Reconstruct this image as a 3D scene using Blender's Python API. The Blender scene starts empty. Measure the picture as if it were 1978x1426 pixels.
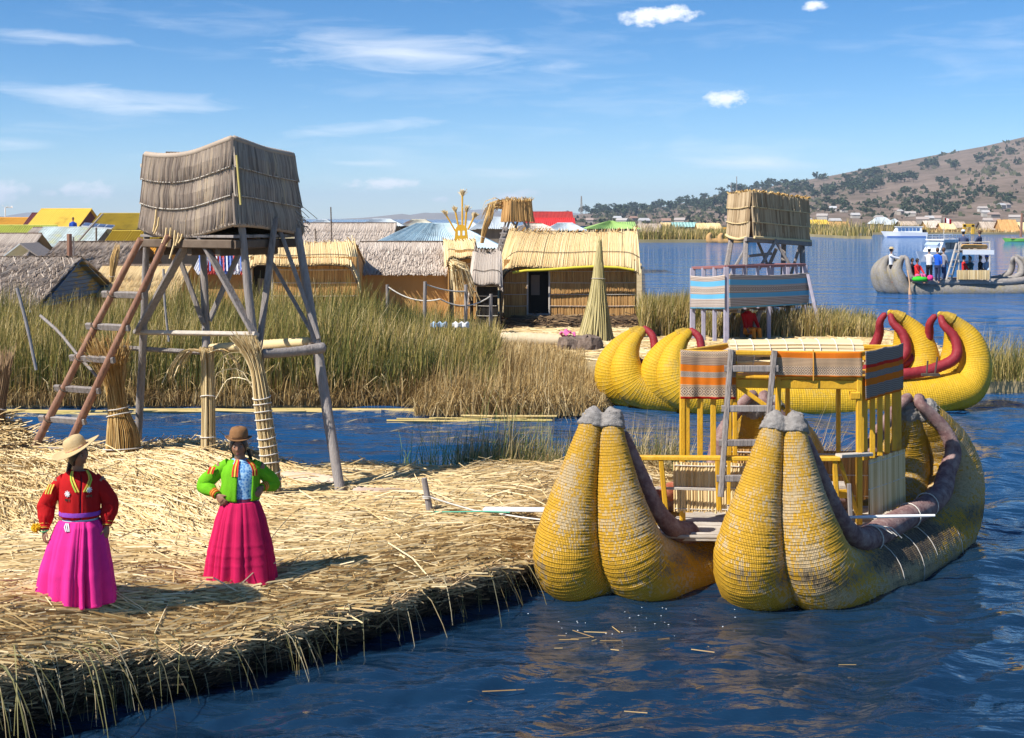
import bpy, math, random
import numpy as np
from mathutils import Vector, Matrix

S = bpy.context.scene
C = S.collection
random.seed(11)
rng = np.random.default_rng(11)
PI = math.pi

# ------------------------------------------------------------------ camera
CX, HY, F, H = 989.0, 422.0, 2600.0, 4.0      # optical axis, horizon row, focal length in photo pixels, eye height


def P(u, v, d):
    """point seen at photo pixel u,v at distance d"""
    return Vector(((u - CX) * d / F, d, H - (v - HY) * d / F))


def G(u, v, z=0.0):
    """point on the level z seen at photo pixel u,v"""
    d = F * (H - z) / (v - HY)
    return Vector(((u - CX) * d / F, d, z))


cam_d = bpy.data.cameras.new('camera')
cam_d.sensor_width = 36.0
cam_d.lens = 36.0 * F / 1978.0
cam_d.shift_y = -(713.0 - HY) / 1978.0
cam_d.clip_start = 0.1
cam_d.clip_end = 30000.0
cam = bpy.data.objects.new('camera', cam_d)
cam.location = (0, 0, H)
cam.rotation_euler = (PI / 2, 0, 0)
C.objects.link(cam)
S.camera = cam

# ------------------------------------------------------------------ light
SUN_EL = math.radians(47)
SUN_H = Vector((-0.84, -0.54, 0)).normalized()
SUN_AZ = math.atan2(SUN_H.x, SUN_H.y)
world = bpy.data.worlds.new('World')
S.world = world
world.use_nodes = True
SKY_STRENGTH = 0.088
sun_d = bpy.data.lights.new('sun', 'SUN')
sun_d.energy = 5.0
sun_d.angle = math.radians(0.53)
sun_d.color = (1.0, 0.95, 0.87)
sun = bpy.data.objects.new('sun', sun_d)
sv = Vector((SUN_H.x * math.cos(SUN_EL), SUN_H.y * math.cos(SUN_EL), math.sin(SUN_EL)))
sun.rotation_euler = sv.to_track_quat('Z', 'Y').to_euler()
sun.location = (0, 0, 50)
C.objects.link(sun)
S.view_settings.view_transform = 'Standard'
S.view_settings.look = 'None'
S.view_settings.exposure = 0.60
S.view_settings.gamma = 1.0
S.view_settings.use_curve_mapping = False
S.render.engine = 'CYCLES'
S.cycles.max_bounces = 8
S.cycles.transparent_max_bounces = 8
S.cycles.volume_bounces = 0
S.cycles.use_denoising = True


def build_sky():
    nt = world.node_tree
    nt.nodes.clear()
    N = nt.nodes.new
    L = nt.links.new
    out = N('ShaderNodeOutputWorld')
    bg = N('ShaderNodeBackground')
    bg.inputs['Strength'].default_value = SKY_STRENGTH
    sky = N('ShaderNodeTexSky')
    sky.sky_type = 'NISHITA'
    sky.sun_disc = False
    sky.sun_elevation = SUN_EL
    sky.sun_rotation = SUN_AZ
    sky.altitude = 3800
    sky.air_density = 1.0
    sky.dust_density = 0.35
    sky.ozone_density = 2.4
    tc = N('ShaderNodeTexCoord')
    sep = N('ShaderNodeSeparateXYZ')
    L(tc.outputs['Generated'], sep.inputs[0])

    def M(op, a, b=None, c=None, clamp=False):
        n = N('ShaderNodeMath')
        n.operation = op
        n.use_clamp = clamp
        for i, x in enumerate((a, b, c)):
            if x is None:
                continue
            if isinstance(x, (int, float)):
                n.inputs[i].default_value = x
            else:
                L(x, n.inputs[i])
        return n.outputs[0]
    az = M('ARCTAN2', sep.outputs[0], sep.outputs[1])
    el = M('ARCSINE', sep.outputs[2])

    def noise(sx, sy, detail, rough, off=0.0, dist=0.0):
        cb = N('ShaderNodeCombineXYZ')
        L(M('MULTIPLY', az, sx), cb.inputs[0])
        L(M('MULTIPLY', el, sy), cb.inputs[1])
        cb.inputs[2].default_value = off
        t = N('ShaderNodeTexNoise')
        t.inputs['Scale'].default_value = 1.0
        t.inputs['Detail'].default_value = detail
        t.inputs['Roughness'].default_value = rough
        t.inputs['Distortion'].default_value = dist
        L(cb.outputs[0], t.inputs['Vector'])
        return t.outputs['Fac']
    puff = noise(70, 110, 6, 0.62, 3.1)
    wisp = noise(14, 90, 6, 0.6, 8.3, 0.6)
    broad = noise(5, 26, 4, 0.55, 1.7)

    def blob(u, v, ru, rv, slant=0.0):
        a0 = math.atan2(u - CX, F)
        e0 = math.atan2(HY - v, math.hypot(F, u - CX))
        da = M('SUBTRACT', az, a0)
        de = M('SUBTRACT', M('SUBTRACT', el, e0), M('MULTIPLY', da, slant))
        q = M('SQRT', M('ADD', M('POWER', M('ABSOLUTE', M('DIVIDE', da, ru / F)), 2.0), M('POWER', M('ABSOLUTE', M('DIVIDE', de, rv / F)), 2.0)))
        return M('SUBTRACT', 1.0, q, clamp=True)
    # small cumulus puffs
    cum = None
    for u, v, ru, rv, k in ((1270, 32, 95, 26, 1.0), (1402, 190, 55, 24, 1.0), (172, 368, 60, 26, 1.0), (8, 372, 52, 28, 1.0),
                         (738, 354, 95, 16, .95), (992, 380, 62, 17, .95), (1572, 12, 40, 12, .7), (92, 374, 22, 10, .7),
                         (848, 386, 22, 9, .7), (520, 340, 40, 10, .6), (-260, 300, 130, 50, 1.0), (2300, 90, 160, 40, 1.0)):
        b = M('MULTIPLY', blob(u, v, ru, rv, 0.06), k)
        cum = b if cum is None else M('MAXIMUM', cum, b)
    cumf = M('MULTIPLY', M('SUBTRACT', M('ADD', M('MULTIPLY', M('POWER', cum, .7), .95), M('MULTIPLY', puff, 2.3)), 1.40), 1.7, clamp=True)
    cumf = M('MULTIPLY', cumf, M('MULTIPLY', cum, 5.0, clamp=True))
    # thin streaks
    st = None
    for u, v, ru, rv, sl, k in ((780, 100, 420, 62, -0.02, 1.0), (700, 246, 280, 26, 0.09, .85), (200, 186, 330, 36, -0.02, .85), (290, 210, 210, 26, 0.0, .8),
                                (90, 72, 240, 22, -0.03, .8), (1440, 316, 240, 30, -0.03, .85), (20, 278, 130, 26, 0, .7), (1000, 336, 200, 22, 0, .6),
                                (720, 316, 140, 16, 0, .5), (1090, 128, 110, 26, 0, .5), (-500, 150, 400, 80, .05, .9), (2600, 200, 400, 70, 0, .9)):
        b = M('MULTIPLY', blob(u, v, ru, rv, sl), k)
        st = b if st is None else M('MAXIMUM', st, b)
    stf = M('MULTIPLY', M('SUBTRACT', M('ADD', M('MULTIPLY', st, 0.9), M('MULTIPLY', wisp, 1.2)), 0.86), 1.0, clamp=True)
    high = M('MULTIPLY', M('SUBTRACT', M('MULTIPLY', broad, M('MULTIPLY', wisp, 2.0)), 0.50), 0.5, clamp=True)
    fac = M('MAXIMUM', cumf, M('MAXIMUM', stf, high))
    fac = M('MULTIPLY', M('MULTIPLY', fac, 0.86), M('MULTIPLY', M('ADD', el, 0.005), 90.0, clamp=True))
    mix = N('ShaderNodeMix')
    mix.data_type = 'RGBA'
    L(fac, mix.inputs['Factor'])
    hs = N('ShaderNodeHueSaturation')
    hs.inputs['Saturation'].default_value = 1.34
    hs.inputs['Value'].default_value = 1.05
    L(sky.outputs[0], hs.inputs['Color'])
    L(hs.outputs[0], mix.inputs['A'])
    mix.inputs['B'].default_value = (9.6, 9.8, 10.2, 1)
    L(mix.outputs['Result'], bg.inputs['Color'])
    L(bg.outputs[0], out.inputs[0])


build_sky()


# ------------------------------------------------------------------ mesh helper
class MB:
    """collects vertices and faces, with a per-vertex random value 'rnd' and a parameter triple 'par'"""

    def __init__(self):
        self.v, self.f3, self.f4, self.m3, self.m4, self.r, self.p = [], [], [], [], [], [], []
        self.n = 0

    def add(self, V, Fc, rnd=None, mat=0, par=None):
        V = np.asarray(V, dtype=np.float64).reshape(-1, 3)
        k = len(V)
        Fc = np.asarray(Fc, dtype=np.int64)
        if len(Fc):
            if Fc.shape[1] == 3:
                self.f3.append(Fc + self.n)
                self.m3.append(np.full(len(Fc), mat))
            else:
                self.f4.append(Fc + self.n)
                self.m4.append(np.full(len(Fc), mat))
        self.v.append(V)
        if rnd is None:
            rnd = random.random()
        self.r.append(np.broadcast_to(np.asarray(rnd, dtype=np.float64), (k,)).copy())
        self.p.append(np.zeros((k, 3)) if par is None else np.asarray(par, dtype=np.float64).reshape(-1, 3))
        self.n += k
        return self

    def box(self, c, size, R=None, mat=0, rnd=None, taper=1.0):
        sx, sy, sz = [s / 2 for s in size]
        V = np.array([[x * sx * (taper if z > 0 else 1), y * sy * (taper if z > 0 else 1), z * sz] for z in (-1, 1) for y in (-1, 1) for x in (-1, 1)])
        if R is not None:
            V = V @ np.array(R).T
        V = V + np.array(c)
        Fq = [[0, 2, 3, 1], [4, 5, 7, 6], [0, 1, 5, 4], [2, 6, 7, 3], [0, 4, 6, 2], [1, 3, 7, 5]]
        return self.add(V, Fq, rnd, mat)

    def beam(self, a, b, w, h, up=(0, 0, 1), mat=0, rnd=None, bev=True, bend=0.0):
        """bar of w x h section between two points, chamfered"""
        a, b = np.array(a, float), np.array(b, float)
        d = b - a
        Ln = np.linalg.norm(d)
        d = d / max(Ln, 1e-9)
        u = np.array(up, float)
        if abs(d @ u) > 0.98:
            u = np.array((0, 1.0, 0)) if abs(d[1]) < .9 else np.array((1.0, 0, 0))
        sd = np.cross(d, u)
        sd /= np.linalg.norm(sd)
        up2 = np.cross(sd, d)
        c = min(w, h) * 0.16 if bev else 0
        if bev:
            prof = [(-w / 2 + c, -h / 2), (w / 2 - c, -h / 2), (w / 2, -h / 2 + c), (w / 2, h / 2 - c), (w / 2 - c, h / 2), (-w / 2 + c, h / 2), (-w / 2, h / 2 - c), (-w / 2, -h / 2 + c)]
        else:
            prof = [(-w / 2, -h / 2), (w / 2, -h / 2), (w / 2, h / 2), (-w / 2, h / 2)]
        ts = (0, 1) if not bend else (0, .25, .5, .75, 1)
        rings = [[a + d * Ln * t + sd * x + up2 * (y - bend * math.sin(PI * t)) for x, y in prof] for t in ts]
        return self.rings(rings, mat=mat, rnd=rnd, par_len=Ln)

    def rings(self, rings, mat=0, rnd=None, cap=True, par_len=1.0, closed=True):
        n = len(rings[0])
        V = np.array(rings, float).reshape(-1, 3)
        m = len(rings)
        Fq = []
        for i in range(m - 1):
            for j in range(n if closed else n - 1):
                k = (j + 1) % n
                Fq.append([i * n + j, i * n + k, (i + 1) * n + k, (i + 1) * n + j])
        rv = random.random() if rnd is None else rnd
        par = np.zeros((len(V), 3))
        par[:, 0] = np.repeat(np.linspace(0, par_len, m), n)
        par[:, 1] = np.tile(np.linspace(0, 1, n, endpoint=False), m)
        base = self.n
        self.add(V, Fq, rv, mat, par)
        if cap and closed:
            for i, s in ((0, -1), (m - 1, 1)):
                ctr = V[i * n:(i + 1) * n].mean(0)
                self.add(np.vstack([V[i * n:(i + 1) * n], ctr]), [[j, (j + 1) % n, n] if s > 0 else [(j + 1) % n, j, n] for j in range(n)], rv, mat)
        return self

    def tube(self, pts, rad, n=8, mat=0, rnd=None, cap=True, flat=1.0, wob=0.0):
        pts = np.array([tuple(p) for p in pts], float)
        m = len(pts)
        rad = np.broadcast_to(np.asarray(rad, float), (m,))
        T = np.gradient(pts, axis=0) if m > 2 else np.repeat((pts[1:] - pts[:1]), 2, 0)
        T /= np.maximum(np.linalg.norm(T, axis=1, keepdims=True), 1e-9)
        u = np.array((0, 0, 1.0)) if abs(T[0][2]) < .9 else np.array((0, 1.0, 0))
        rings = []
        for i in range(m):
            sd = np.cross(T[i], u)
            sd /= max(np.linalg.norm(sd), 1e-9)
            u = np.cross(sd, T[i])
            a = np.arange(n) * 2 * PI / n
            r = rad[i] * (1 + (np.random.RandomState(i * 7 + n).rand(n) - .5) * wob)
            rings.append(pts[i] + (np.cos(a) * r)[:, None] * sd + (np.sin(a) * r * flat)[:, None] * u)
        return self.rings(rings, mat=mat, rnd=rnd, cap=cap, par_len=float(np.linalg.norm(np.diff(pts, axis=0), axis=1).sum()))

    def lathe(self, prof, n=16, c=(0, 0, 0), mat=0, rnd=None, sx=1.0, sy=1.0, cap=True):
        a = np.arange(n) * 2 * PI / n
        rings = [np.stack([c[0] + np.cos(a) * r * sx, c[1] + np.sin(a) * r * sy, np.full(n, c[2] + z)], 1) for r, z in prof]
        return self.rings(rings, mat=mat, rnd=rnd, cap=cap)

    def grid(self, A, mat=0, rnd=None, par=None):
        A = np.asarray(A, float)
        m, n = A.shape[:2]
        i = np.arange(m - 1)[:, None] * n + np.arange(n - 1)[None]
        Fq = np.stack([i, i + 1, i + n + 1, i + n], -1).reshape(-1, 4)
        if par is None:
            par = np.zeros((m, n, 3))
            par[..., 0] = np.linspace(0, 1, m)[:, None]
            par[..., 1] = np.linspace(0, 1, n)[None]
        return self.add(A.reshape(-1, 3), Fq, rnd, mat, par.reshape(-1, 3))

    def poly(self, pts, z0, z1, mat=0, rnd=None):
        """vertical prism over a convex outline"""
        n = len(pts)
        lo = [(p[0], p[1], z0) for p in pts]
        hi = [(p[0], p[1], z1) for p in pts]
        return self.rings([lo, hi], mat=mat, rnd=rnd)

    def build(self, name, mats, parent=None, smooth=False, local=False, loc=None, kind=None):
        V = np.vstack(self.v) if self.v else np.zeros((0, 3))
        org = None
        if parent is not None:
            if not local:
                org = ORG[parent.name]
        elif loc is not None:
            org = np.array(loc, float)
        if org is not None:
            V = V - org
        f3 = np.vstack(self.f3) if self.f3 else np.zeros((0, 3), int)
        f4 = np.vstack(self.f4) if self.f4 else np.zeros((0, 4), int)
        m3 = np.concatenate(self.m3) if self.m3 else np.zeros(0, int)
        m4 = np.concatenate(self.m4) if self.m4 else np.zeros(0, int)
        me = bpy.data.meshes.new(name)
        me.vertices.add(len(V))
        me.vertices.foreach_set('co', V.astype(np.float32).ravel())
        me.loops.add(f3.size + f4.size)
        me.loops.foreach_set('vertex_index', np.concatenate([f3.ravel(), f4.ravel()]).astype(np.int32))
        npoly = len(f3) + len(f4)
        me.polygons.add(npoly)
        st = np.concatenate([np.arange(len(f3)) * 3, len(f3) * 3 + np.arange(len(f4)) * 4])
        me.polygons.foreach_set('loop_start', st.astype(np.int32))
        me.polygons.foreach_set('material_index', np.concatenate([m3, m4]).astype(np.int32))
        me.polygons.foreach_set('use_smooth', np.full(npoly, bool(smooth)))
        a = me.attributes.new('rnd', 'FLOAT', 'POINT')
        a.data.foreach_set('value', np.concatenate(self.r).astype(np.float32))
        a = me.attributes.new('par', 'FLOAT_VECTOR', 'POINT')
        a.data.foreach_set('vector', np.vstack(self.p).astype(np.float32).ravel())
        me.update(calc_edges=True)
        for m in (mats if isinstance(mats, (list, tuple)) else [mats]):
            me.materials.append(m)
        o = bpy.data.objects.new(name, me)
        C.objects.link(o)
        if parent is not None:
            o.parent = parent
            ORG[o.name] = ORG.get(parent.name, np.zeros(3))
        else:
            if loc is not None:
                o.location = loc
                ORG[o.name] = np.array(loc, float)
            else:
                ORG[o.name] = np.zeros(3)
        if kind:
            o['kind'] = kind
        return o


ORG = {}


def tag(o, label=None, cat=None, group=None, kind=None):
    if label:
        o['label'] = label
    if cat:
        o['category'] = cat
    if group:
        o['group'] = group
    if kind:
        o['kind'] = kind
    return o


def thing(name, label, cat, loc=(0, 0, 0), group=None, rotz=0.0):
    o = bpy.data.objects.new(name, None)
    o.empty_display_size = .2
    C.objects.link(o)
    o.location = loc
    o.rotation_euler = (0, 0, rotz)
    ORG[o.name] = np.array(tuple(loc), float)
    return tag(o, label, cat, group)


def copy_tree(o, parent=None):
    c = o.copy()
    C.objects.link(c)
    c.parent = parent
    for ch in list(o.children):
        copy_tree(ch, c)
    return c


def rot_to(d, up=(0, 0, 1)):
    return Vector(d).to_track_quat('Y', 'Z').to_matrix()


def RZ(a):
    return np.array([[math.cos(a), -math.sin(a), 0], [math.sin(a), math.cos(a), 0], [0, 0, 1]])


def lerp(a, b, t):
    return a + (b - a) * t


def interp(x, xs, ys):
    return np.interp(x, xs, ys)


def catmull(pts, n):
    """smooth curve through points (rows), n samples"""
    pts = np.array(pts, float)
    k = len(pts)
    d = np.concatenate([[0], np.cumsum(np.linalg.norm(np.diff(pts[:, :3], axis=0), axis=1))])
    t = np.linspace(0, d[-1], n)
    out = np.zeros((n, pts.shape[1]))
    m = np.gradient(pts, d, axis=0)
    idx = np.clip(np.searchsorted(d, t, side='right') - 1, 0, k - 2)
    h = (d[idx + 1] - d[idx])
    x = ((t - d[idx]) / h)[:, None]
    h = h[:, None]
    h00 = 2 * x**3 - 3 * x**2 + 1
    h10 = x**3 - 2 * x**2 + x
    h01 = -2 * x**3 + 3 * x**2
    h11 = x**3 - x**2
    return h00 * pts[idx] + h10 * h * m[idx] + h01 * pts[idx + 1] + h11 * h * m[idx + 1]


def vnoise(x, y, seed=0):
    """cheap smooth 2d noise, 0..1, numpy arrays"""
    x = np.asarray(x, float)
    y = np.asarray(y, float)
    xi, yi = np.floor(x), np.floor(y)
    xf, yf = x - xi, y - yi
    u, v = xf * xf * (3 - 2 * xf), yf * yf * (3 - 2 * yf)

    def hsh(a, b):
        q = np.sin(a * 127.1 + b * 311.7 + seed * 74.7) * 43758.5453
        return q - np.floor(q)
    return (hsh(xi, yi) * (1 - u) + hsh(xi + 1, yi) * u) * (1 - v) + (hsh(xi, yi + 1) * (1 - u) + hsh(xi + 1, yi + 1) * u) * v


def fbm(x, y, seed=0, o=4):
    s, a, t = 0, .5, 0
    for i in range(o):
        s = s + a * vnoise(np.asarray(x) * 2**i, np.asarray(y) * 2**i, seed + i)
        t += a
        a *= .5
    return s / t


# ------------------------------------------------------------------ materials
MATS = {}


def nodes_of(name):
    m = bpy.data.materials.new(name)
    m.use_nodes = True
    nt = m.node_tree
    b = nt.nodes['Principled BSDF']
    return m, nt, b


def ramp(nt, fac, cols):
    r = nt.nodes.new('ShaderNodeValToRGB')
    e = r.color_ramp.elements
    k = len(cols)
    while len(e) < k:
        e.new(0.5)
    for i, c in enumerate(cols):
        pos, c = c if isinstance(c[1], (tuple, list)) else (i / max(k - 1, 1), c)
        e[i].position = pos
        e[i].color = (*c, 1)
    nt.links.new(fac, r.inputs[0])
    return r.outputs[0]


def math_node(nt, op, a, b=None, clamp=False):
    n = nt.nodes.new('ShaderNodeMath')
    n.operation = op
    n.use_clamp = clamp
    for i, x in enumerate((a, b)):
        if x is None:
            continue
        if isinstance(x, (int, float)):
            n.inputs[i].default_value = x
        else:
            nt.links.new(x, n.inputs[i])
    return n.outputs[0]


def noise_node(nt, scale, detail=4, rough=.6, vec=None, sc=None):
    t = nt.nodes.new('ShaderNodeTexNoise')
    t.inputs['Scale'].default_value = scale
    t.inputs['Detail'].default_value = detail
    t.inputs['Roughness'].default_value = rough
    if vec is None:
        tc = nt.nodes.new('ShaderNodeTexCoord')
        vec = tc.outputs['Object']
    if sc is not None:
        mp = nt.nodes.new('ShaderNodeMapping')
        mp.inputs['Scale'].default_value = sc
        nt.links.new(vec, mp.inputs[0])
        vec = mp.outputs[0]
    nt.links.new(vec, t.inputs['Vector'])
    return t.outputs['Fac']


def attr(nt, name):
    a = nt.nodes.new('ShaderNodeAttribute')
    a.attribute_name = name
    return a


def mk(name, cols, rough=.8, wr=.6, scale=6.0, sc=None, bump=0.0, bscale=None, metal=0.0, trans=0.0, spec=.3, detail=5, stretch=None):
    """procedural material: colour ramp over (wr * vertex random + (1-wr) * noise), optional bump"""
    if name in MATS:
        return MATS[name]
    m, nt, b = nodes_of(name)
    nz = noise_node(nt, scale, detail, .65, sc=sc)
    nzc = math_node(nt, 'MULTIPLY', math_node(nt, 'SUBTRACT', nz, .5), 1.9)
    nzc = math_node(nt, 'ADD', nzc, .5)
    fac = math_node(nt, 'ADD', math_node(nt, 'MULTIPLY', attr(nt, 'rnd').outputs['Fac'], wr), math_node(nt, 'MULTIPLY', nzc, 1 - wr), clamp=True)
    nt.links.new(ramp(nt, fac, cols), b.inputs['Base Color'])
    b.inputs['Roughness'].default_value = rough
    b.inputs['Metallic'].default_value = metal
    b.inputs['Specular IOR Level'].default_value = spec
    if bump:
        bn = nt.nodes.new('ShaderNodeBump')
        bn.inputs['Strength'].default_value = bump
        bn.inputs['Distance'].default_value = .02
        nt.links.new(noise_node(nt, bscale or scale * 4, 5, .7, sc=sc), bn.inputs['Height'])
        nt.links.new(bn.outputs[0], b.inputs['Normal'])
    if trans:
        # thin dry leaf: some light passes through
        tr = nt.nodes.new('ShaderNodeBsdfTranslucent')
        nt.links.new(b.inputs['Base Color'].links[0].from_socket, tr.inputs[0])
        mx = nt.nodes.new('ShaderNodeMixShader')
        mx.inputs[0].default_value = trans
        nt.links.new(b.outputs[0], mx.inputs[1])
        nt.links.new(tr.outputs[0], mx.inputs[2])
        nt.links.new(mx.outputs[0], nt.nodes['Material Output'].inputs[0])
    MATS[name] = m
    return m


def srgb(h):
    h = h.lstrip('#')
    c = [int(h[i:i + 2], 16) / 255 for i in (0, 2, 4)]
    return tuple(x / 12.92 if x <= .04045 else ((x + .055) / 1.055)**2.4 for x in c)


STRAW = mk('straw', [(.13, .065, .025), (.36, .22, .08), (.60, .42, .18), (.76, .59, .31), (.84, .73, .49)], .6, .85, 3, trans=.12)
STRAW_GREY = mk('grey_straw', [(.10, .075, .055), (.26, .20, .15), (.40, .32, .25), (.52, .44, .36), (.62, .52, .40)], .8, .8, 3)
STRAW_ROOF = mk('pale_roof_straw', [(.34, .27, .21), (.48, .40, .33), (.58, .50, .42), (.66, .58, .49)], .85, .75, 2)
REED_TAN = mk('tan_reed', [(.48, .31, .13), (.66, .48, .23), (.75, .58, .32), (.82, .68, .43)], .7, .8, 2)
REED_WALL = mk('reed_wall', [(.30, .15, .05), (.46, .25, .085), (.56, .33, .12), (.64, .42, .18)], .75, .8, 2)
REED_TOWER = mk('weathered_tower_reed', [(.07, .055, .045), (.29, .23, .185), (.43, .35, .285), (.53, .44, .34), (.68, .50, .26)], .8, .85, 2)
WOOD_GREY = mk('grey_weathered_wood', [(.10, .08, .07), (.25, .215, .195), (.33, .295, .275), (.46, .42, .39)], .8, .35, 30, sc=(1, 1, .07), bump=.8, bscale=50)
WOOD_RED = mk('red_brown_wood', [(.10, .05, .035), (.24, .12, .08), (.32, .17, .11), (.42, .27, .20)], .75, .25, 22, sc=(1, 1, .09), bump=.7, bscale=40)
WOOD_PALE = mk('pale_wood', [(.30, .25, .20), (.50, .44, .37), (.62, .57, .51)], .75, .4, 24, sc=(.15, .5, 1), bump=.5)
WOOD_DARK = mk('dark_wood', [(.05, .035, .025), (.12, .085, .06), (.20, .15, .11)], .8, .4, 6)
YEL_PAINT = mk('yellow_painted_wood', [(.38, .20, .03), (.62, .33, .018), (.70, .39, .022), (.76, .48, .08)], .5, .35, 14, sc=(1, 1, .3), bump=.4, spec=.4)
ROPE = mk('pale_rope', [(.45, .40, .34), (.62, .57, .50), (.72, .68, .62)], .8, .3, 30)
WHITE = mk('white_paint', [(.68, .69, .70), (.78, .79, .80)], .4, .3, 4)
DARK = mk('dark_parts_and_shade', [(.012, .010, .009), (.03, .025, .02)], .9, .3, 4)  # near-black parts; also stands in for shade in hut openings
# ------------------------------------------------------------------ reed surfaces
def surf_pn(surf, s, t):
    e = 1e-3
    p = surf(s, t)
    ds = surf(np.minimum(s + e, 1.0), t) - surf(np.maximum(s - e, 0.0), t)
    dt = surf(s, np.minimum(t + e, 1.0)) - surf(s, np.maximum(t - e, 0.0))
    n = np.cross(ds, dt)
    n /= np.maximum(np.linalg.norm(n, axis=1, keepdims=True), 1e-9)
    return p, n, ds / np.maximum(np.linalg.norm(ds, axis=1, keepdims=True), 1e-9)


def strips(mb, surf, n, courses, width, k=3, ragged=.03, rag0=None, lift=.0, slant=0.0, bulge=.4, flip=1, rr=(0, 1), sj=.5, off=.0, smooth_rnd=0.0, srange=(0, 1)):
    """reeds lying along t on surf(s,t): every reed a ridge-shaped strip of its own. courses: [(t0,t1)...]"""
    q = np.linspace(0, 1, k + 1)
    for ci, (t0, t1) in enumerate(courses):
        s0 = srange[0] + (np.arange(n) + .5 + (rng.random(n) - .5) * 2 * sj) / n * (srange[1] - srange[0])
        a = t0 + (rng.random(n) - .5) * (ragged if rag0 is None else rag0)
        b = t1 + (rng.random(n) - .5) * 2 * ragged
        sl = (rng.random(n) - .5) * slant
        r = rr[0] + rng.random(n) * (rr[1] - rr[0])
        if smooth_rnd:
            r = r * (1 - smooth_rnd) + smooth_rnd * fbm(s0 * 14, np.full(n, ci * 3.7), 5, 3)
        w = width * (.6 + .8 * rng.random(n))
        lf = lift * (.4 + rng.random(n))
        rows = []
        for j in range(k + 1):
            tt = np.clip(a + (b - a) * q[j], -.2, 1.2)
            ss = np.clip(s0 + sl * (q[j] - .3), 0, 1)
            tc = np.clip(tt, 0, 1)
            p, nn, sd = surf_pn(surf, ss, tc)
            if np.any(tt > 1) or np.any(tt < 0):
                dt = (surf(ss, np.clip(tc, .02, 1)) - surf(ss, np.clip(tc, .02, 1) - .02)) / .02
                p = p + dt * (tt - tc)[:, None]
            nn = nn * flip
            p = p + nn * (off + lf * q[j]**1.5 + .004 * ci)[:, None] if np.ndim(lf) else p
            wt = w * (1.0 if j < k else .7)
            rows.append(np.stack([p - sd * wt[:, None] / 2, p + nn * (w * bulge)[:, None], p + sd * wt[:, None] / 2], 1))
        V = np.stack(rows, 1)                       # n, k+1, 3, 3
        base = np.arange(n)[:, None] * ((k + 1) * 3)
        f = []
        for j in range(k):
            for c in range(2):
                i0 = j * 3 + c
                f.append(np.stack([base[:, 0] + i0, base[:, 0] + i0 + 1, base[:, 0] + i0 + 4, base[:, 0] + i0 + 3], 1))
        mb.add(V.reshape(-1, 3), np.concatenate(f), np.repeat(r, (k + 1) * 3))
    return mb


def bilinear(p00, p10, p01, p11, sag=0.0):
    """s from p0x to p1x, t from px0 to px1"""
    p00, p10, p01, p11 = [np.array(p, float) for p in (p00, p10, p01, p11)]

    def f(s, t):
        s = np.asarray(s)[:, None]
        t = np.asarray(t)[:, None]
        p = (p00 * (1 - s) + p10 * s) * (1 - t) + (p01 * (1 - s) + p11 * s) * t
        if sag:
            p = p - np.array((0, 0, sag)) * (4 * s * (1 - s))
        return p
    return f


def surf_sheet(mb, surf, m=8, n=8, mat=0, rnd=.3):
    s, t = np.meshgrid(np.linspace(0, 1, m), np.linspace(0, 1, n), indexing='ij')
    mb.grid(surf(s.ravel(), t.ravel()).reshape(m, n, 3), mat, rnd)
    return mb


def even_courses(k, over=.35):
    return [(max(0, i / k - .02), min(1.0, (i + 1) / k + over / k * (i < k - 1))) for i in range(k)][::-1]


def blades(mb, xy, z0, h, width, lean=.25, k=3, rnd=None, wind=(0.0, 0.0), taper=.15, droop=0.0, az=None):
    """upright grass or reed blades as narrow curved ribbons. xy (n,2), z0 (n), h (n)"""
    n = len(xy)
    a = rng.random(n) * 2 * PI if az is None else az
    ld = rng.random(n) * lean
    q = np.linspace(0, 1, k + 1)
    fa = rng.random(n) * 2 * PI
    sd = np.stack([np.cos(fa), np.sin(fa), np.zeros(n)], 1)
    rows = []
    w = width * (.6 + .8 * rng.random(n))
    for j in range(k + 1):
        b = q[j]
        off = (ld * h * b**1.8)
        z = z0 + h * (b - droop * b**3 * ld * 2)
        c = np.stack([xy[:, 0] + np.cos(a) * off + wind[0] * h * b**2, xy[:, 1] + np.sin(a) * off + wind[1] * h * b**2, z], 1)
        ww = w * (1 - (1 - taper) * b**1.5)
        rows.append(np.stack([c - sd * ww[:, None] / 2, c + sd * ww[:, None] / 2], 1))
    V = np.stack(rows, 1)
    base = np.arange(n) * ((k + 1) * 2)
    f = [np.stack([base + 2 * j, base + 2 * j + 1, base + 2 * j + 3, base + 2 * j + 2], 1) for j in range(k)]
    r = rng.random(n) if rnd is None else rnd
    mb.add(V.reshape(-1, 3), np.concatenate(f), np.repeat(r, (k + 1) * 2))
    return mb


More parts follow.
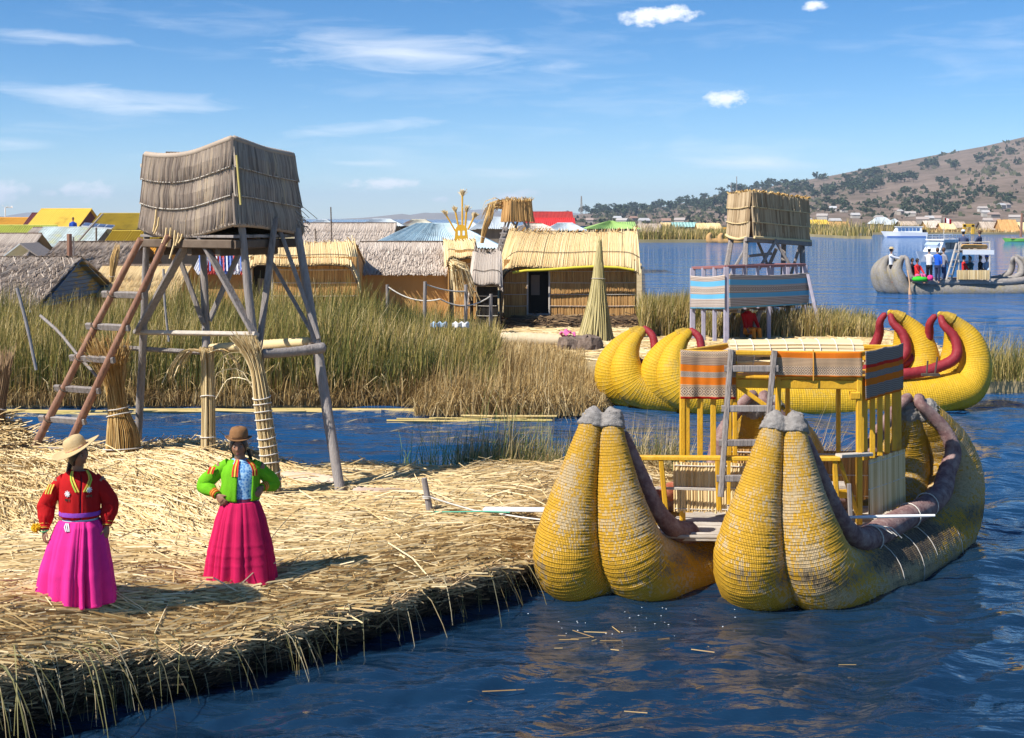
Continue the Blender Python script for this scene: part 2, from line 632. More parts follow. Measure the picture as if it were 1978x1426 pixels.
def straws(mb, p, d, up, L, w, r, bend=0.0, k=2):
    """loose stalks: centre p (n,3), unit direction d, up normal, length L, width w; three-sided prisms of k segments"""
    n = len(p)
    sd = np.cross(d, up)
    sd /= np.maximum(np.linalg.norm(sd, axis=1, keepdims=True), 1e-9)
    u2 = np.cross(sd, d)
    q = np.linspace(-.5, .5, k + 1)
    rows = []
    bend = np.broadcast_to(bend, (n,))
    for j in range(k + 1):
        c = p + d * (L * q[j])[:, None] + u2 * (bend * L * (.25 - q[j]**2) * 1.0)[:, None]
        rows.append(np.stack([c - sd * (w / 2)[:, None], c + u2 * (w * .8)[:, None], c + sd * (w / 2)[:, None]], 1))
    V = np.stack(rows, 1)
    base = np.arange(n) * ((k + 1) * 3)
    f = []
    for j in range(k):
        for c in range(2):
            i = 3 * j + c
            f.append(np.stack([base + i, base + i + 1, base + i + 4, base + i + 3], 1))
    mb.add(V.reshape(-1, 3), np.concatenate(f), np.repeat(r, (k + 1) * 3))
    ends = np.concatenate([np.stack([base, base + 1, base + 2], 1), np.stack([base + 3 * k, base + 3 * k + 1, base + 3 * k + 2], 1)])
    base0 = mb.n - n * (k + 1) * 3
    mb.f3.append(ends + base0)
    mb.m3.append(np.zeros(len(ends), int))
    return mb


# ------------------------------------------------------------------ more materials
def mk_hull(name, paint, worn, dark, wear=.5, ring=.036, rib=64, stain=0.5, paint2=None, relief=.014):
    """reed bundle: lengthwise reeds tied by closely wound cord; paint worn off cell by cell"""
    m, nt, b = nodes_of(name)
    L = nt.links.new
    sep = nt.nodes.new('ShaderNodeSeparateXYZ')
    L(attr(nt, 'par').outputs['Vector'], sep.inputs[0])
    x, y = sep.outputs[0], sep.outputs[1]
    u = math_node(nt, 'DIVIDE', x, ring)
    v = math_node(nt, 'MULTIPLY', y, rib)
    cb = nt.nodes.new('ShaderNodeCombineXYZ')
    L(math_node(nt, 'FLOOR', u), cb.inputs[0])
    L(math_node(nt, 'FLOOR', v), cb.inputs[1])
    wn = nt.nodes.new('ShaderNodeTexWhiteNoise')
    wn.noise_dimensions = '2D'
    L(cb.outputs[0], wn.inputs['Vector'])
    big = noise_node(nt, 1.6, 4, .6)
    mid = noise_node(nt, 7, 5, .7)
    fine = noise_node(nt, 40, 4, .7)
    # worn cells
    th = math_node(nt, 'ADD', math_node(nt, 'MULTIPLY', big, 1.9), math_node(nt, 'MULTIPLY', mid, .8))
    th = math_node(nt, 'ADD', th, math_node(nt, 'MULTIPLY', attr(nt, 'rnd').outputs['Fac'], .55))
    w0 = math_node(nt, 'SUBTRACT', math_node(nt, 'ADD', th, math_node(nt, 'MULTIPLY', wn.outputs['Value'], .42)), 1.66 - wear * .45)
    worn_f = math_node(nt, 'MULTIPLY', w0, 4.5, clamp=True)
    pcol = ramp(nt, math_node(nt, 'ADD', math_node(nt, 'MULTIPLY', wn.outputs['Value'], .22), math_node(nt, 'MULTIPLY', math_node(nt, 'ADD', fine, mid), .39)), [paint2 or tuple(c * .62 for c in paint), paint, tuple(min(1, c * 1.18) for c in paint)])
    wcol = ramp(nt, math_node(nt, 'ADD', math_node(nt, 'MULTIPLY', wn.outputs['Value'], .5), math_node(nt, 'MULTIPLY', fine, .5)), [tuple(c * .55 for c in worn), worn, tuple(min(1, c * 1.25) for c in worn)])
    mx = nt.nodes.new('ShaderNodeMix')
    mx.data_type = 'RGBA'
    L(math_node(nt, 'MULTIPLY', worn_f, .78), mx.inputs['Factor'])
    L(pcol, mx.inputs['A'])
    L(wcol, mx.inputs['B'])
    # wet dark stain patches (their own shape), par.z carries a stain weight
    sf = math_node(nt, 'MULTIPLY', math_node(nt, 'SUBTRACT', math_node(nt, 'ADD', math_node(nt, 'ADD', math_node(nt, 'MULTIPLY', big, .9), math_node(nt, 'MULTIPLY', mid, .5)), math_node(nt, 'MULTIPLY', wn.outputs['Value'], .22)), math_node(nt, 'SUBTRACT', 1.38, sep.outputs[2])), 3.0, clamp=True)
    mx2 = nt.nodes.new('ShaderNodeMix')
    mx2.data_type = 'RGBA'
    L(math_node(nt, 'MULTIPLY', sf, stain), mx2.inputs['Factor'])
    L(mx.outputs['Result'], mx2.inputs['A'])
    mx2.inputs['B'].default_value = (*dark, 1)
    # shadow-free groove tint: cords slightly lighter and dusty
    L(mx2.outputs['Result'], b.inputs['Base Color'])
    b.inputs['Roughness'].default_value = .55
    b.inputs['Specular IOR Level'].default_value = .3
    fu = math_node(nt, 'ABSOLUTE', math_node(nt, 'SUBTRACT', math_node(nt, 'FRACT', u), .5))
    fv = math_node(nt, 'ABSOLUTE', math_node(nt, 'SUBTRACT', math_node(nt, 'FRACT', v), .5))
    hgt = math_node(nt, 'ADD', math_node(nt, 'MULTIPLY', math_node(nt, 'POWER', math_node(nt, 'MULTIPLY', fu, 2.0), 4.0), -1.0), math_node(nt, 'MULTIPLY', math_node(nt, 'POWER', math_node(nt, 'MULTIPLY', fv, 2.0), 3.0), -.7))
    hgt = math_node(nt, 'ADD', hgt, math_node(nt, 'MULTIPLY', wn.outputs['Value'], .8))
    hgt = math_node(nt, 'ADD', hgt, math_node(nt, 'MULTIPLY', fine, .6))
    bn = nt.nodes.new('ShaderNodeBump')
    bn.inputs['Strength'].default_value = .8
    bn.inputs['Distance'].default_value = relief
    L(hgt, bn.inputs['Height'])
    L(bn.outputs[0], b.inputs['Normal'])
    MATS[name] = m
    return m


def mk_cloth(name, bands, diamonds=(), lines=(), dcol=((.14, .10, .08), (.62, .50, .40)), nx=16, rough=.9):
    """woven striped cloth; par.x runs along the cloth, par.y from its top edge (0) down (1). bands [(start, colour)]"""
    m, nt, b = nodes_of(name)
    L = nt.links.new
    sep = nt.nodes.new('ShaderNodeSeparateXYZ')
    L(attr(nt, 'par').outputs['Vector'], sep.inputs[0])
    x, y = sep.outputs[0], sep.outputs[1]
    r = nt.nodes.new('ShaderNodeValToRGB')
    r.color_ramp.interpolation = 'CONSTANT'
    e = r.color_ramp.elements
    while len(e) < len(bands):
        e.new(.5)
    for i, (p, c) in enumerate(bands):
        e[i].position = p
        e[i].color = (*c, 1)
    L(y, r.inputs[0])
    col = r.outputs[0]

    def inband(lo, hi):
        return math_node(nt, 'MULTIPLY', math_node(nt, 'GREATER_THAN', y, lo), math_node(nt, 'LESS_THAN', y, hi))

    def mixc(f, A, Bc):
        mx = nt.nodes.new('ShaderNodeMix')
        mx.data_type = 'RGBA'
        L(f, mx.inputs['Factor'])
        L(A, mx.inputs['A'])
        mx.inputs['B'].default_value = (*Bc, 1)
        return mx.outputs['Result']
    for lo, hi, k, c in lines:
        s = math_node(nt, 'GREATER_THAN', math_node(nt, 'FRACT', math_node(nt, 'MULTIPLY', math_node(nt, 'SUBTRACT', y, lo), k / (hi - lo))), .74)
        col = mixc(math_node(nt, 'MULTIPLY', s, inband(lo, hi)), col, c)
    for lo, hi, kx in diamonds:
        px = math_node(nt, 'ABSOLUTE', math_node(nt, 'SUBTRACT', math_node(nt, 'FRACT', math_node(nt, 'MULTIPLY', x, kx)), .5))
        py = math_node(nt, 'ABSOLUTE', math_node(nt, 'SUBTRACT', math_node(nt, 'DIVIDE', math_node(nt, 'SUBTRACT', y, lo), hi - lo), .5))
        q = math_node(nt, 'FRACT', math_node(nt, 'MULTIPLY', math_node(nt, 'ADD', px, py), 3.0))
        col = mixc(math_node(nt, 'MULTIPLY', math_node(nt, 'LESS_THAN', q, .36), inband(lo, hi)), col, dcol[0])
        col = mixc(math_node(nt, 'MULTIPLY', math_node(nt, 'GREATER_THAN', q, .74), inband(lo, hi)), col, dcol[1])
    mx = nt.nodes.new('ShaderNodeMix')
    mx.data_type = 'RGBA'
    mx.blend_type = 'MULTIPLY'
    mx.inputs['Factor'].default_value = .5
    L(col, mx.inputs['A'])
    L(ramp(nt, noise_node(nt, 90, 3, .7), [(.55, .55, .55), (1, 1, 1)]), mx.inputs['B'])
    L(mx.outputs['Result'], b.inputs['Base Color'])
    b.inputs['Roughness'].default_value = rough
    b.inputs['Specular IOR Level'].default_value = .1
    tr = nt.nodes.new('ShaderNodeBsdfTranslucent')
    L(mx.outputs['Result'], tr.inputs[0])
    ms = nt.nodes.new('ShaderNodeMixShader')
    ms.inputs[0].default_value = .15
    L(b.outputs[0], ms.inputs[1])
    L(tr.outputs[0], ms.inputs[2])
    L(ms.outputs[0], nt.nodes['Material Output'].inputs[0])
    bn = nt.nodes.new('ShaderNodeBump')
    bn.inputs['Strength'].default_value = .25
    bn.inputs['Distance'].default_value = .004
    L(noise_node(nt, 160, 2, .6), bn.inputs['Height'])
    L(bn.outputs[0], b.inputs['Normal'])
    MATS[name] = m
    return m


def cloth_sheet(top_a, top_b, drop, n=28, m=18, fold=.015, nf=5, out=(0, -1, 0), phase=0., sag=0., hem=.0):
    """hanging cloth between two top corners: grid with vertical folds that open towards the hem; top sag between fixings"""
    a, b = np.array(top_a, float), np.array(top_b, float)
    o = np.array(out, float)
    A = np.zeros((n, m, 3))
    par = np.zeros((n, m, 3))
    for i in range(n):
        s = i / (n - 1)
        base = a + (b - a) * s
        top = -sag * abs(math.sin(PI * s * max(1, round(nf / 3))))
        wv = math.sin(s * nf * 2 * PI + phase) + .5 * math.sin(s * nf * 4.7 * PI + 1.3 + phase)
        dr = drop * (1 + hem * math.sin(s * 9 + phase))
        for j in range(m):
            t = j / (m - 1)
            A[i, j] = base + np.array((0, 0, top * (1 - t) - dr * t)) + o * (fold * wv * (.15 + .85 * t) + .25 * fold * math.sin(7 * t + 9 * s + phase))
            par[i, j] = (s, t, 0)
    return A, par


def solid_sheet(name, A, par, mat, parent=None, thick=.006, smooth=True, loc=None):
    mb = MB()
    mb.grid(A, 0, .5, par)
    o = mb.build(name, mat, parent, smooth=smooth, loc=loc)
    md = o.modifiers.new('solidify', 'SOLIDIFY')
    md.thickness = thick
    md.offset = 0
    return o


def coil(mb, centre, radius, turns_axis=(0, 0, 1), w=.012, n=20, tilt=0.0, sx=1.0, sy=1.0):
    """one ring of cord round something"""
    a = np.linspace(0, 2 * PI, n)
    pts = np.stack([np.cos(a) * radius * sx, np.sin(a) * radius * sy, np.sin(a) * tilt], 1)
    q = Vector((0, 0, 1)).rotation_difference(Vector(turns_axis)).to_matrix()
    pts = pts @ np.array(q).T + np.array(centre, float)
    return mb.tube(pts, w / 2, n=5, cap=False)


def remeshed(mb, name, mat, parent, voxel, smooth=2, local=True, loc=None, rough=0.0):
    o = mb.build(name, mat, parent, local=local, smooth=True, loc=loc)
    md = o.modifiers.new('r', 'REMESH')
    md.mode = 'VOXEL'
    md.voxel_size = voxel
    md.use_smooth_shade = True
    if smooth:
        sm = o.modifiers.new('s', 'SMOOTH')
        sm.factor = .5
        sm.iterations = smooth
    dg = bpy.context.evaluated_depsgraph_get()
    me = bpy.data.meshes.new_from_object(o.evaluated_get(dg))
    o.modifiers.clear()
    old = o.data
    o.data = me
    if not me.materials:
        me.materials.append(mat)
    bpy.data.meshes.remove(old)
    me.polygons.foreach_set('use_smooth', np.ones(len(me.polygons), bool))
    if rough:
        co = np.zeros(len(me.vertices) * 3, np.float32)
        me.vertices.foreach_get('co', co)
        c3 = co.reshape(-1, 3)
        k = fbm(c3[:, 0] * 22 + c3[:, 2] * 9, c3[:, 1] * 22 + c3[:, 2] * 26, 4, 3) - .5
        ctr = c3.mean(0)
        c3 += ((c3 - ctr) * (k * rough * 8)[:, None]).astype(np.float32)
        me.vertices.foreach_set('co', c3.ravel())
    return o
# ------------------------------------------------------------------ water
def build_water():
    ds = np.concatenate([np.geomspace(1.0, 7.0, 24)[:-1], np.geomspace(7.0, 34.0, 430)[:-1], np.geomspace(34.0, 220.0, 170)[:-1], np.geomspace(220.0, 8800.0, 40)])
    an = np.radians(np.concatenate([np.linspace(-52, -23, 40)[:-1], np.linspace(-23, 23, 330)[:-1], np.linspace(23, 52, 40)]))
    D, A = np.meshgrid(ds, an, indexing='ij')
    X, Y = D * np.tan(A), D
    sp = np.gradient(ds)[:, None] * np.ones_like(X)
    sp = np.maximum(sp, D * math.radians(.14))
    Z = np.zeros_like(X)
    r = np.random.RandomState(5)
    main = math.radians(-62)
    for i in range(64):
        lam = .16 * (2.6 / .16)**r.rand()
        th = main + (r.randn() * .62)
        amp = .0105 * lam**1.0 * (.45 + r.rand()) * .60
        k = 2 * PI / lam
        ph = k * (X * math.cos(th) + Y * math.sin(th)) + r.rand() * 6.28
        fade = np.clip((lam / sp - 3.0) / 3.0, 0, 1)
        Z += amp * fade * np.sin(ph + .6 * np.sin(ph * .31 + i))
    calm = .55 + .45 * fbm(X * .22, Y * .22, 9, 3)
    behind = np.clip((Y - 17.5) / 3, 0, 1) * np.clip((29 - Y) / 3, 0, 1) * np.clip((3 - X) / 2, 0, 1)
    Z *= calm * (1 - .5 * behind)
    mb = MB()
    m, n = X.shape
    mb.grid(np.stack([X, Y, Z], -1))
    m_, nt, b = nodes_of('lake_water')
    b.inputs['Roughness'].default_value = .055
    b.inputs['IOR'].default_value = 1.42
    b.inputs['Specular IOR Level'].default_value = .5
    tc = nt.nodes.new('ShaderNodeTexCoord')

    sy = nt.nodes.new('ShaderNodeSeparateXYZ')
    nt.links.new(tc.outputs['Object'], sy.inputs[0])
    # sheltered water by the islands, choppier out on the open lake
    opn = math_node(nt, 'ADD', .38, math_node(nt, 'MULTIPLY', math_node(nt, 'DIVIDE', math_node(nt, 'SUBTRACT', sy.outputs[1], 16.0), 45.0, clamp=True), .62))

    # base colour goes from dark blue close in to bright blue farther out
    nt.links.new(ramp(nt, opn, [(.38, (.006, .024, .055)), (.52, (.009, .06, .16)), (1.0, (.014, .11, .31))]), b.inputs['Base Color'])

    def bump(scale, sc, dist, strength, prev=None, rough=.55):
        bn = nt.nodes.new('ShaderNodeBump')
        nt.links.new(math_node(nt, 'MULTIPLY', opn, strength), bn.inputs['Strength'])
        bn.inputs['Distance'].default_value = dist
        nt.links.new(noise_node(nt, scale, 3, rough, vec=tc.outputs['Object'], sc=sc), bn.inputs['Height'])
        if prev:
            nt.links.new(prev, bn.inputs['Normal'])
        return bn.outputs[0]
    n0 = bump(1.0, (.10, .26, 1), 1.5, 1.0)
    n1 = bump(1.0, (.5, 1.2, 1), .5, 1.0, n0)
    n2 = bump(1.0, (2.4, 5.0, 1), .11, 1.0, n1)
    n3 = bump(1.0, (9, 17, 1), .014, .8, n2)
    nt.links.new(n3, b.inputs['Normal'])
    tag(mb.build('water', m_, smooth=True), kind='structure')


build_water()

# ------------------------------------------------------------------ near straw island
FE = np.array([(-12, 3.0), (-9, 6.0), (-7, 7.75), (-5.2, 9.25), (-3.9, 10.27), (-3.6, 10.6), (-3.2, 10.97), (-2.86, 11.27), (-2.38, 11.6), (-2.1, 11.9), (-1.65, 12.5), (-1.19, 12.9), (-.79, 13.35), (-.49, 13.75), (.05, 14.35), (.6, 15.3), (1.2, 16.4), (1.75, 17.4), (2.2, 18.3), (2.45, 18.9)])
BE = np.array([(-12, 18.6), (-9, 18.9), (-6.5, 19.4), (-4.5, 19.9), (-3.6, 19.6), (-3.0, 19.25), (0, 19.2), (1.6, 19.7), (2.3, 19.4), (2.45, 19.0)])


def yf(x):
    return np.interp(x, FE[:, 0], FE[:, 1]) + .10 * np.sin(np.asarray(x) * 5.1) * .6 + .05 * np.sin(np.asarray(x) * 13.7 + 1)


def yb(x):
    return np.interp(x, BE[:, 0], BE[:, 1]) + .12 * np.sin(np.asarray(x) * 3.1 + 2)


def sst(x, a, b):
    t = np.clip((np.asarray(x, float) - a) / (b - a), 0, 1)
    return t * t * (3 - 2 * t)


def zi(x, y):
    """height of the island's surface"""
    x, y = np.asarray(x, float), np.asarray(y, float)
    e = (y - yf(x)) * .75
    bk = yb(x) - y
    z = .37 + .15 * sst(e, -.03, .7) + .24 * sst(-x, 2.5, 4.3) * (1 - .55 * sst(e, 1.2, 2.6)) + .05 * sst(e, 1, 2.5)
    z = z + .22 * sst(-x, 2.75, 4.0) * sst(y, 13.6, 17.8)
    z = z + .05 * (fbm(x * .9, y * .9, 3, 3) - .5) + .05 * (fbm(x * 3, y * 3, 8, 2) - .5)
    return .16 + (z - .16) * sst(bk, -.1, .9 + .6 * sst(-x, 3, 4))


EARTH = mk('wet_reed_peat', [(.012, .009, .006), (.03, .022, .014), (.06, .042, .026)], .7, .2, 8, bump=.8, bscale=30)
BED = mk('trodden_straw', [(.22, .13, .055), (.42, .29, .12), (.58, .44, .22)], .8, .1, 9, sc=(1, 1, 1), bump=.8, bscale=60)


def build_island():
    xs = np.concatenate([np.linspace(-12, -5.4, 30)[:-1], np.linspace(-5.4, 2.44, 190)])
    ts = np.concatenate([[0], np.linspace(.004, 1, 80)])
    A = np.zeros((len(xs), len(ts), 3))
    for i, x in enumerate(xs):
        y = yf(x) + (yb(x) - yf(x)) * ts**1.3
        A[i, :, 0] = x
        A[i, :, 1] = y
        A[i, :, 2] = zi(np.full(len(ts), x), y)
    mb = MB()
    mb.grid(A, 0, .5)
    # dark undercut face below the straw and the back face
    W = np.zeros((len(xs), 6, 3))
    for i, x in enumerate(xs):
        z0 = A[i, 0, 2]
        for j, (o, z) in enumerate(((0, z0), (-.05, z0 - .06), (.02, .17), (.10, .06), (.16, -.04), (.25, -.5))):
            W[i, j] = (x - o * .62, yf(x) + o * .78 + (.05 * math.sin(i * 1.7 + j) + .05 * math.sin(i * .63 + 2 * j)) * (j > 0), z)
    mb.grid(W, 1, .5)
    Bk = np.zeros((len(xs), 2, 3))
    for i, x in enumerate(xs):
        Bk[i, 0] = A[i, -1]
        Bk[i, 1] = (x, yb(x) + .1, -.5)
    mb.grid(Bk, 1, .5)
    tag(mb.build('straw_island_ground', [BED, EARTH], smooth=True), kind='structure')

    # loose straw over it
    mb = MB()

    def scatter(n, xr, yfun, ang, L, w, rr, lift=.02, tilt=.10, bend=.15, zo=0.0):
        x = rng.uniform(*xr, n)
        y = yfun(x, n)
        ok = (y < yb(x) + .05) & (y > yf(x) - .02) & (np.abs(x) < .40 * y + .6)
        x, y = x[ok], y[ok]
        n = len(x)
        a = ang(x, y) if callable(ang) else np.full(n, ang)
        Ls = rng.uniform(*L, n)
        d = np.stack([np.cos(a), np.sin(a), np.zeros(n)], 1)
        h = .12
        gx = (zi(x + h, y) - zi(x - h, y)) / (2 * h)
        gy = (zi(x, y + h) - zi(x, y - h)) / (2 * h)
        e = (y - yf(x)) * .75
        d[:, 2] = d[:, 0] * gx + d[:, 1] * gy + (rng.random(n) - .42) * tilt
        d /= np.linalg.norm(d, axis=1, keepdims=True)
        up = np.stack([-gx, -gy, np.ones(n)], 1)
        up /= np.linalg.norm(up, axis=1, keepdims=True)
        p = np.stack([x, y, zi(x, y) + rng.random(n) * lift + .004 + zo], 1)
        r = rr[0] + (rr[1] - rr[0]) * rng.random(n)**.8
        straws(mb, p, d, up, Ls, rng.uniform(*w, n), r, bend=rng.uniform(-bend, bend, n))

    def deep(x, n):
        return yf(x) + (yb(x) - yf(x)) * rng.random(n)

    def edge(w0, w1):
        return lambda x, n: yf(x) + (w0 + (w1 - w0) * rng.random(n)) / .75

    def field(x, y):
        e = (y - yf(x)) * .75
        nearedge = 1 - sst(e, .9, 1.9)
        mound = sst(-x, 2.3, 3.6) * sst(y, 12.8, 14.5)
        base = np.radians(18) + (fbm(x * .8, y * .8, 21, 3) - .5) * 1.6
        a = base * (1 - mound) + (np.radians(-50) + (fbm(x * .7, y * .7, 31, 3) - .5) * 1.5) * mound
        a = a * (1 - nearedge) + np.radians(35) * nearedge
        return a + rng.normal(0, .26, len(x))
    scatter(26000, (-7.8, 2.4), deep, field, (.35, 1.0), (.007, .013), (.28, 1.0), .05)
    scatter(9000, (-7.8, 2.4), deep, lambda x, y: field(x, y) + rng.normal(0, .6, len(x)), (.2, .6), (.006, .011), (.2, 1.0), .06, .2)
    scatter(1500, (-7.5, 2.4), deep, lambda x, y: field(x, y) + rng.normal(0, .7, len(x)), (.3, .9), (.008, .014), (.35, 1.0), .10, .55, .35)
    # thick layer along the front edge
    scatter(12000, (-6.3, 1.6), edge(-.02, .95), lambda x, y: np.radians(33) + rng.normal(0, .24, len(x)), (.25, .75), (.009, .016), (.0, .85), .06, .2)
    scatter(4500, (-6.3, 1.2), edge(-.02, .45), lambda x, y: np.radians(30) + rng.normal(0, .35, len(x)), (.15, .5), (.010, .018), (.0, .6), .03, .3)
    tag(mb.build('loose_straw', STRAW), kind='stuff')

    # ragged straw in the bank face, and stalks hanging over it to the water
    mb = MB()
    n = 20000
    x = rng.uniform(-6.2, 2.0, n)
    q = rng.random(n)**.85
    zt = zi(x, yf(x))
    z = zt + .02 - q * (zt - .01)
    al = np.radians(35) + rng.normal(0, .35, n)
    d = np.stack([np.cos(al), np.sin(al), rng.normal(0, .22, n)], 1)
    d /= np.linalg.norm(d, axis=1, keepdims=True)
    out = np.stack([np.full(n, .62), np.full(n, -.78), np.zeros(n)], 1)
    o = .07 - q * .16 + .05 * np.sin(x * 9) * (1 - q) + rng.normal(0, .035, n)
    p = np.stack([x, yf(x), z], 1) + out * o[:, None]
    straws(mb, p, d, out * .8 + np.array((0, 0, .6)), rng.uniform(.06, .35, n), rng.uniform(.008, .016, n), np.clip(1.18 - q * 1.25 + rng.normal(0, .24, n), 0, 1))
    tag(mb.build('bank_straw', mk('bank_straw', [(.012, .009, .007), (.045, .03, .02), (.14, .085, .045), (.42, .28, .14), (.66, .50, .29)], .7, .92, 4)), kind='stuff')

    mb = MB()
    n = 520
    clump = rng.uniform(-6.0, .5, 30)
    x = np.where(rng.random(n) < .75, clump[rng.integers(0, 30, n)] + rng.normal(0, .12, n), rng.uniform(-6, .5, n))
    for i in range(n):
        xi = float(np.clip(x[i], -6.2, .6))
        y0 = float(yf(xi)) + rng.uniform(-.02, .35)
        z0 = float(zi(xi, max(y0, float(yf(xi))))) + rng.uniform(.0, .05)
        L = .12 + .55 * rng.random()**1.6 * (1.4 if rng.random() < .15 else 1)
        az = -.75 + rng.normal(0, .6)
        o = np.array((math.cos(az), math.sin(az), 0))
        pts = []
        reach = rng.uniform(.25, 1.0)
        for t in np.linspace(0, 1, 6):
            pts.append(np.array((xi, y0, z0)) + o * (reach * L * (1.6 * t - .6 * t * t) + .06 * t) + np.array((0, 0, .05 * math.sin(PI * min(1, t * 1.6)) - L * .95 * t**1.9)))
        r = rng.random()
        w = rng.uniform(.003, .0065)
        mb.tube(pts, np.linspace(w, w * .45, 6), n=3, rnd=r, cap=False)
    tag(mb.build('hanging_straw', mk('hanging_straw', [(.03, .025, .012), (.10, .10, .035), (.20, .18, .065), (.30, .22, .09), (.44, .35, .20), (.20, .20, .14)], .6, .95, 3)), kind='stuff')  # greenish-grey stalks, toned darker to stand in for shade on the bank

    # straw, husks and foam adrift
    mb = MB()
    n = 26
    u = np.concatenate([rng.uniform(1050, 1460, 16), rng.uniform(480, 1250, 8), rng.uniform(1300, 1900, 2)])
    v = np.concatenate([rng.uniform(1185, 1260, 16), rng.uniform(1230, 1420, 8), rng.uniform(1180, 1420, 2)])
    pp = np.array([tuple(G(a, b, .012)) for a, b in zip(u, v)])
    al = rng.normal(0.1, .5, n)
    d = np.stack([np.cos(al), np.sin(al), np.zeros(n)], 1)
    straws(mb, pp, d, np.tile((0, 0, 1.0), (n, 1)), rng.uniform(.04, .30, n), rng.uniform(.004, .009, n), rng.uniform(.0, .5, n))
    tag(mb.build('floating_straw', STRAW), kind='stuff')
    mb = MB()
    for i in range(30):
        u, v = rng.normal(1235, 95), rng.uniform(1172, 1230)
        c = G(u, v, .006)
        mb.lathe([(.0001, .004), (.004, .003), (.006, 0)], 6, tuple(c), sx=rng.uniform(.5, 1.6), sy=1.0, rnd=1)
    tag(mb.build('foam_specks', WHITE), kind='stuff')


build_island()

# ------------------------------------------------------------------ far land: village island, yard, far shores
GROUND = mk('village_ground', [(.20, .14, .07), (.40, .30, .15), (.55, .43, .24)], .9, .1, 1.5, bump=.4)


def land(name, pts, z, mat=GROUND, skirt=True):
    from mathutils.geometry import tessellate_polygon
    mb = MB()
    n = len(pts)
    mb.rings([[(p[0], p[1], -.6) for p in pts], [(p[0], p[1], z) for p in pts]], rnd=.5, cap=False)
    tri = tessellate_polygon([[Vector((p[0], p[1], 0)) for p in pts]])
    mb.add([(p[0], p[1], z) for p in pts], [list(t) for t in tri], .5)
    return tag(mb.build(name, mat), kind='structure')


land('village_ground', [(-90, 28.6), (2.0, 28.6), (3.0, 30.2), (15.5, 31.2), (15.5, 32.2), (11.5, 36), (10.2, 46), (6.2, 50), (5.6, 58), (10.6, 110), (8, 200), (-140, 220)], .30)


def reed_bed(name, n, uv, dr, h, w, mat, lean=.25, wind=(.06, 0), z=.28, hfun=None, k=3, droop=.2, rndfun=None, margin=.0):
    """stand of reeds on ground between distances dr and photo columns uv"""
    d = np.sqrt(rng.uniform(dr[0]**2, dr[1]**2, n))
    u = rng.uniform(uv[0], uv[1], n)
    x = (u - CX) * d / F
    hh = rng.uniform(h[0], h[1], n) * (.40 + .65 * fbm(x * .55, d * .5, 13, 3) + .50 * fbm(x * 1.9, d * 1.2, 14, 2))
    if hfun is not None:
        hh = hh * hfun(u, d)
    ok = hh > .08
    x, d, hh, u = x[ok], d[ok], hh[ok], u[ok]
    mb = MB()
    r = None
    if rndfun is not None:
        r = rndfun(u, d, x, len(x))
    blades(mb, np.stack([x, d], 1), np.full(len(x), z), hh, w, lean, k, r, wind, droop=droop)
    return mb.build(name, mat, kind='stuff')


REED = mk('lake_reeds', [(.04, .05, .012), (.13, .14, .027), (.26, .23, .05), (.42, .31, .09), (.56, .41, .15), (.72, .57, .30)], .6, .94, 2, trans=.2)
DRYREED = mk('dry_reeds', [(.13, .075, .025), (.30, .19, .065), (.48, .32, .12), (.62, .46, .21), (.72, .57, .32)], .65, .94, 2, trans=.2)


def patchy(lo, hi, f=.35):
    def g(u, d, x, n):
        return np.clip(lo + (hi - lo) * fbm(x * f, d * f, 17, 3) + rng.normal(0, .32, n), 0, 1)
    return g


def h_main(u, d):
    # lower in front of the yard on the right, low at the rope fence
    return np.interp(u, [-60, 250, 330, 520, 690, 760, 830, 960], [.92, .95, 1.05, 1.05, 1.0, .88, .78, .6]) * np.interp(d, [28.4, 30, 36, 44], [.8, 1.0, 1.05, .9])


reed_bed('reed_bed_bent_stalks', 5000, (-70, 960), (28.4, 37), (.8, 1.75), .022, DRYREED, .9, hfun=h_main, droop=.5, rndfun=patchy(.3, 1.1))
reed_bed('reed_bed', 34000, (-70, 960), (28.5, 38.5), (1.0, 1.85), .021, REED, .34, hfun=h_main, rndfun=patchy(-.15, 1.0))
reed_bed('reed_bed_edge', 7000, (-70, 830), (28.3, 29.4), (.3, 1.1), .018, DRYREED, .75, hfun=None, droop=.7, z=.05, rndfun=patchy(-.1, .9))
reed_bed('dry_reed_clump', 13000, (800, 1165), (26.9, 31.5), (.55, 1.25), .016, DRYREED, .85, z=.05, droop=.75, rndfun=patchy(0, 1.0),
         hfun=lambda u, d: np.interp(u, [800, 860, 1060, 1130, 1165], [.55, 1.0, 1.0, .8, .5]))
reed_bed('dry_reed_clump_back', 8000, (840, 1130), (30.5, 38), (.6, 1.3), .017, DRYREED, .5, droop=.5, rndfun=patchy(.1, 1.0), hfun=lambda u, d: np.interp(u, [840, 950, 1130], [1.0, .8, .35]) * np.interp(d, [30, 38], [1, .55]))
reed_bed('reeds_behind_yard', 9000, (1236, 1345), (41.5, 46.5), (.75, 1.5), .022, REED, .35, wind=(.08, 0), rndfun=patchy(-.1, .95))
reed_bed('reeds_under_tower', 12000, (1330, 1690), (41.2, 44.5), (.5, 1.05), .022, REED, .35, wind=(.08, 0), rndfun=patchy(-.05, 1.0), hfun=lambda u, d: np.interp(u, [1330, 1600, 1690], [.8, 1.0, .8]))
reed_bed('reeds_beside_yellow_boat', 7000, (1660, 2100), (30.6, 33), (.5, 1.55), .012, REED, .5, wind=(.1, 0), rndfun=patchy(.0, 1.0), hfun=lambda u, d: np.interp(u, [1660, 1760, 1850, 1915, 1950, 2100], [.25, .5, .75, 1.0, .9, .8]) * (rng.random(len(u))**.6))
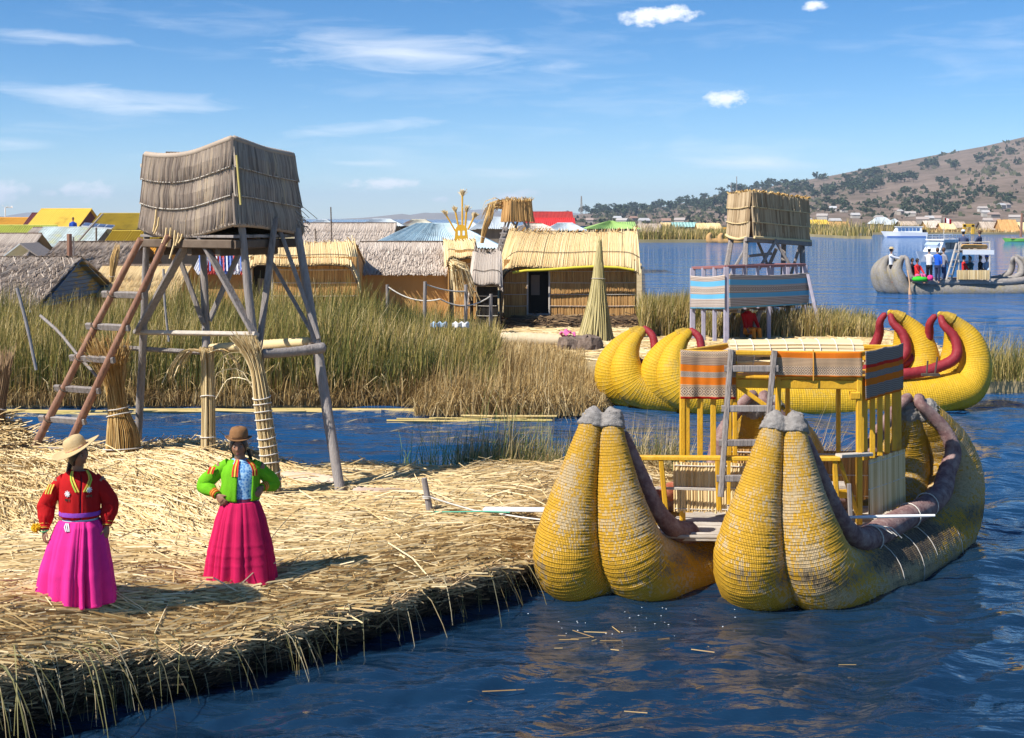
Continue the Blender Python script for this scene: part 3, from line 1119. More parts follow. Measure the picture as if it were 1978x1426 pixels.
reed_bed('green_water_reeds', 600, (735, 1075), (18.9, 20.4), (.6, 1.35), .012, mk('green_reeds', [(.10, .18, .03), (.20, .32, .06), (.34, .40, .10), (.58, .48, .20)], .5, .95, 2, trans=.3), .6, z=.05, k=4, droop=.3,
         hfun=lambda u, d: np.interp(u, [735, 775, 830, 900, 1075], [.05, .45, .9, 1.05, .8]) * (.25 + rng.random(len(u))**.8))
reed_bed('mixed_reed_clump', 4200, (880, 1330), (18.5, 19.8), (.45, 1.05), .011, mk('mixed_reeds', [(.035, .06, .014), (.10, .13, .03), (.28, .22, .08), (.5, .38, .18), (.66, .54, .33)], .6, .95, 2, trans=.2), .5, z=.15, droop=.6)
reed_bed('dry_reed_tuft', 260, (1515, 1600), (17.6, 18.2), (1.0, 1.8), .010, DRYREED, .8, z=.0, droop=.3, wind=(.25, 0))

# floating straw line along the far bank
mb = MB()
for u0, u1, v in ((0, 260, 792), (240, 560, 790), (520, 830, 789), (815, 1000, 806)):
    a, b = G(u0, v, .06), G(u1, v + 1, .06)
    for k in range(7):
        o = Vector((rng.normal(0, .5), rng.normal(0, .07), rng.normal(-.04, .02)))
        mb.tube([a + o, a.lerp(b, .3) + o + Vector((0, rng.normal(0, .08), 0)), a.lerp(b, .7) + o + Vector((0, rng.normal(0, .08), 0)), b + o], rng.uniform(.012, .032), n=5, rnd=rng.uniform(.1, .8))
tag(mb.build('floating_reed_mat', mk('reed_mat_line', [(.30, .26, .06), (.52, .38, .14), (.66, .50, .24)], .7, .7, 3)), kind='stuff')

# far shores
FARLAND = mk('far_shore_ground', [(.16, .13, .06), (.30, .24, .12), (.44, .35, .2)], .9, .1, .08)
land('far_shore_left', [(20, 222), (38, 222), (41, 226), (41.5, 240), (60, 330), (60, 420), (-60, 420), (-60, 240)], .5, FARLAND)
land('far_shore_right', [(66, 268), (70, 262), (72, 272), (74, 330), (140, 334), (240, 338), (380, 420), (380, 560), (70, 560), (66, 420), (65, 300)], .5, FARLAND)


def far_scrub(name, n, xr, yr, h, w, mat, z=.45, hf=None):
    x = rng.uniform(*xr, n)
    y = rng.uniform(*yr, n)
    hh = rng.uniform(*h, n) * (.3 + 1.2 * fbm(x * .12, y * .05, 23, 3))
    if hf is not None:
        hh *= hf(x, y)
    mb = MB()
    blades(mb, np.stack([x, y], 1), np.full(n, z), hh, w, .4, 2, None, (.05, 0))
    return mb.build(name, mat, kind='stuff')


far_scrub('far_reeds', 6000, (21, 41), (223, 236), (1.0, 3.2), .12, REED)
far_scrub('far_reeds_right', 9000, (66, 110), (264, 342), (1.0, 3.4), .16, REED, hf=lambda x, y: np.where((x < 71) | (y > 331), 1, 0) * np.where(x < y * .31, 1, 0))
far_scrub('far_reeds_low', 6000, (95, 210), (335, 350), (.4, 1.2), .2, DRYREED)

# ------------------------------------------------------------------ hills
def hill_mat(name, cols, sc=.012):
    m, nt, b = nodes_of(name)
    nz = noise_node(nt, sc, 8, .68)
    n2 = noise_node(nt, sc * 9, 5, .7, sc=(1, 1, 3))
    fac = math_node(nt, 'ADD', math_node(nt, 'MULTIPLY', nz, .55), math_node(nt, 'MULTIPLY', n2, .48))
    nt.links.new(ramp(nt, fac, cols), b.inputs['Base Color'])
    b.inputs['Roughness'].default_value = 1
    b.inputs['Specular IOR Level'].default_value = 0
    bn = nt.nodes.new('ShaderNodeBump')
    bn.inputs['Strength'].default_value = .9
    bn.inputs['Distance'].default_value = 9
    nt.links.new(nz, bn.inputs['Height'])
    nt.links.new(bn.outputs[0], b.inputs['Normal'])
    return m


HILL_U = [1040, 1115, 1200, 1290, 1360, 1410, 1500, 1620, 1700, 1800, 1900, 1978, 2150, 2400, 2700]
HILL_V = [424, 415, 404, 399, 384, 370, 358, 337, 320, 301, 283, 265, 232, 215, 250]
D0, D1 = 640.0, 1900.0


def hill_pt(u, t):
    u = np.asarray(u, float)
    t = np.asarray(t, float)
    vr = np.interp(u, HILL_U, HILL_V)
    zr = H + (HY - vr) * D1 / F
    d = D0 + (D1 - D0) * t
    prof = .10 * t + .90 * t**1.45
    g = fbm(u * .010, t * 3.0, 41, 5) - .5
    z = .5 + (zr - .5) * (prof + .11 * g * np.sin(PI * np.clip(t, 0, 1))**1.2)
    return np.stack([(u - CX) * d / F, d, np.maximum(z, .4 * np.minimum(1, t * 30))], -1)


def build_hills():
    us = np.linspace(1020, 2700, 220)
    ts = np.concatenate([np.linspace(0, 1, 60), [1.12, 1.3]])
    U, Tt = np.meshgrid(us, ts, indexing='ij')
    A = hill_pt(U.ravel(), np.minimum(Tt, 1).ravel()).reshape(len(us), len(ts), 3)
    for j in (60, 61):
        A[:, j] = A[:, 59] * (1 + (ts[j] - 1))
        A[:, j, 2] = A[:, 59, 2] * (1 - 2.2 * (ts[j] - 1)) - 4
    mb = MB()
    mb.grid(A)
    tag(mb.build('hill', hill_mat('dry_hillside', [(.30, (.06, .065, .035)), (.42, (.13, .105, .07)), (.52, (.19, .14, .11)), (.62, (.25, .19, .15)), (.72, (.16, .14, .075))]), smooth=True), kind='structure')
    fm = hill_mat('far_mountain', [(.12, .11, .09), (.24, .20, .16), (.32, .27, .22)], .002)
    for name, d, prof in (('distant_mountain', 5200., [(560, 428), (700, 421), (745, 417), (775, 413), (800, 416), (812, 412), (850, 411), (900, 415), (960, 410), (990, 419), (1060, 421), (1200, 428)]),
                          ('distant_mountain_back', 7400., [(640, 428), (740, 420), (790, 415), (820, 411), (850, 412), (885, 409), (905, 406), (935, 405), (980, 409), (1040, 407), (1100, 411), (1240, 421), (1330, 428)]),
                          ('flat_topped_mountain', 6200., [(-300, 420), (-120, 412), (-20, 417), (30, 418), (48, 411), (62, 410), (120, 413), (200, 419), (240, 418), (290, 418), (330, 421), (420, 428)])):
        pr = np.array(prof, float)
        us = np.linspace(pr[0, 0], pr[-1, 0], 120)
        v = np.interp(us, pr[:, 0], pr[:, 1]) - 1.2 * (fbm(us * .05, us * 0, 3, 4) - .5)
        zz = np.maximum(H + (HY - v) * d / F, 1)
        A = np.zeros((len(us), 5, 3))
        for j, (q, dd) in enumerate(((0, -500), (.45, -260), (1, 0), (.6, 250), (0, 600))):
            A[:, j, 0] = (us - CX) * d / F
            A[:, j, 1] = d + dd
            A[:, j, 2] = zz * q
        mb = MB()
        mb.grid(A)
        tag(mb.build(name, fm, smooth=True), kind='structure')


build_hills()


# ------------------------------------------------------------------ trees on the hillside
def build_trees():
    leaf = mk('eucalyptus_leaves', [(.012, .022, .012), (.025, .045, .022), (.05, .075, .035), (.08, .10, .05)], .8, .9, .3)
    bark = mk('bark', [(.08, .06, .045), (.16, .13, .10)], .9, .3, 1)
    protos = []
    for k in range(6):
        r = np.random.RandomState(60 + k)
        n = 210
        h, w = 1.0, (.34 + .16 * r.rand())
        # several clumps of leaf faces, gaps between
        cl = np.stack([r.normal(0, w * .55, 9), r.normal(0, w * .55, 9), .42 + .5 * r.rand(9)], 1)
        c = cl[r.randint(0, 9, n)] + r.normal(0, .085, (n, 3))
        a = r.normal(0, 1, (n, 3))
        a /= np.linalg.norm(a, axis=1, keepdims=True)
        b = np.cross(a, r.normal(0, 1, (n, 3)))
        b /= np.linalg.norm(b, axis=1, keepdims=True)
        s = (.045 + .05 * r.rand(n))[:, None]
        V = np.stack([c - a * s - b * s * .6, c + a * s - b * s * .5, c + a * s * .8 + b * s, c - a * s * .9 + b * s * .8], 1).reshape(-1, 3)
        mb = MB()
        mb.add(V, np.arange(n * 4).reshape(n, 4), np.repeat(r.rand(n), 4))
        crown = mb.build('crown', leaf)
        mb = MB()
        mb.tube([(0, 0, -.05), (.01, 0, .3), (.0, .01, .75)], [.028, .02, .008], n=5)
        for q in range(4):
            mb.tube([(0, 0, .35 + .08 * q), tuple(cl[q])], [.012, .004], n=4)
        trunk = mb.build('trunk', bark)
        protos.append((crown.data, trunk.data))
        bpy.data.objects.remove(crown)
        bpy.data.objects.remove(trunk)
    spots = []
    for u, v, su, sv, n in ((1150, 410, 26, 3, 16), (1225, 406, 30, 4, 20), (1290, 403, 26, 5, 16), (1345, 395, 22, 7, 22), (1385, 392, 22, 10, 26), (1440, 372, 18, 5, 8), (1455, 365, 16, 3, 6),
                            (1545, 366, 30, 6, 18), (1600, 372, 24, 8, 14), (1650, 362, 28, 8, 20), (1690, 352, 26, 5, 14), (1740, 345, 26, 4, 8), (1580, 345, 12, 2, 4), (1680, 335, 14, 4, 8), (1790, 322, 14, 4, 8), (1842, 322, 6, 2, 3),
                            (1768, 343, 8, 3, 3), (1950, 296, 6, 3, 3), (1900, 312, 6, 3, 3), (1822, 355, 6, 4, 3), (1740, 380, 14, 4, 5), (1690, 404, 14, 6, 8), (1620, 400, 26, 6, 12), (1780, 398, 14, 8, 8), (1822, 394, 12, 9, 10), (1820, 408, 14, 5, 8),
                            (1765, 410, 16, 5, 8), (1900, 374, 12, 6, 6), (1880, 385, 8, 5, 4), (1935, 384, 10, 6, 6), (1970, 382, 12, 8, 8), (1900, 405, 20, 7, 10), (1950, 406, 20, 6, 8), (2060, 380, 40, 15, 12), (1560, 410, 14, 5, 6), (1260, 415, 40, 4, 8), (1420, 408, 16, 4, 6), (1500, 402, 20, 4, 6)):
        for i in range(n):
            spots.append((u + rng.normal(0, su), v + rng.normal(0, sv)))
    tt = np.linspace(.01, 1, 160)
    i = 0
    for u, v in spots:
        if u < 1080:
            continue
        p = hill_pt(np.full(160, u), tt)
        vv = HY - (p[:, 2] - H) * F / p[:, 1]
        j = int(np.argmin(np.abs(vv - (v + 4))))
        zone = ('dark tree in the low belt of trees left of the second tower box' if u < 1405 else 'dark tree in the grove on the mid slope right of the second tower box' if v < 378 and u < 1760 else 'dark tree standing high on the bare right slope' if v < 350 else 'dark tree at the foot of the slope above the boats')
        t = thing('eucalyptus_tree', zone, 'tree', tuple(p[j]), 'eucalyptus trees on the far hillside', rng.uniform(0, 6.28))
        s = rng.uniform(3.6, 8.2) * np.clip(p[j][1] / 1100, .75, 1.5)
        cd, td = protos[i % 6]
        for nm, dat in (('crown', cd), ('trunk', td)):
            o = bpy.data.objects.new(nm, dat)
            C.objects.link(o)
            o.parent = t
        t.scale = (s * rng.uniform(.9, 1.35), s * rng.uniform(.9, 1.35), s)
        i += 1
        if i >= 298:
            break
    # low scrub between the trees
    n = 2000
    u = rng.uniform(1080, 2150, n)
    q = rng.random(n)**.8 * .96 + .02
    p = hill_pt(u, q)
    ok = fbm(u * .016, q * 7, 77, 4) + rng.normal(0, .05, n) > .50
    p = np.repeat(p[ok], 3, 0)
    n = len(p)
    s = (rng.uniform(.7, 2.3, n) * np.clip(p[:, 1] / 1000, .7, 1.6))[:, None]
    p = p + rng.normal(0, 1, (n, 3)) * s * np.array((.8, .8, .15))
    a = rng.normal(0, 1, (n, 3)) * np.array((1, 1, .3))
    a /= np.linalg.norm(a, axis=1, keepdims=True)
    up = np.array((0, 0, 1.0)) + rng.normal(0, .3, (n, 3))
    V = np.stack([p - a * s, p + a * s, p + a * s * .6 + up * s * 1.1, p - a * s * .7 + up * s * .9], 1).reshape(-1, 3)
    mb = MB()
    mb.add(V, np.arange(n * 4).reshape(n, 4), np.repeat(rng.random(n), 4))
    tag(mb.build('hillside_scrub', mk('scrub_leaves', [(.03, .04, .018), (.07, .075, .035), (.12, .11, .06)], .9, .9, .3)), kind='stuff')


build_trees()
# ------------------------------------------------------------------ reed boats
def vec(p):
    return np.array(tuple(p), float)


def boat_path(base, a, e, ctrl, n):
    """ctrl rows: s along the axis, l sideways, z, r -> n samples of world points and radii"""
    ctrl = np.array(ctrl, float)
    pts = base + ctrl[:, :1] * a + ctrl[:, 1:2] * e
    pts[:, 2] = ctrl[:, 2]
    c = catmull(np.hstack([pts, ctrl[:, 3:4]]), n)
    return c[:, :3], c[:, 3]


def bundle(name, base, a, e, ctrl, mat, parent, ring=.036, nr=56, rows=3, amp=.011, stain=None, seed=1, jag=.006, wearf=None):
    Ln = 0
    p0, r0 = boat_path(base, a, e, ctrl, 60)
    Ln = float(np.linalg.norm(np.diff(p0, axis=0), axis=1).sum())
    n = int(Ln / ring * rows)
    pts, rad = boat_path(base, a, e, ctrl, n)
    T = np.gradient(pts, axis=0)
    T /= np.linalg.norm(T, axis=1, keepdims=True)
    sd0 = np.cross(T, np.array((a[1], -a[0], 0.0)))          # stays in the boat's upright plane
    sd0 /= np.linalg.norm(sd0, axis=1, keepdims=True)
    s1 = np.cross(sd0, T)
    x = np.linspace(0, Ln, n)
    ph = (x / ring) % 1.0
    prof = 1 - np.abs(2 * ph - 1)**3
    rs = np.random.RandomState(seed)
    per = rs.rand(int(Ln / ring) + 2)[(x / ring).astype(int)]
    ang = np.linspace(0, 2 * PI, nr)
    lump = 1 + .03 * (fbm(x[:, None] * 2.2 + 9 * seed, np.cos(ang)[None] * 1.5 + np.sin(ang)[None] * 2, seed, 3) - .5)
    cell = rs.rand(int(Ln / ring) + 2, nr)[(x / ring).astype(int)]
    cell[:, -1] = cell[:, 0]
    R = rad[:, None] * lump + (amp * (prof * (.6 + .8 * per))[:, None] + jag * (cell - .5)) * np.clip(rad / .3, .35, 1.2)[:, None]
    V = pts[:, None] + R[..., None] * (np.cos(ang)[None, :, None] * sd0[:, None] + np.sin(ang)[None, :, None] * s1[:, None])
    par = np.zeros((n, nr, 3))
    par[..., 0] = x[:, None]
    par[..., 1] = np.linspace(0, 1, nr)[None]
    if stain is not None:
        par[..., 2] = stain(V)
    i = np.arange(n - 1)[:, None] * nr + np.arange(nr - 1)[None]
    j = i + 1
    f = np.stack([i, j, j + nr, i + nr], -1).reshape(-1, 4)
    mb = MB()
    mb.add(V.reshape(-1, 3), f, 0.0 if wearf is None else wearf(V).ravel(), 0, par.reshape(-1, 3))
    return mb.build(name, mat, parent, smooth=True), pts, rad


def roll(name, pts, rad, mat, parent, n=14, ring=.05, amp=.006, seed=1, m=None):
    """thin tied roll along a smooth path, rounded ends"""
    P_ = catmull(np.hstack([np.array([tuple(p) for p in pts], float), np.array(rad, float)[:, None]]), 60)
    Ln = float(np.linalg.norm(np.diff(P_[:, :3], axis=0), axis=1).sum())
    k = max(24, int(Ln / ring * 2))
    P_ = catmull(np.hstack([np.array([tuple(p) for p in pts], float), np.array(rad, float)[:, None]]), k)
    r = P_[:, 3] * (1 + amp / .1 * ((np.arange(k) % 2) - .5))
    x = np.linspace(0, Ln, k)
    ends = np.minimum(x, Ln - x)
    r = r * np.sqrt(np.clip(ends / (P_[:, 3] * .8), 0, 1) * (2 - np.clip(ends / (P_[:, 3] * .8), 0, 1)) + .02)
    mb = MB()
    mb.tube(P_[:, :3], r, n=n, rnd=.5, wob=.05)
    return mb.build(name, mat, parent, smooth=True)


YELLOW = (.66, .365, .026)
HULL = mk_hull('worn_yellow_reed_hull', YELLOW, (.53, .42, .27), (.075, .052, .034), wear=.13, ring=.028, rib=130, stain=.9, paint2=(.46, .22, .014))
HULL_GREY = mk_hull('weathered_grey_reed_hull', (.34, .28, .17), (.27, .25, .235), (.05, .045, .04), wear=.9, ring=.07, rib=40, stain=.4)
HULL_BRIGHT = mk_hull('bright_yellow_hull', (.64, .375, .014), (.46, .30, .05), (.10, .06, .02), wear=.0, ring=.05, rib=70, stain=.5, relief=.008)
PURPLE = mk('faded_purple_roll', [(.085, .04, .04), (.19, .10, .095), (.30, .20, .18), (.40, .31, .28)], .75, .1, 9, bump=.6, bscale=50)
MAROON = mk('maroon_roll', [(.16, .01, .015), (.27, .018, .025), (.33, .04, .045)], .55, .1, 9, bump=.5, bscale=40)
CEMENT = mk('grey_fibre_cap', [(.20, .18, .165), (.33, .30, .275), (.44, .41, .38)], .95, .1, 22, bump=1.0, bscale=90)
GREY_ROLL = mk('grey_reed_roll', [(.17, .15, .135), (.29, .26, .235), (.38, .35, .31)], .9, .1, 9, bump=.6)

A_AX = np.array((.617, .787, 0))
E_AX = np.array((1.0, -.06, 0))


def prow_ctrl(l0, lt, up=1.90, sternlen=3.7, stern_up=1.66):
    """spine of one bundle: tip, down the prow face, along the keel, up to the stern tip"""
    m = .5 * (l0 + lt)
    return [(.10, lt, up, .10), (.05, lerp(lt, l0, .10), up - .20, .135), (.015, lerp(lt, l0, .28), up - .5, .19), (-.01, lerp(lt, l0, .5), up - .85, .255), (.0, lerp(lt, l0, .72), up - 1.18, .325), (.06, lerp(lt, l0, .9), up - 1.46, .380),
            (.26, l0, .22, .412), (.62, l0 * 1.02, .08, .42), (1.2, l0 * 1.04, .04, .43), (2.2, l0 * 1.05, .05, .43), (3.0, l0 * 1.04, .08, .43), (3.55, l0, .18, .42), (3.93, l0 * .95, .43, .39), (4.08, lerp(lt, l0, .88), .73, .35),
            (4.06, lerp(lt, l0, .68), 1.03, .30), (3.92, lerp(lt, l0, .38), 1.31, .235), (3.74, lerp(lt, l0, .10), 1.55, .155), (3.68, lt, stern_up, .10)]


def tip_cap(mb, pts, rad, k0, k1, grow=1.18):
    """rough cap over the end of a bundle"""
    p = np.array(pts[k0:k1])
    r = np.array(rad[k0:k1]) * grow
    sel = np.linspace(0, len(p) - 1, 9).astype(int)
    p, r = p[sel], r[sel].copy()
    return p, r


def main_boat():
    t = thing('reed_boat', 'large worn yellow reed catamaran with cabin and purple rolls moored at the straw bank', 'boat', (2.6, 15.3, 0))

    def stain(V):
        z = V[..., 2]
        fl = np.clip(((V[..., 0] - 2.785) * .6 + (V[..., 1] - 13.95) * .8 - .5) / .8, 0, 1) * (V[..., 0] > 2.9)  # right hull's outer flank gets darker towards the stern
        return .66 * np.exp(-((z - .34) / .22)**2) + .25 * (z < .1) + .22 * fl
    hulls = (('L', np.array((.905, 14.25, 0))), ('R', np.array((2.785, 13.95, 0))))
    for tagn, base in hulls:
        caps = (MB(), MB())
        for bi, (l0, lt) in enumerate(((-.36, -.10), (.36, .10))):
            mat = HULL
            o, pts, rad = bundle('reed_bundle', base, A_AX, E_AX, prow_ctrl(l0, lt), mat, t, stain=stain, seed=3 + bi + (tagn == 'R') * 2, ring=.028, nr=73, amp=.009, jag=.004, wearf=lambda V: .26 * np.clip((V[..., 2] - .75) / .6, 0, 1) * (V[..., 1] < base[1] + 1.2) + (.62 * np.clip(((V[..., 0] - base[0]) * .6 + (V[..., 1] - base[1]) * .8 - .35) / .8, 0, 1) * np.clip(1.6 - V[..., 2], 0, 1) if tagn == 'R' and l0 > 0 else 0))  # upper prows worn; right hull's outer flank greyer towards the stern
            n = len(pts)
            # end caps at prow and stern
            for k in (0, 1):
                idx = np.arange(0, int(n * .020)) if k == 0 else np.arange(n - 1, n - 1 - int(n * .019), -1)
                p = pts[idx]
                d0 = p[0] - p[min(6, len(p) - 1)]
                d0 /= np.linalg.norm(d0)
                q = np.vstack([p[0] + d0 * .10 - A_AX * .03 * (1 - 2 * k), p[0] + d0 * .08 - A_AX * .025 * (1 - 2 * k), p[0] + d0 * .04 - A_AX * .01 * (1 - 2 * k), p[0], p[::max(1, len(p) // 7)]])
                r = np.concatenate([[.02, .058, .095, .112], rad[idx][::max(1, len(p) // 7)] * 1.02 + .02])
                q = q + np.random.RandomState(bi + k * 3).normal(0, .004, q.shape)
                caps[k].tube(q, r, n=18, wob=.04)
        for kk, cm in enumerate(caps):
            remeshed(cm, 'tip_cap', CEMENT, t, .012, 2, local=False, rough=.022)
        # gunwale rolls, prow part and stern part
        B = base

        def W(s, l, z):
            p = B + A_AX * s + E_AX * l
            return np.array((p[0], p[1], z))
        for side in (1, -1):
            roll('gunwale_roll', [W(.22, .14 * side, 1.72), W(.24, .25 * side, 1.45), W(.27, .36 * side, 1.15), W(.33, .44 * side, .9), W(.48, .50 * side, .68), W(.74, .52 * side, .54), W(.95, .52 * side, .50)],
                 [.055, .065, .075, .085, .10, .125, .135], PURPLE, t, ring=.045, seed=side)
            if tagn == 'R' or side < 0:
                roll('gunwale_roll', [W(.82, .50 * side, .50), W(1.3, .52 * side, .53), W(2.0, .53 * side, .57), W(2.8, .54 * side, .62), W(3.15, .52 * side, .70), W(3.42, .47 * side, .86), W(3.56, .50 * side, 1.10), W(3.58, .40 * side, 1.35), W(3.54, .24 * side, 1.56), W(3.52, .10 * side, 1.72), W(3.60, .07 * side, 1.76), W(3.68, .08 * side, 1.70)],
                     [.135, .135, .13, .125, .12, .11, .10, .085, .075, .065, .06, .055], PURPLE, t, ring=.045, seed=3 + side)
            else:
                roll('gunwale_roll', [W(2.9, .52 * side, .60), W(3.15, .50 * side, .70), W(3.42, .46 * side, .86), W(3.56, .50 * side, 1.10), W(3.58, .40 * side, 1.35), W(3.54, .24 * side, 1.56), W(3.52, .10 * side, 1.72), W(3.60, .07 * side, 1.76), W(3.68, .08 * side, 1.70)],
                     [.12, .12, .11, .10, .085, .075, .065, .06, .055], PURPLE, t, ring=.045, seed=6)
    # cords over the right hull and round its roll
    for s, dr in ((1.15, .34), (1.75, .46), (2.15, .30), (2.95, .42)):
        B = hulls[1][1]
        pts = []
        for k in range(8):
            q = k / 7
            ang = math.radians(78 - 100 * q * dr / .46)
            c = B + A_AX * (s + .06 * q) + E_AX * .375
            pts.append(np.array((c[0] + .445 * math.cos(ang) * .80, c[1] - .445 * math.cos(ang) * .60, .05 + .448 * math.sin(ang))))
        MB().tube(pts, .0055, n=5, rnd=.2).build('cord', ROPE, t, smooth=True)
    for s, z in ((.98, .51), (2.05, .57), (2.6, .60)):
        mbc = MB()
        c = hulls[1][1] + A_AX * s + E_AX * .53
        coil(mbc, (c[0], c[1], z), .142, tuple(A_AX), .014)
        mbc.build('cord', ROPE, t, smooth=True)
    for k in range(3):
        mbc = MB()
        c = hulls[1][1] + A_AX * 1.05 + E_AX * .53
        mbc.tube([(c[0] - .05, c[1] - .05, .66), (c[0] + .06 + .05 * k, c[1] - .12, .64), (c[0] + .16 + .06 * k, c[1] - .15 + .03 * k, .58 - .03 * k)], .007, n=5)
        mbc.build('cord', ROPE, t, smooth=True)

    # deck: planks between the hulls
    FL, FR = np.array((1.95, 15.4)), np.array((3.92, 15.2))
    AX2 = A_AX[:2]
    for k in range(11):
        c = np.array((1.55, 14.72)) + AX2 * (.02 + k * .19)
        MB().beam((c[0] - .35, c[1] + .03, .50 + .012 * (k % 3)), (c[0] + 2.05, c[1] - .10, .50 + .010 * ((k + 1) % 3)), .15, .035, rnd=random.random()).build('deck_plank', WOOD_PALE, t)
    for s_ in (0.0, .12):
        MB().tube([(1.55 + s_, 14.62 + s_, .545), (3.2, 14.5 + s_, .555)], .022, n=7, wob=.1).build('deck_pole', WOOD_PALE, t, smooth=True)

    # railing in front of the cabin
    zr = 1.36
    a, b = P(1203, 884, 15.25), P(1622, 886, 14.98)
    c, d = P(1620, 884, 14.98), P(1680, 877, 15.25)
    MB().beam(a, b, .11, .045).build('handrail', YEL_PAINT, t)
    MB().beam(c + Vector((0, 0, .02)), d, .10, .04).build('handrail', WOOD_PALE, t)
    MB().beam(P(1196, 888, 15.3), P(1216, 872, 16.1), .10, .04).build('handrail', YEL_PAINT, t)
    for u0, v0, u1, v1, dd in ((1277, 890, 1286, 985, 15.18), (1386, 890, 1389, 985, 15.1), (1612, 890, 1618, 995, 14.98), (1220, 890, 1232, 960, 15.3)):
        MB().beam(P(u0, v0, dd), P(u1, v1, dd), .055, .055, up=(0, 1, 0)).build('rail_post', YEL_PAINT, t)
    MB().beam(P(1622, 892, 14.98), P(1655, 990, 15.2), .045, .045, up=(0, 1, 0)).build('brace', YEL_PAINT, t)
    MB().beam(P(1232, 942, 15.3), P(1392, 946, 15.16), .02, .03).build('lower_rail', WOOD_PALE, t)
    MB().beam(P(1640, 935, 14.9), P(1643, 998, 14.9), .045, .045, up=(0, 1, 0)).build('bollard_post', WOOD_GREY, t)
    # cabin corners
    zt, zf, zd = 2.47, 2.12, .55
    RB, LB = FR + np.array((.67, .80)), FL + np.array((.67, .85))
    corners = (FL, FR, RB, LB)

    def pt(q, z):
        return (q[0], q[1], z)
    for q in corners:
        MB().beam(pt(q, zd), pt(q, zt), .065, .065, up=(0, 1, 0)).build('corner_post', YEL_PAINT, t)
    door = FL + (FR - FL) * .545
    MB().beam(pt(door, zd), pt(door, zt - .1), .06, .06, up=(0, 1, 0)).build('corner_post', YEL_PAINT, t)
    mid = FL + (FR - FL) * .30
    MB().beam(pt(mid, zd), pt(mid, zt - .1), .05, .05, up=(0, 1, 0)).build('corner_post', YEL_PAINT, t)
    for p0, p1 in ((FL, FR), (FR, RB), (LB, RB), (FL, LB)):
        MB().beam(pt(p0, zf), pt(p1, zf), .05, .10).build('roof_beam', YEL_PAINT, t)
        MB().beam(pt(p0, zt), pt(p1, zt), .05, .05).build('top_rail', YEL_PAINT, t)
    MB().beam(pt(LB, zt - .08), pt(RB, zt - .08), .025, .16).build('top_board', YEL_PAINT, t)
    MB().beam(pt(FL, zt - .08), pt(LB, zt - .08), .025, .16).build('top_board', YEL_PAINT, t)
    for k in range(9):
        q = (k + .5) / 9
        p0, p1 = FL + (LB - FL) * q, FR + (RB - FR) * q
        MB().beam(pt(p0, zf + .07), pt(p1, zf + .07), .10, .025, rnd=random.random()).build('floor_board', YEL_PAINT, t)
    MB().beam(pt(mid + .02, zf - .02), pt(door, zf - .35), .045, .05).build('brace', YEL_PAINT, t)
    MB().beam(pt(FR - np.array((.10, .0)), zf - .12), pt(FR, zf - .12), .09, .09).build('bracket', YEL_PAINT, t)
    # slats: left of the front, right side
    for k in range(4):
        q = FL + (FR - FL) * (.0 + .075 * (k + .35))
        MB().beam(pt(q, 1.28), pt(q, zf), .062, .03, up=(0, 1, 0)).build('slat', YEL_PAINT, t)
    for k in range(5):
        q = FR + (RB - FR) * (.14 + .19 * k)
        MB().beam(pt(q, 1.25), pt(q, zf), .06, .03, up=(0, 1, 0)).build('slat', YEL_PAINT, t)
    for k in range(2):
        q = LB + (RB - LB) * (.35 + .3 * k)
        MB().beam(pt(q, 1.2), pt(q, zf), .05, .05, up=(0, 1, 0)).build('slat', YEL_PAINT, t)
    # reed mats on the lower half
    def mat_panel(p0, p1, z0, z1, n, material, out=-1):
        sf = bilinear(pt(p0, z1), pt(p1, z1), pt(p0, z0), pt(p1, z0))
        mb = MB()
        strips(mb, sf, n, [(0, 1)], .032, 2, .03, None, .01, .02, flip=-1, rr=(0, 1), off=.004)
        surf_sheet(mb, sf, 2, 2)
        o = mb.build('reed_panel', material, t, kind='stuff')
        mb = MB()
        for q in (.06, .5, .94):
            zz = z0 + (z1 - z0) * q
            mb.tube([pt(p0 + np.array((0, -.018)), zz), pt((p0 + p1) / 2 + np.array((0, -.02)), zz - .005), pt(p1 + np.array((0, -.018)), zz)], .007, n=5)
        mb.build('panel_cord', ROPE, t)
    f = lambda q: FL + (FR - FL) * q + np.array((0, -.05))
    mat_panel(f(-.05), f(.25), .66, 1.22, 26, REED_TAN, 1)
    mat_panel(f(.27), f(.52), .66, 1.22, 24, REED_TAN, 1)
    g = lambda q: FR + (RB - FR) * q + np.array((.05, -.03))
    mat_panel(g(.10), g(1.02), .60, 1.26, 36, REED_TAN, 1)
    h = lambda q: LB + (RB - LB) * q
    mat_panel(h(.0), h(1.0), .66, 1.22, 60, REED_WALL, 1)
    # benches
    MB().box((FR[0] - .45, FR[1] + .25, .93), (.75, .3, .05)).build('bench', WOOD_PALE, t)
    MB().box((FR[0] - .45, FR[1] + .10, .87), (.75, .03, .10)).build('bench_apron', YEL_PAINT, t)
    MB().box((1.42, 15.75, .95), (.42, .3, .05)).build('bench', WOOD_PALE, t)
    for dx in (-.15, .15):
        MB().beam((1.42 + dx, 15.62, .55), (1.42 + dx, 15.62, .92), .05, .05, up=(0, 1, 0)).build('bench_leg', YEL_PAINT, t)
    # rolled red bundle lying on deck at the left
    roll('deck_roll', [P(1205, 985, 15.9), P(1280, 958, 16.1), P(1310, 945, 16.3)], [.11, .12, .11], mk('red_roll', [(.30, .07, .03), (.42, .12, .06), (.5, .3, .2)], .7, .1, 8, bump=.5), t)
    return FL, FR, RB, LB, zt, zf


FL, FR, RB, LB, ZT, ZF = main_boat()

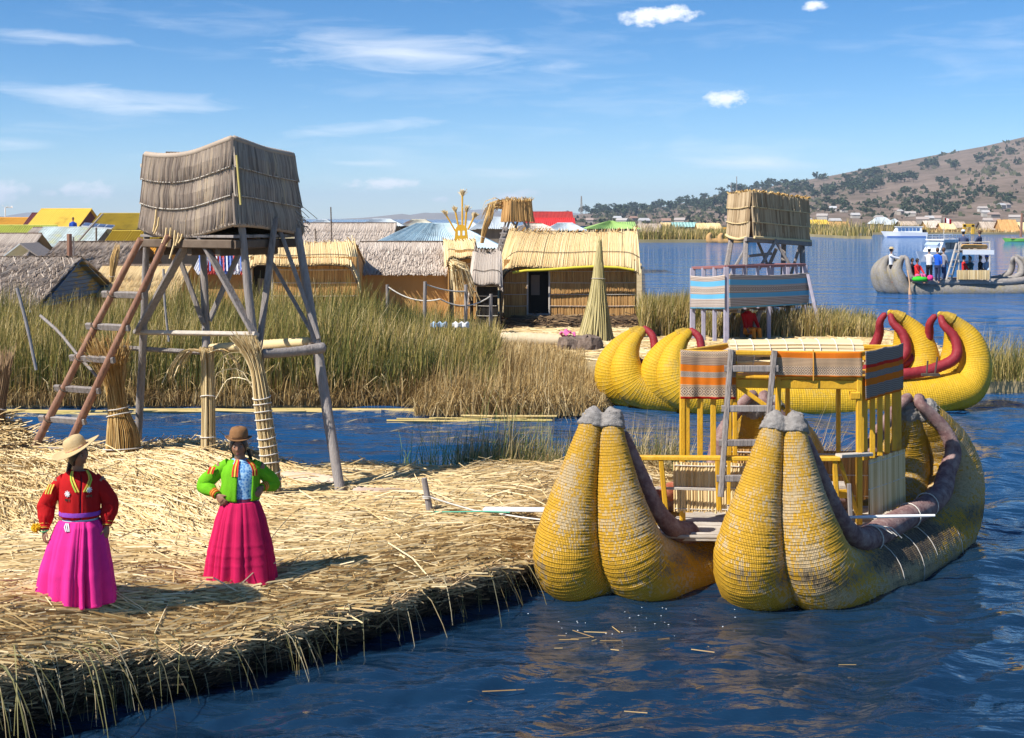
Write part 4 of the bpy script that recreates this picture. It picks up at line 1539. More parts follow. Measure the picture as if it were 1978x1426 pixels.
TAN, DKB, ORG_, RED_, GRY = (.60, .41, .25), (.20, .12, .085), (.78, .20, .018), (.72, .035, .02), (.27, .23, .22)
CL_A = mk_cloth('striped_orange_cloth', [(0, TAN), (.12, (.44, .31, .22)), (.29, ORG_), (.43, (.45, .35, .27)), (.55, ORG_), (.70, TAN), (.95, RED_)], [(.0, .11, 9), (.45, .53, 12), (.76, .93, 7)], [(.12, .29, 5, DKB), (.70, .76, 2, DKB)])
CL_B = mk_cloth('striped_orange_cloth_low', [(0, ORG_), (.24, TAN), (.93, ORG_)], [(.58, .90, 9)], [(.24, .56, 6, DKB)])
CL_C = mk_cloth('striped_grey_cloth', [(0, (.33, .28, .25)), (.28, RED_), (.34, ORG_), (.44, (.26, .23, .23)), (.56, ORG_), (.70, (.33, .28, .25)), (.95, ORG_)], [(.46, .54, 14)], [(0.02, .28, 7, DKB), (.70, .94, 6, DKB)])


def boat_extras():
    o3 = lambda q, z, dx=0, dy=0: (q[0] + dx, q[1] + dy, z)
    ea = FL + (FR - FL) * .30
    A, par = cloth_sheet(o3(FL, ZT + .035, -.03, -.06), o3(ea, ZT + .035, 0, -.06), .56, fold=.018, nf=2, sag=.02)
    tag(solid_sheet('striped_cloth', A, par, CL_A, loc=o3(FL, ZT)), 'orange and tan striped woven cloth hanging on the cabin left of the ladder', 'cloth', 'woven cloths round the boat cabin roof')
    eb = FL + (FR - FL) * .50
    A, par = cloth_sheet(o3(eb, ZT + .03, 0, -.06), o3(FR, ZT + .03, .02, -.06), .29, fold=.010, nf=3, sag=.012)
    par[..., 0] *= 1.6
    tag(solid_sheet('striped_cloth', A, par, CL_B, loc=o3(eb, ZT)), 'short orange topped cloth strip tied along the cabin roof above the doorway', 'cloth', 'woven cloths round the boat cabin roof')
    A, par = cloth_sheet(o3(FR, ZT + .035, .06, -.04), o3(RB, ZT + .05, .06, .0), .56, fold=.012, nf=5, out=(.77, -.64, 0), sag=.014, n=44)
    tag(solid_sheet('striped_cloth', A, par, CL_C, loc=o3(FR, ZT)), 'grey and orange striped woven cloth on the shaded side of the cabin roof', 'cloth', 'woven cloths round the boat cabin roof')
    mbc = MB()
    q = FL + (FR - FL) * .735
    mbc.tube([o3(q, ZT + .05, 0, -.07), o3(q, ZT - .1, 0, -.085), o3(q, ZT - .3, .0, -.08)], .008, n=5)
    tag(mbc.build('cloth_tie', mk('orange_cord', [(.55, .25, .04), (.7, .35, .06)], .8), loc=o3(q, ZT)), 'thin orange cord tied round the short cloth strip above the doorway', 'cord')
    # reed mattress roll lying on the roof
    t = thing('reed_roll', 'rolled reed mat lying along the flat roof of the boat cabin', 'reed mat', o3(FL, ZF + .1))
    z = ZT - .04
    a, b = FL + np.array((.55, .14)), FR + np.array((.12, .40))
    mb = MB()
    for i in range(46):
        an = rng.uniform(0, 2 * PI)
        r = .15 * math.sqrt(rng.random())
        r = .15 if i < 30 else r
        c = lambda p: np.array((p[0], p[1] + r * math.cos(an), z + r * math.sin(an)))
        mb.tube([c(a), c((a + b) / 2) + rng.normal(0, .006, 3), c(b)], .022, n=5, rnd=rng.random())
    mb.build('reeds', mk('pale_reed_mat', [(.5, .38, .2), (.66, .52, .30), (.76, .64, .42)], .7, .8, 3), t, kind='stuff')
    mb = MB()
    for k in range(8):
        c = a + (b - a) * (k + .3) / 8
        coil(mb, (c[0], c[1], z), .176, (1, .1, 0), .014)
    mb.build('cord', ROPE, t)
    co = MB().lathe([(.001, -.19), (.09, -.17), (.14, -.08), (.15, .0), (.14, .08), (.09, .17), (.001, .19)], 18, (0, 0, 0)).build('end_cushion', mk('grey_mat_end', [(.35, .28, .22), (.5, .42, .33)], .9, .2, 12, bump=.8), t, smooth=True, local=True)
    co.rotation_euler = (0, PI / 2, .1)
    co.location = (.70, .10, .20)
    co.scale = (.72, .8, 1.35)
    # ladder
    t = thing('boat_ladder', 'grey wooden ladder leaning on the boat cabin roof', 'ladder', tuple(P(1436, 985, 15.0)))
    la, lb, ra, rb = P(1412, 676, 15.28), P(1392, 960, 14.95), P(1496, 678, 15.22), P(1468, 985, 14.88)
    MB().beam(la, lb, .075, .06, up=(1, 0, 0)).build('rail', WOOD_GREY, t)
    MB().beam(ra, rb, .075, .06, up=(1, 0, 0)).build('rail', WOOD_GREY, t)
    for v in (713, 791, 857, 925):
        q = (v - 676) / (960 - 676)
        l_, r_ = la.lerp(lb, q), ra.lerp(rb, (v - 678) / (985 - 678))
        dv = (r_ - l_).normalized() * .06
        MB().beam(l_ - dv, r_ + dv, .05, .075, up=(0, 0, 1)).build('rung', WOOD_GREY, t)
    # white pole across the hull roll
    mb = MB()
    mb.tube([P(1622, 1000, 14.6), P(1700, 998, 14.55), P(1806, 996, 14.5)], [.016, .018, .015], n=8)
    tag(mb.build('boat_pole', WHITE, smooth=True, loc=tuple(P(1700, 998, 14.55))), 'thin white pole lying across the purple roll of the right hull', 'pole')


boat_extras()


def simple_reed_boat(name, label, base, a, e, L, mat, rollmat, capmat, up=1.5, stern_up=1.7, lat=.7, nhull=2, off=(0.9, -.5, 0), r=.36, ring=.07, stain_k=.3, bz=.04, rr=.98):
    t = thing(name, label, 'boat', tuple(base))

    def stain(V):
        return stain_k * (V[..., 2] < .12) + 0
    for h in range(nhull):
        B = np.array(base, float) + np.array(off) * h
        for l0, lt in ((-lat * .42, -.07), (lat * .42, .07)):
            c = [(.54, lt, up, r * .18), (.38, lerp(lt, l0, .2), up - .13, r * .31), (.16, lerp(lt, l0, .45), up - .42, r * .56), (.06, lerp(lt, l0, .7), up - .80, r * .84), (.14, lerp(lt, l0, .9), up - 1.12, r * .95), (.45, l0, bz + .14, r), (1.0, l0, bz + .02, r * 1.04), (2.2, l0, bz, r * 1.06),
                 (L * .5, l0, bz, r * 1.06), (L - 1.6, l0, bz + .01, r * 1.06), (L - .7, l0, bz + .13, r * 1.02), (L - .25, l0, .5, r * .95), (L - .05, lerp(lt, l0, .8), .9, r * .82), (L - .10, lerp(lt, l0, .5), stern_up - .50, r * .58), (L - .30, lerp(lt, l0, .2), stern_up - .18, r * .32), (L - .52, lt, stern_up, r * .18)]
            o, pts, rad = bundle('reed_bundle', B, a, e, c, mat, t, ring=ring, nr=32, rows=2, amp=.005, jag=.003, stain=stain, seed=int(lt > 0) + h * 2 + 3)
            MB().tube([pts[0] + (pts[0] - pts[3]) * .6, pts[0], pts[6]], [r * .1, r * .24, r * .34], n=10, wob=.15).build('tip_cap', capmat, t, smooth=True)
            MB().tube([pts[-1] + (pts[-1] - pts[-4]) * .6, pts[-1], pts[-7]], [r * .1, r * .22, r * .32], n=10, wob=.15).build('tip_cap', capmat, t, smooth=True)

        def W(s, l, z):
            p = B + a * s + e * l
            return (p[0], p[1], z)
        for side in (1, -1):
            q = lat * .60 * side
            g = bz + r * 1.35
            roll('gunwale_roll', [W(.52, .06 * side, up + .06), W(.62, q * .45, up - .10), W(.62, q * .75, up - .45), W(.74, q, g + .22), W(1.1, q, g + .05), (W(1.7, q, g)), W(L * .5, q, g), W(L - 1.7, q, g + .02), W(L - 1.05, q, g + .14), W(L - .62, q, g + .40), W(L - .55, q * .7, stern_up - .45), W(L - .66, q * .35, stern_up - .18), W(L - .62, .06 * side, stern_up)],
                 np.array([.06, .08, .09, .10, .115, .12, .12, .12, .12, .115, .10, .08, .06]) * rr, rollmat, t, n=10, ring=.09, seed=side)
    return t


yb0 = P(1215, 795, 28.0)
yb0.z = 0
yt = simple_reed_boat('yellow_reed_boat', 'bright yellow reed catamaran with maroon rolls moored at the reed yard behind the worn boat', (yb0.x - .22, yb0.y + .6, 0), np.array((.998, .055, 0)), np.array((.55, -.62, 0)), 6.50, HULL_BRIGHT, MAROON, HULL_BRIGHT, up=1.64, stern_up=1.97, lat=.85, off=(.92, -.50, 0), r=.40, ring=.06, bz=.20)
# rowing pegs on the near roll
mb = MB()
pb = P(1790, 722, 27.3)
mb.beam(pb, pb + Vector((.02, 0, .26)), .03, .03, up=(0, 1, 0))
mb.beam(pb + Vector((.17, 0, 0)), pb + Vector((.22, 0, .34)), .03, .03, up=(0, 1, 0))
mb.box(tuple(pb + Vector((.08, 0, -.02))), (.36, .1, .05))
mb.build('rowing_pegs', WOOD_DARK, yt)
# ------------------------------------------------------------------ lookout tower on the near island
YELPOLE = mk('dry_yellow_cane', [(.45, .36, .10), (.62, .52, .2)], .6, .3, 8)


def sheaf(name, label, base, axis_pts, radii, n, mat, group=None, h_var=.06, stalk=.008, ties=(), top_flare=0.0, cat='reed sheaf', tie_r=1.06):
    """bundle of stalks following a centre line; radii at the same stations"""
    t = thing(name, label, cat, tuple(base), group)
    ax = np.array([tuple(p) for p in axis_pts], float)
    k = len(ax)
    mb = MB()
    for i in range(n):
        a = rng.uniform(0, 2 * PI)
        q = math.sqrt(rng.uniform(.15, 1))
        end = k - 1
        cut = 1 + rng.normal(0, h_var)
        pts = []
        for j in range(k):
            r = radii[j] * q * (1 + (rng.normal(0, .25) * top_flare if j > k - 3 else 0))
            aj = a + rng.normal(0, .06)
            p = ax[j] + np.array((math.cos(aj) * r, math.sin(aj) * r, 0))
            if j == end:
                p = ax[j - 1] + (ax[j] - ax[j - 1]) * cut + np.array((math.cos(aj) * r, math.sin(aj) * r, 0))
            pts.append(p)
        mb.tube(catmull(pts, 2 * k), np.linspace(stalk, stalk * .55, 2 * k), n=3, rnd=rng.random(), cap=False)
    mb.build('stalks', mat, t, kind='stuff')
    for f in ties:
        j = min(int(f), k - 2)
        q = f - j
        c = ax[j] * (1 - q) + ax[j + 1] * q
        r = (radii[j] * (1 - q) + radii[j + 1] * q) * tie_r + .008
        m2 = MB()
        coil(m2, c, r, tuple(ax[j + 1] - ax[j]), .016, tilt=rng.normal(0, .02))
        m2.build('tie', ROPE, t, smooth=True)
    return t


def lookout_tower():
    base = P(470, 900, 17.3)
    t = thing('lookout_tower', 'tall lookout tower of grey poles with a weathered reed mat box, beside the women', 'tower', (base.x, base.y, float(zi(base.x, base.y))))
    cA, cC, cD = P(286, 300, 17.4), P(449, 300, 16.6), P(560, 300, 17.6)
    A2, C2, D2 = [np.array((p.x, p.y)) for p in (cA, cC, cD)]
    B2 = A2 + D2 - C2

    def leg(pts, w):
        P3 = [P(*p) for p in pts]
        mb = MB()
        mb.tube(catmull(np.array([tuple(p) for p in P3]), 9), np.linspace(w * .38, w * .47, 9), n=9, wob=.24, rnd=rng.random())
        mb.build('leg', WOOD_GREY, t, smooth=True)
    leg([(284, 436, 17.42), (277, 640, 17.9), (266, 872, 18.4)], .112)
    leg([(466, 426, 16.66), (489, 650, 16.62), (527, 938, 16.5)], .13)
    leg([(574, 442, 17.5), (612, 672, 17.15), (661, 972, 16.72)], .145)
    leg([(392, 468, 18.3), (398, 660, 18.1), (402, 895, 17.8)], .13)

    def brace(a, b, w, h, mat=WOOD_GREY, nm='brace', up=(0, -1, .3)):
        MB().beam(P(*a), P(*b), w, h, up=up, rnd=rng.random()).build(nm, mat, t)
    brace((366, 462, 17.0), (266, 642, 17.75), .04, .135, up=(.5, .8, 0))
    brace((312, 462, 17.5), (284, 560, 17.9), .05, .06)
    brace((384, 452, 16.9), (491, 645, 16.52), .04, .11, up=(.5, .8, 0))
    brace((532, 420, 17.15), (501, 668, 16.72), .075, .075)
    brace((498, 460, 17.9), (604, 645, 17.25), .05, .09)
    brace((536, 432, 17.35), (616, 655, 17.05), .05, .10)
    brace((336, 470, 18.1), (393, 625, 18.05), .06, .085)
    brace((470, 470, 18.3), (404, 620, 18.15), .06, .085)
    brace((262, 642, 17.85), (496, 646, 16.48), .05, .085, WOOD_PALE, 'cross_board')
    brace((222, 671, 18.05), (402, 682, 18.02), .05, .095, WOOD_GREY, 'cross_board')
    roll('cross_pole', [P(404, 672, 17.95), P(500, 668, 17.55), P(600, 660, 17.2)], [.05, .07, .06], REED_TAN, t, n=9)
    roll('cross_pole', [P(494, 684, 16.5), P(560, 680, 16.75), P(630, 671, 17.0)], [.06, .06, .07], WOOD_GREY, t, n=9)
    mb = MB()
    coil(mb, tuple(P(497, 684, 16.5)), .085, (1, 0, .1), .03)
    coil(mb, tuple(P(505, 685, 16.52)), .09, (1, .3, .1), .03)
    coil(mb, tuple(P(612, 668, 17.0)), .10, (.3, 0, 1), .03)
    mb.build('lashing', WOOD_DARK, t, smooth=True)
    # platform; dark beam tone stands in for the shade under the box
    z0 = 3.68

    def q3(p, z, k=0.0):
        c = (A2 + D2) / 2
        p = c + (p - c) * (1 + k)
        return (p[0], p[1], z)
    for a, b in ((A2, C2), (C2, D2), (A2, B2), (B2, D2)):
        MB().beam(q3(a, z0, .06), q3(b, z0, .06), .08, .11, rnd=rng.random()).build('platform_beam', WOOD_DARK, t)
    for k in range(3):
        f = (k + .5) / 3
        MB().beam(q3(A2 + (C2 - A2) * f, z0 - .1), q3(B2 + (D2 - B2) * f, z0 - .1), .08, .10, rnd=rng.random()).build('platform_beam', WOOD_DARK, t)
    for k in range(9):
        f = (k + .5) / 9
        MB().beam(q3(A2 + (B2 - A2) * f, z0 + .095, .1), q3(C2 + (D2 - C2) * f, z0 + .095 + .004 * (k % 2), .1), .15, .035, rnd=rng.random()).build('floor_plank', WOOD_GREY, t)
    # reed mat walls
    zt = {'A': 4.83, 'B': 4.78, 'C': 4.99, 'D': 4.82}
    zb = {'A': 3.88, 'B': 3.80, 'C': 3.93, 'D': 3.80}

    def wall(pa, pc, za, zc, ba, bc, dip, sag, n, lean=.03):
        pa, pc = np.array(pa), np.array(pc)
        nn = np.array((pc[1] - pa[1], -(pc[0] - pa[0])))
        nn = nn / np.linalg.norm(nn)

        def f(s, tt):
            s, tt = np.asarray(s), np.asarray(tt)
            top = za + (zc - za) * s - dip * np.sin(PI * s) * (1.15 - s * .4)
            bot = ba + (bc - ba) * s - sag * np.sin(PI * np.clip(s * 1.02, 0, 1)) * (1.2 - s * .5)
            z = top + (bot - top) * tt
            out = .02 + lean * tt + .02 * np.sin(PI * s) * np.sin(PI * tt * 3)**2 + .018 * np.sin(s * 9)
            ex = (2 * s - 1) * (out + .012) / np.linalg.norm(pc - pa)
            x = pa[0] + (pc[0] - pa[0]) * (s + ex) + nn[0] * out
            y = pa[1] + (pc[1] - pa[1]) * (s + ex) + nn[1] * out
            return np.stack([x, y, z], -1)
        mb = MB()
        surf_sheet(mb, f, 14, 8, rnd=.05)
        strips(mb, f, n, even_courses(3, .02), .026, 4, .012, None, .022, .012, flip=-1, bulge=.55, smooth_rnd=.45, sj=.9, off=.004)
        strips(mb, f, n, even_courses(3, .02), .013, 4, .02, None, .03, .03, flip=-1, bulge=.6, smooth_rnd=.2, sj=.9, off=.012)
        mb.build('reed_mat', REED_TOWER, t, kind='stuff')
        for q in (1 / 3, 2 / 3):
            m2 = MB()
            s = np.linspace(0, 1, 16)
            m2.tube(f(s, np.full(16, q)) + np.append(nn, 0) * .045, .007, n=5, rnd=.4)
            m2.build('mat_cord', ROPE, t, smooth=True)
        for q, r in ((0, .040), (1, .036)):
            s = np.linspace(-.01, 1.01, 20)
            roll('edge_roll', f(np.clip(s, 0, 1), np.full(20, float(q))), np.full(20, r), STRAW_GREY, t, n=9, ring=.05, amp=.012)
        return f
    fl = wall(A2, C2, zt['A'], zt['C'], zb['A'], zb['C'], .10, .13, 150)
    fr = wall(C2, D2, zt['C'], zt['D'], zb['C'], zb['D'], .02, -.03, 120, .08)
    wall(D2, B2, zt['D'], zt['B'], zb['D'], zb['B'], .03, .04, 70)
    wall(B2, A2, zt['B'], zt['A'], zb['B'], zb['A'], .03, .04, 60)
    roll('edge_roll', [q3(A2, 4.85, .02), q3(A2, 4.4, .03), q3(A2, 3.95, .05)], [.035, .035, .035], STRAW_GREY, t, n=9)
    MB().tube([P(457, 300, 16.5), P(461, 350, 16.48), P(465, 396, 16.44)], .014, n=6).build('corner_cane', YELPOLE, t, smooth=True)
    mb = MB()
    sf = bilinear(q3(A2, 4.70), q3(C2, 4.80), q3(B2, 4.68), q3(D2, 4.70))
    surf_sheet(mb, sf, 3, 3)
    strips(mb, sf, 60, [(0, 1)], .05, 2, .03, None, .02, .05)
    mb.build('roof_mat', REED_TOWER, t, kind='stuff')
    MB().beam(P(272, 320, 17.5), P(300, 319, 17.6), .06, .05).build('pole_end', WOOD_PALE, t)
    MB().beam(P(322, 296, 17.9), P(360, 297, 17.9), .10, .04).build('roof_board', WOOD_DARK, t)
    # loose cords and reeds hanging under the box
    mb = MB()
    for u, v0, v1 in ((330, 440, 476), (338, 445, 500), (345, 450, 475), (352, 452, 470), (307, 420, 452), (322, 440, 470), (302, 405, 448)):
        mb.tube([P(u, v0, 16.95), P(u - 2, (v0 + v1) / 2, 16.95), P(u - 6 + rng.normal(0, 2), v1, 16.95)], .012, n=4, rnd=rng.uniform(.3, .8))
    mb.build('hanging_reeds', REED_TAN, t)
    mb = MB()
    for i in range(16):
        u = rng.uniform(560, 580)
        v = rng.uniform(390, 430)
        a = P(u, v, 17.5)
        mb.tube([a, a + Vector((.05, -.02, -.04)), a + Vector((rng.uniform(.08, .26), -.03, rng.uniform(-.22, -.05)))], .005, n=3, rnd=rng.random())
    mb.build('loose_reeds', REED_TOWER, t)


lookout_tower()


def tower_ladder():
    t = thing('tower_ladder', 'long red brown pole ladder leaning up against the lookout tower', 'ladder', tuple(P(95, 878, 17.9)))
    l0, l1 = P(272, 462, 17.15), P(52, 893, 18.0)
    r0, r1 = P(326, 455, 16.95), P(124, 880, 17.75)
    for a, b in ((l0, l1), (r0, r1)):
        mb = MB()
        mb.tube(catmull(np.array([tuple(a), tuple(a.lerp(b, .5) + Vector((.0, 0, .02))), tuple(b)]), 9), np.linspace(.042, .056, 9), n=10, wob=.22, rnd=rng.random())
        mb.build('rail', WOOD_RED, t, smooth=True)
    for v in (565, 626, 687, 746, 806, 865):
        ql, qr = (v - 462) / (893 - 462), (v - 455) / (880 - 455)
        a, b = l0.lerp(l1, ql), r0.lerp(r1, qr)
        b.z = a.z
        d = (b - a).normalized()
        MB().beam(a - d * .16, b + d * .06, .05, .085, up=(0, -.4, 1), rnd=rng.random()).build('rung', WOOD_GREY, t)
        mb = MB()
        coil(mb, tuple(a), .075, tuple(l1 - l0), .02)
        mb.build('lashing', WOOD_DARK, t, smooth=True)


tower_ladder()

TANSTALK = mk('golden_stalks', [(.26, .13, .03), (.44, .26, .08), (.56, .37, .14), (.66, .47, .22)], .65, .9, 3)
PALESTALK = mk('pale_stalks', [(.40, .26, .10), (.58, .42, .20), (.70, .55, .30), (.78, .65, .42)], .65, .9, 3)


def near_props():
    d = 17.7
    b = P(236, 868, d)
    sheaf('reed_sheaf', 'golden reed sheaf tied with white rope standing between the ladder and the tower', b,
          [P(238, 885, d), P(236, 830, d), P(228, 792, d), P(222, 750, d), P(214, 705, d), P(206, 668, d)], [.24, .20, .13, .125, .20, .32], 520, TANSTALK, ties=(.35, 1.75, 2.1), top_flare=.5, h_var=.35, stalk=.0065)
    d = 17.72
    t = sheaf('reed_wrap', 'pale reed wrap tied round the rear tower leg behind the woman in green', P(402, 892, d), [P(402, 900, d), P(402, 830, d), P(402, 760, d), P(400, 695, d), P(399, 672, d)], [.10, .092, .088, .085, .10], 170, PALESTALK, 'reed wraps round the tower legs', h_var=.05, ties=(.8, 1.9), tie_r=1.0)
    mb = MB()
    for i in range(26):
        a = P(398, 682, d) + Vector((rng.normal(0, .03), rng.normal(0, .03), 0))
        L = rng.uniform(.25, .55)
        side = -1 if rng.random() < .8 else 1
        mb.tube(catmull([tuple(q) for q in (a, a + Vector((side * L * .45, rng.normal(0, .06), .05)), a + Vector((side * L * .85, rng.normal(0, .1), -.18 * L - .06)), a + Vector((side * L, rng.normal(0, .1), -L * .75)))], 9), np.linspace(.010, .004, 9), n=3, rnd=rng.random(), cap=False)
    mb.build('splayed_reeds', PALESTALK, t, kind='stuff')
    d = 16.42
    t = sheaf('reed_wrap', 'thick pale reed wrap with cord rings round the front tower leg, splayed at its top', P(522, 935, d), [P(526, 948, d), P(520, 880, d), P(511, 815, d), P(505, 765, d), P(498, 720, d), P(488, 685, d), P(474, 655, d)], [.115, .108, .102, .10, .085, .10, .16], 240, PALESTALK, 'reed wraps round the tower legs', h_var=.25, ties=(.3, .55, .8, 1.05, 1.3, 1.55, 1.8, 2.1, 2.4, 2.7, 2.95), top_flare=.5, tie_r=1.0)
    mb = MB()
    for i in range(5):
        a = P(496 + rng.normal(0, 4), 745 + rng.normal(0, 8), d)
        L = rng.uniform(.3, .6)
        up = rng.uniform(.1, .45)
        mb.tube(catmull([tuple(q) for q in (a, a + Vector((-L * .35, rng.normal(0, .06), up)), a + Vector((-L * .75, rng.normal(0, .1), up * .9)), a + Vector((-L * 1.0, rng.normal(0, .15), up * .9 - L * .45)))], 9), np.linspace(.008, .003, 9), n=3, rnd=rng.random(), cap=False)
    mb.build('splayed_reeds', PALESTALK, t, kind='stuff')
    # reed logs on the ground
    def log(name, label, pts, rad, mat, group='reed rolls lying on the island'):
        p0 = Vector(tuple(pts[1]))
        t = thing(name, label, 'reed roll', tuple(p0), group)
        roll('rolled_reeds', pts, rad, mat, t, n=14, ring=.07, amp=.01)
    log('reed_log', 'pale rolled reed bundle lying between the two front tower legs', [P(538, 925, 17.5), P(595, 930, 17.4), P(662, 938, 17.2)], [.10, .11, .10], mk('paper_reed', [(.46, .33, .22), (.6, .46, .33), (.70, .58, .45)], .8, .1, 6, sc=(.2, 2, 2), bump=.5))
    log('reed_log', 'long pinkish reed roll lying on the straw behind the mooring stake', [P(676, 958, 16.7), P(780, 962, 16.7), P(888, 960, 16.8)], [.11, .115, .10], mk('pink_reed', [(.36, .25, .19), (.50, .37, .29), (.60, .48, .40)], .8, .1, 6, sc=(.2, 2, 2), bump=.5))
    log('reed_log', 'short weathered roll lying against the foot of the right tower leg', [P(598, 975, 16.6), P(640, 964, 16.7), P(690, 962, 16.75)], [.08, .10, .08], STRAW_GREY)
    # stake and its ropes
    t = thing('mooring_stake', 'grey wooden stake driven into the straw with ropes tied to it', 'stake', tuple(P(832, 1003, 15.7)))
    MB().tube([P(819, 924, 15.7), P(826, 962, 15.7), P(834, 1010, 15.7)], [.036, .040, .042], n=9, wob=.15).build('post', WOOD_GREY, t, smooth=True)
    mb = MB()
    coil(mb, tuple(P(825, 962, 15.7)), .048, (0, 0, 1), .014)
    coil(mb, tuple(P(825, 959, 15.7)), .048, (0, 0, 1), .014)
    mb.build('rope_turn', ROPE, t, smooth=True)
    mb = MB()
    coil(mb, tuple(P(830, 989, 15.7)), .050, (0, 0, 1), .016)
    mb.build('green_turn', mk('green_rope', [(.04, .30, .18), (.10, .42, .28)], .6), t, smooth=True)
    mb = MB()
    mb.tube([P(832, 961, 15.6), P(880, 976, 15.55), P(915, 986, 15.4), P(960, 992, 15.3), P(1010, 1000, 15.0), P(1045, 1004, 14.7)], .010, n=6)
    tag(mb.build('mooring_rope', ROPE, smooth=True, loc=tuple(P(880, 976, 15.55))), 'pale rope running from the stake over the straw to the boat', 'rope')
    mb = MB()
    mb.tube([P(832, 989, 15.6), P(880, 989, 15.45), P(930, 988, 15.3), P(985, 990, 15.15)], .008, n=6)
    tag(mb.build('mooring_rope', MATS['green_rope'], smooth=True, loc=tuple(P(880, 989, 15.45))), 'thin green rope running from the stake along the straw', 'rope')
    a, b = P(935, 987, 15.35), P(1052, 990, 15.2)
    mb = MB()
    mb.beam(a + Vector((0, 0, .02)), b + Vector((0, 0, .03)), .13, .03)
    tag(mb.build('white_plank', WHITE, loc=tuple(a)), 'white plank lying on the straw reaching to the left prow', 'plank')
    # sticks
    for lab, pts, r in (('thin grey stick standing in the reeds in front of the grey thatched hut', [(33, 556, 27), (50, 620, 27), (70, 715, 27)], .035),
                        ('crooked grey stick leaning on the tower ladder', [(78, 610, 18.4), (112, 640, 18.2), (150, 686, 17.9), (190, 730, 17.7)], .022),
                        ('thin dark stick standing upright left of the tower, behind its ladder', [(316, 520, 24), (318, 580, 24), (326, 660, 24)], .022)):
        mb = MB()
        pp = [P(*p) for p in pts]
        mb.tube(catmull(np.array([tuple(p) for p in pp]), 9), np.linspace(r, r * .9, 9), n=7, wob=.2)
        tag(mb.build('stick', WOOD_GREY, smooth=True, loc=tuple(pp[-1])), lab, 'stick')
    # loose heap of straw at the left edge
    mb = MB()
    n = 1500
    c = P(8, 868, 18.2)
    x = rng.normal(c.x - .15, .32, n)
    y = rng.normal(c.y, .4, n)
    hgt = .62 * np.exp(-((x - c.x + .15) / .5)**2 - ((y - c.y) / .55)**2)
    z = zi(x, y) + hgt * rng.random(n)**.6
    al = rng.normal(-.3, .5, n)
    d = np.stack([np.cos(al), np.sin(al), rng.normal(.05, .25, n)], 1)
    d /= np.linalg.norm(d, axis=1, keepdims=True)
    straws(mb, np.stack([x, y, z], 1), d, np.tile((0, 0, 1.0), (n, 1)), rng.uniform(.3, .8, n), rng.uniform(.008, .014, n), rng.uniform(.2, 1, n), rng.uniform(-.3, .3, n))
    tag(mb.build('straw_heap', STRAW, loc=tuple(c)), 'loose heap of straw at the water edge left of the ladder foot', 'straw heap')
    sheaf('reed_sheaf', 'brown reed sheaf standing on the straw heap by the left picture edge', P(-8, 830, 18.0), [P(-12, 850, 18), P(-6, 790, 18), P(2, 730, 18), P(4, 690, 18)], [.14, .11, .12, .18], 160, mk('brown_stalks', [(.16, .09, .04), (.30, .19, .10), (.42, .29, .17)], .7, .9, 3), ties=(1.0,), h_var=.3, top_flare=.4)
    # blue net scrap by the tower foot
    mb = MB()
    for i in range(24):
        a = P(rng.uniform(585, 650), rng.uniform(945, 972), 16.5)
        a.z = float(zi(a.x, a.y)) + .03
        mb.tube([a, a + Vector((rng.normal(0, .06), rng.normal(0, .05), .02)), a + Vector((rng.normal(0, .12), rng.normal(0, .08), .0))], .004, n=3)
    tag(mb.build('net_scrap', mk('blue_net', [(.10, .42, .52), (.25, .55, .62)], .6), kind='stuff'))


near_props()
# ------------------------------------------------------------------ people
SKIN = mk('brown_skin', [(.20, .092, .055), (.28, .135, .082), (.34, .17, .11)], .5, .0, 14, bump=.08, bscale=120, spec=.35)
SKIN_L = mk('light_skin', [(.38, .22, .15), (.46, .28, .20)], .55, .0, 10)
HAIR = mk('black_hair', [(.008, .006, .005), (.02, .015, .013)], .4, .2, 40, sc=(1, 1, .1), bump=.4, spec=.4)
HAIR_B = mk('brown_hair', [(.06, .03, .015), (.13, .07, .04)], .5, .2, 30)
EYE_W = mk('eye_white', [(.26, .22, .19), (.30, .26, .23)], .4)
EYE_D = mk('eye_dark', [(.01, .007, .006), (.015, .01, .01)], .2)
LIP = mk('lips', [(.20, .065, .05), (.24, .08, .06)], .45)


def head_frame(yaw, pitch=0.0, roll_=0.0):
    """columns: face right, face back, up; yaw 0 looks at -y, positive turns to +x"""
    return np.array(Matrix.Rotation(yaw, 3, 'Z') @ Matrix.Rotation(pitch, 3, 'X') @ Matrix.Rotation(roll_, 3, 'Y'))


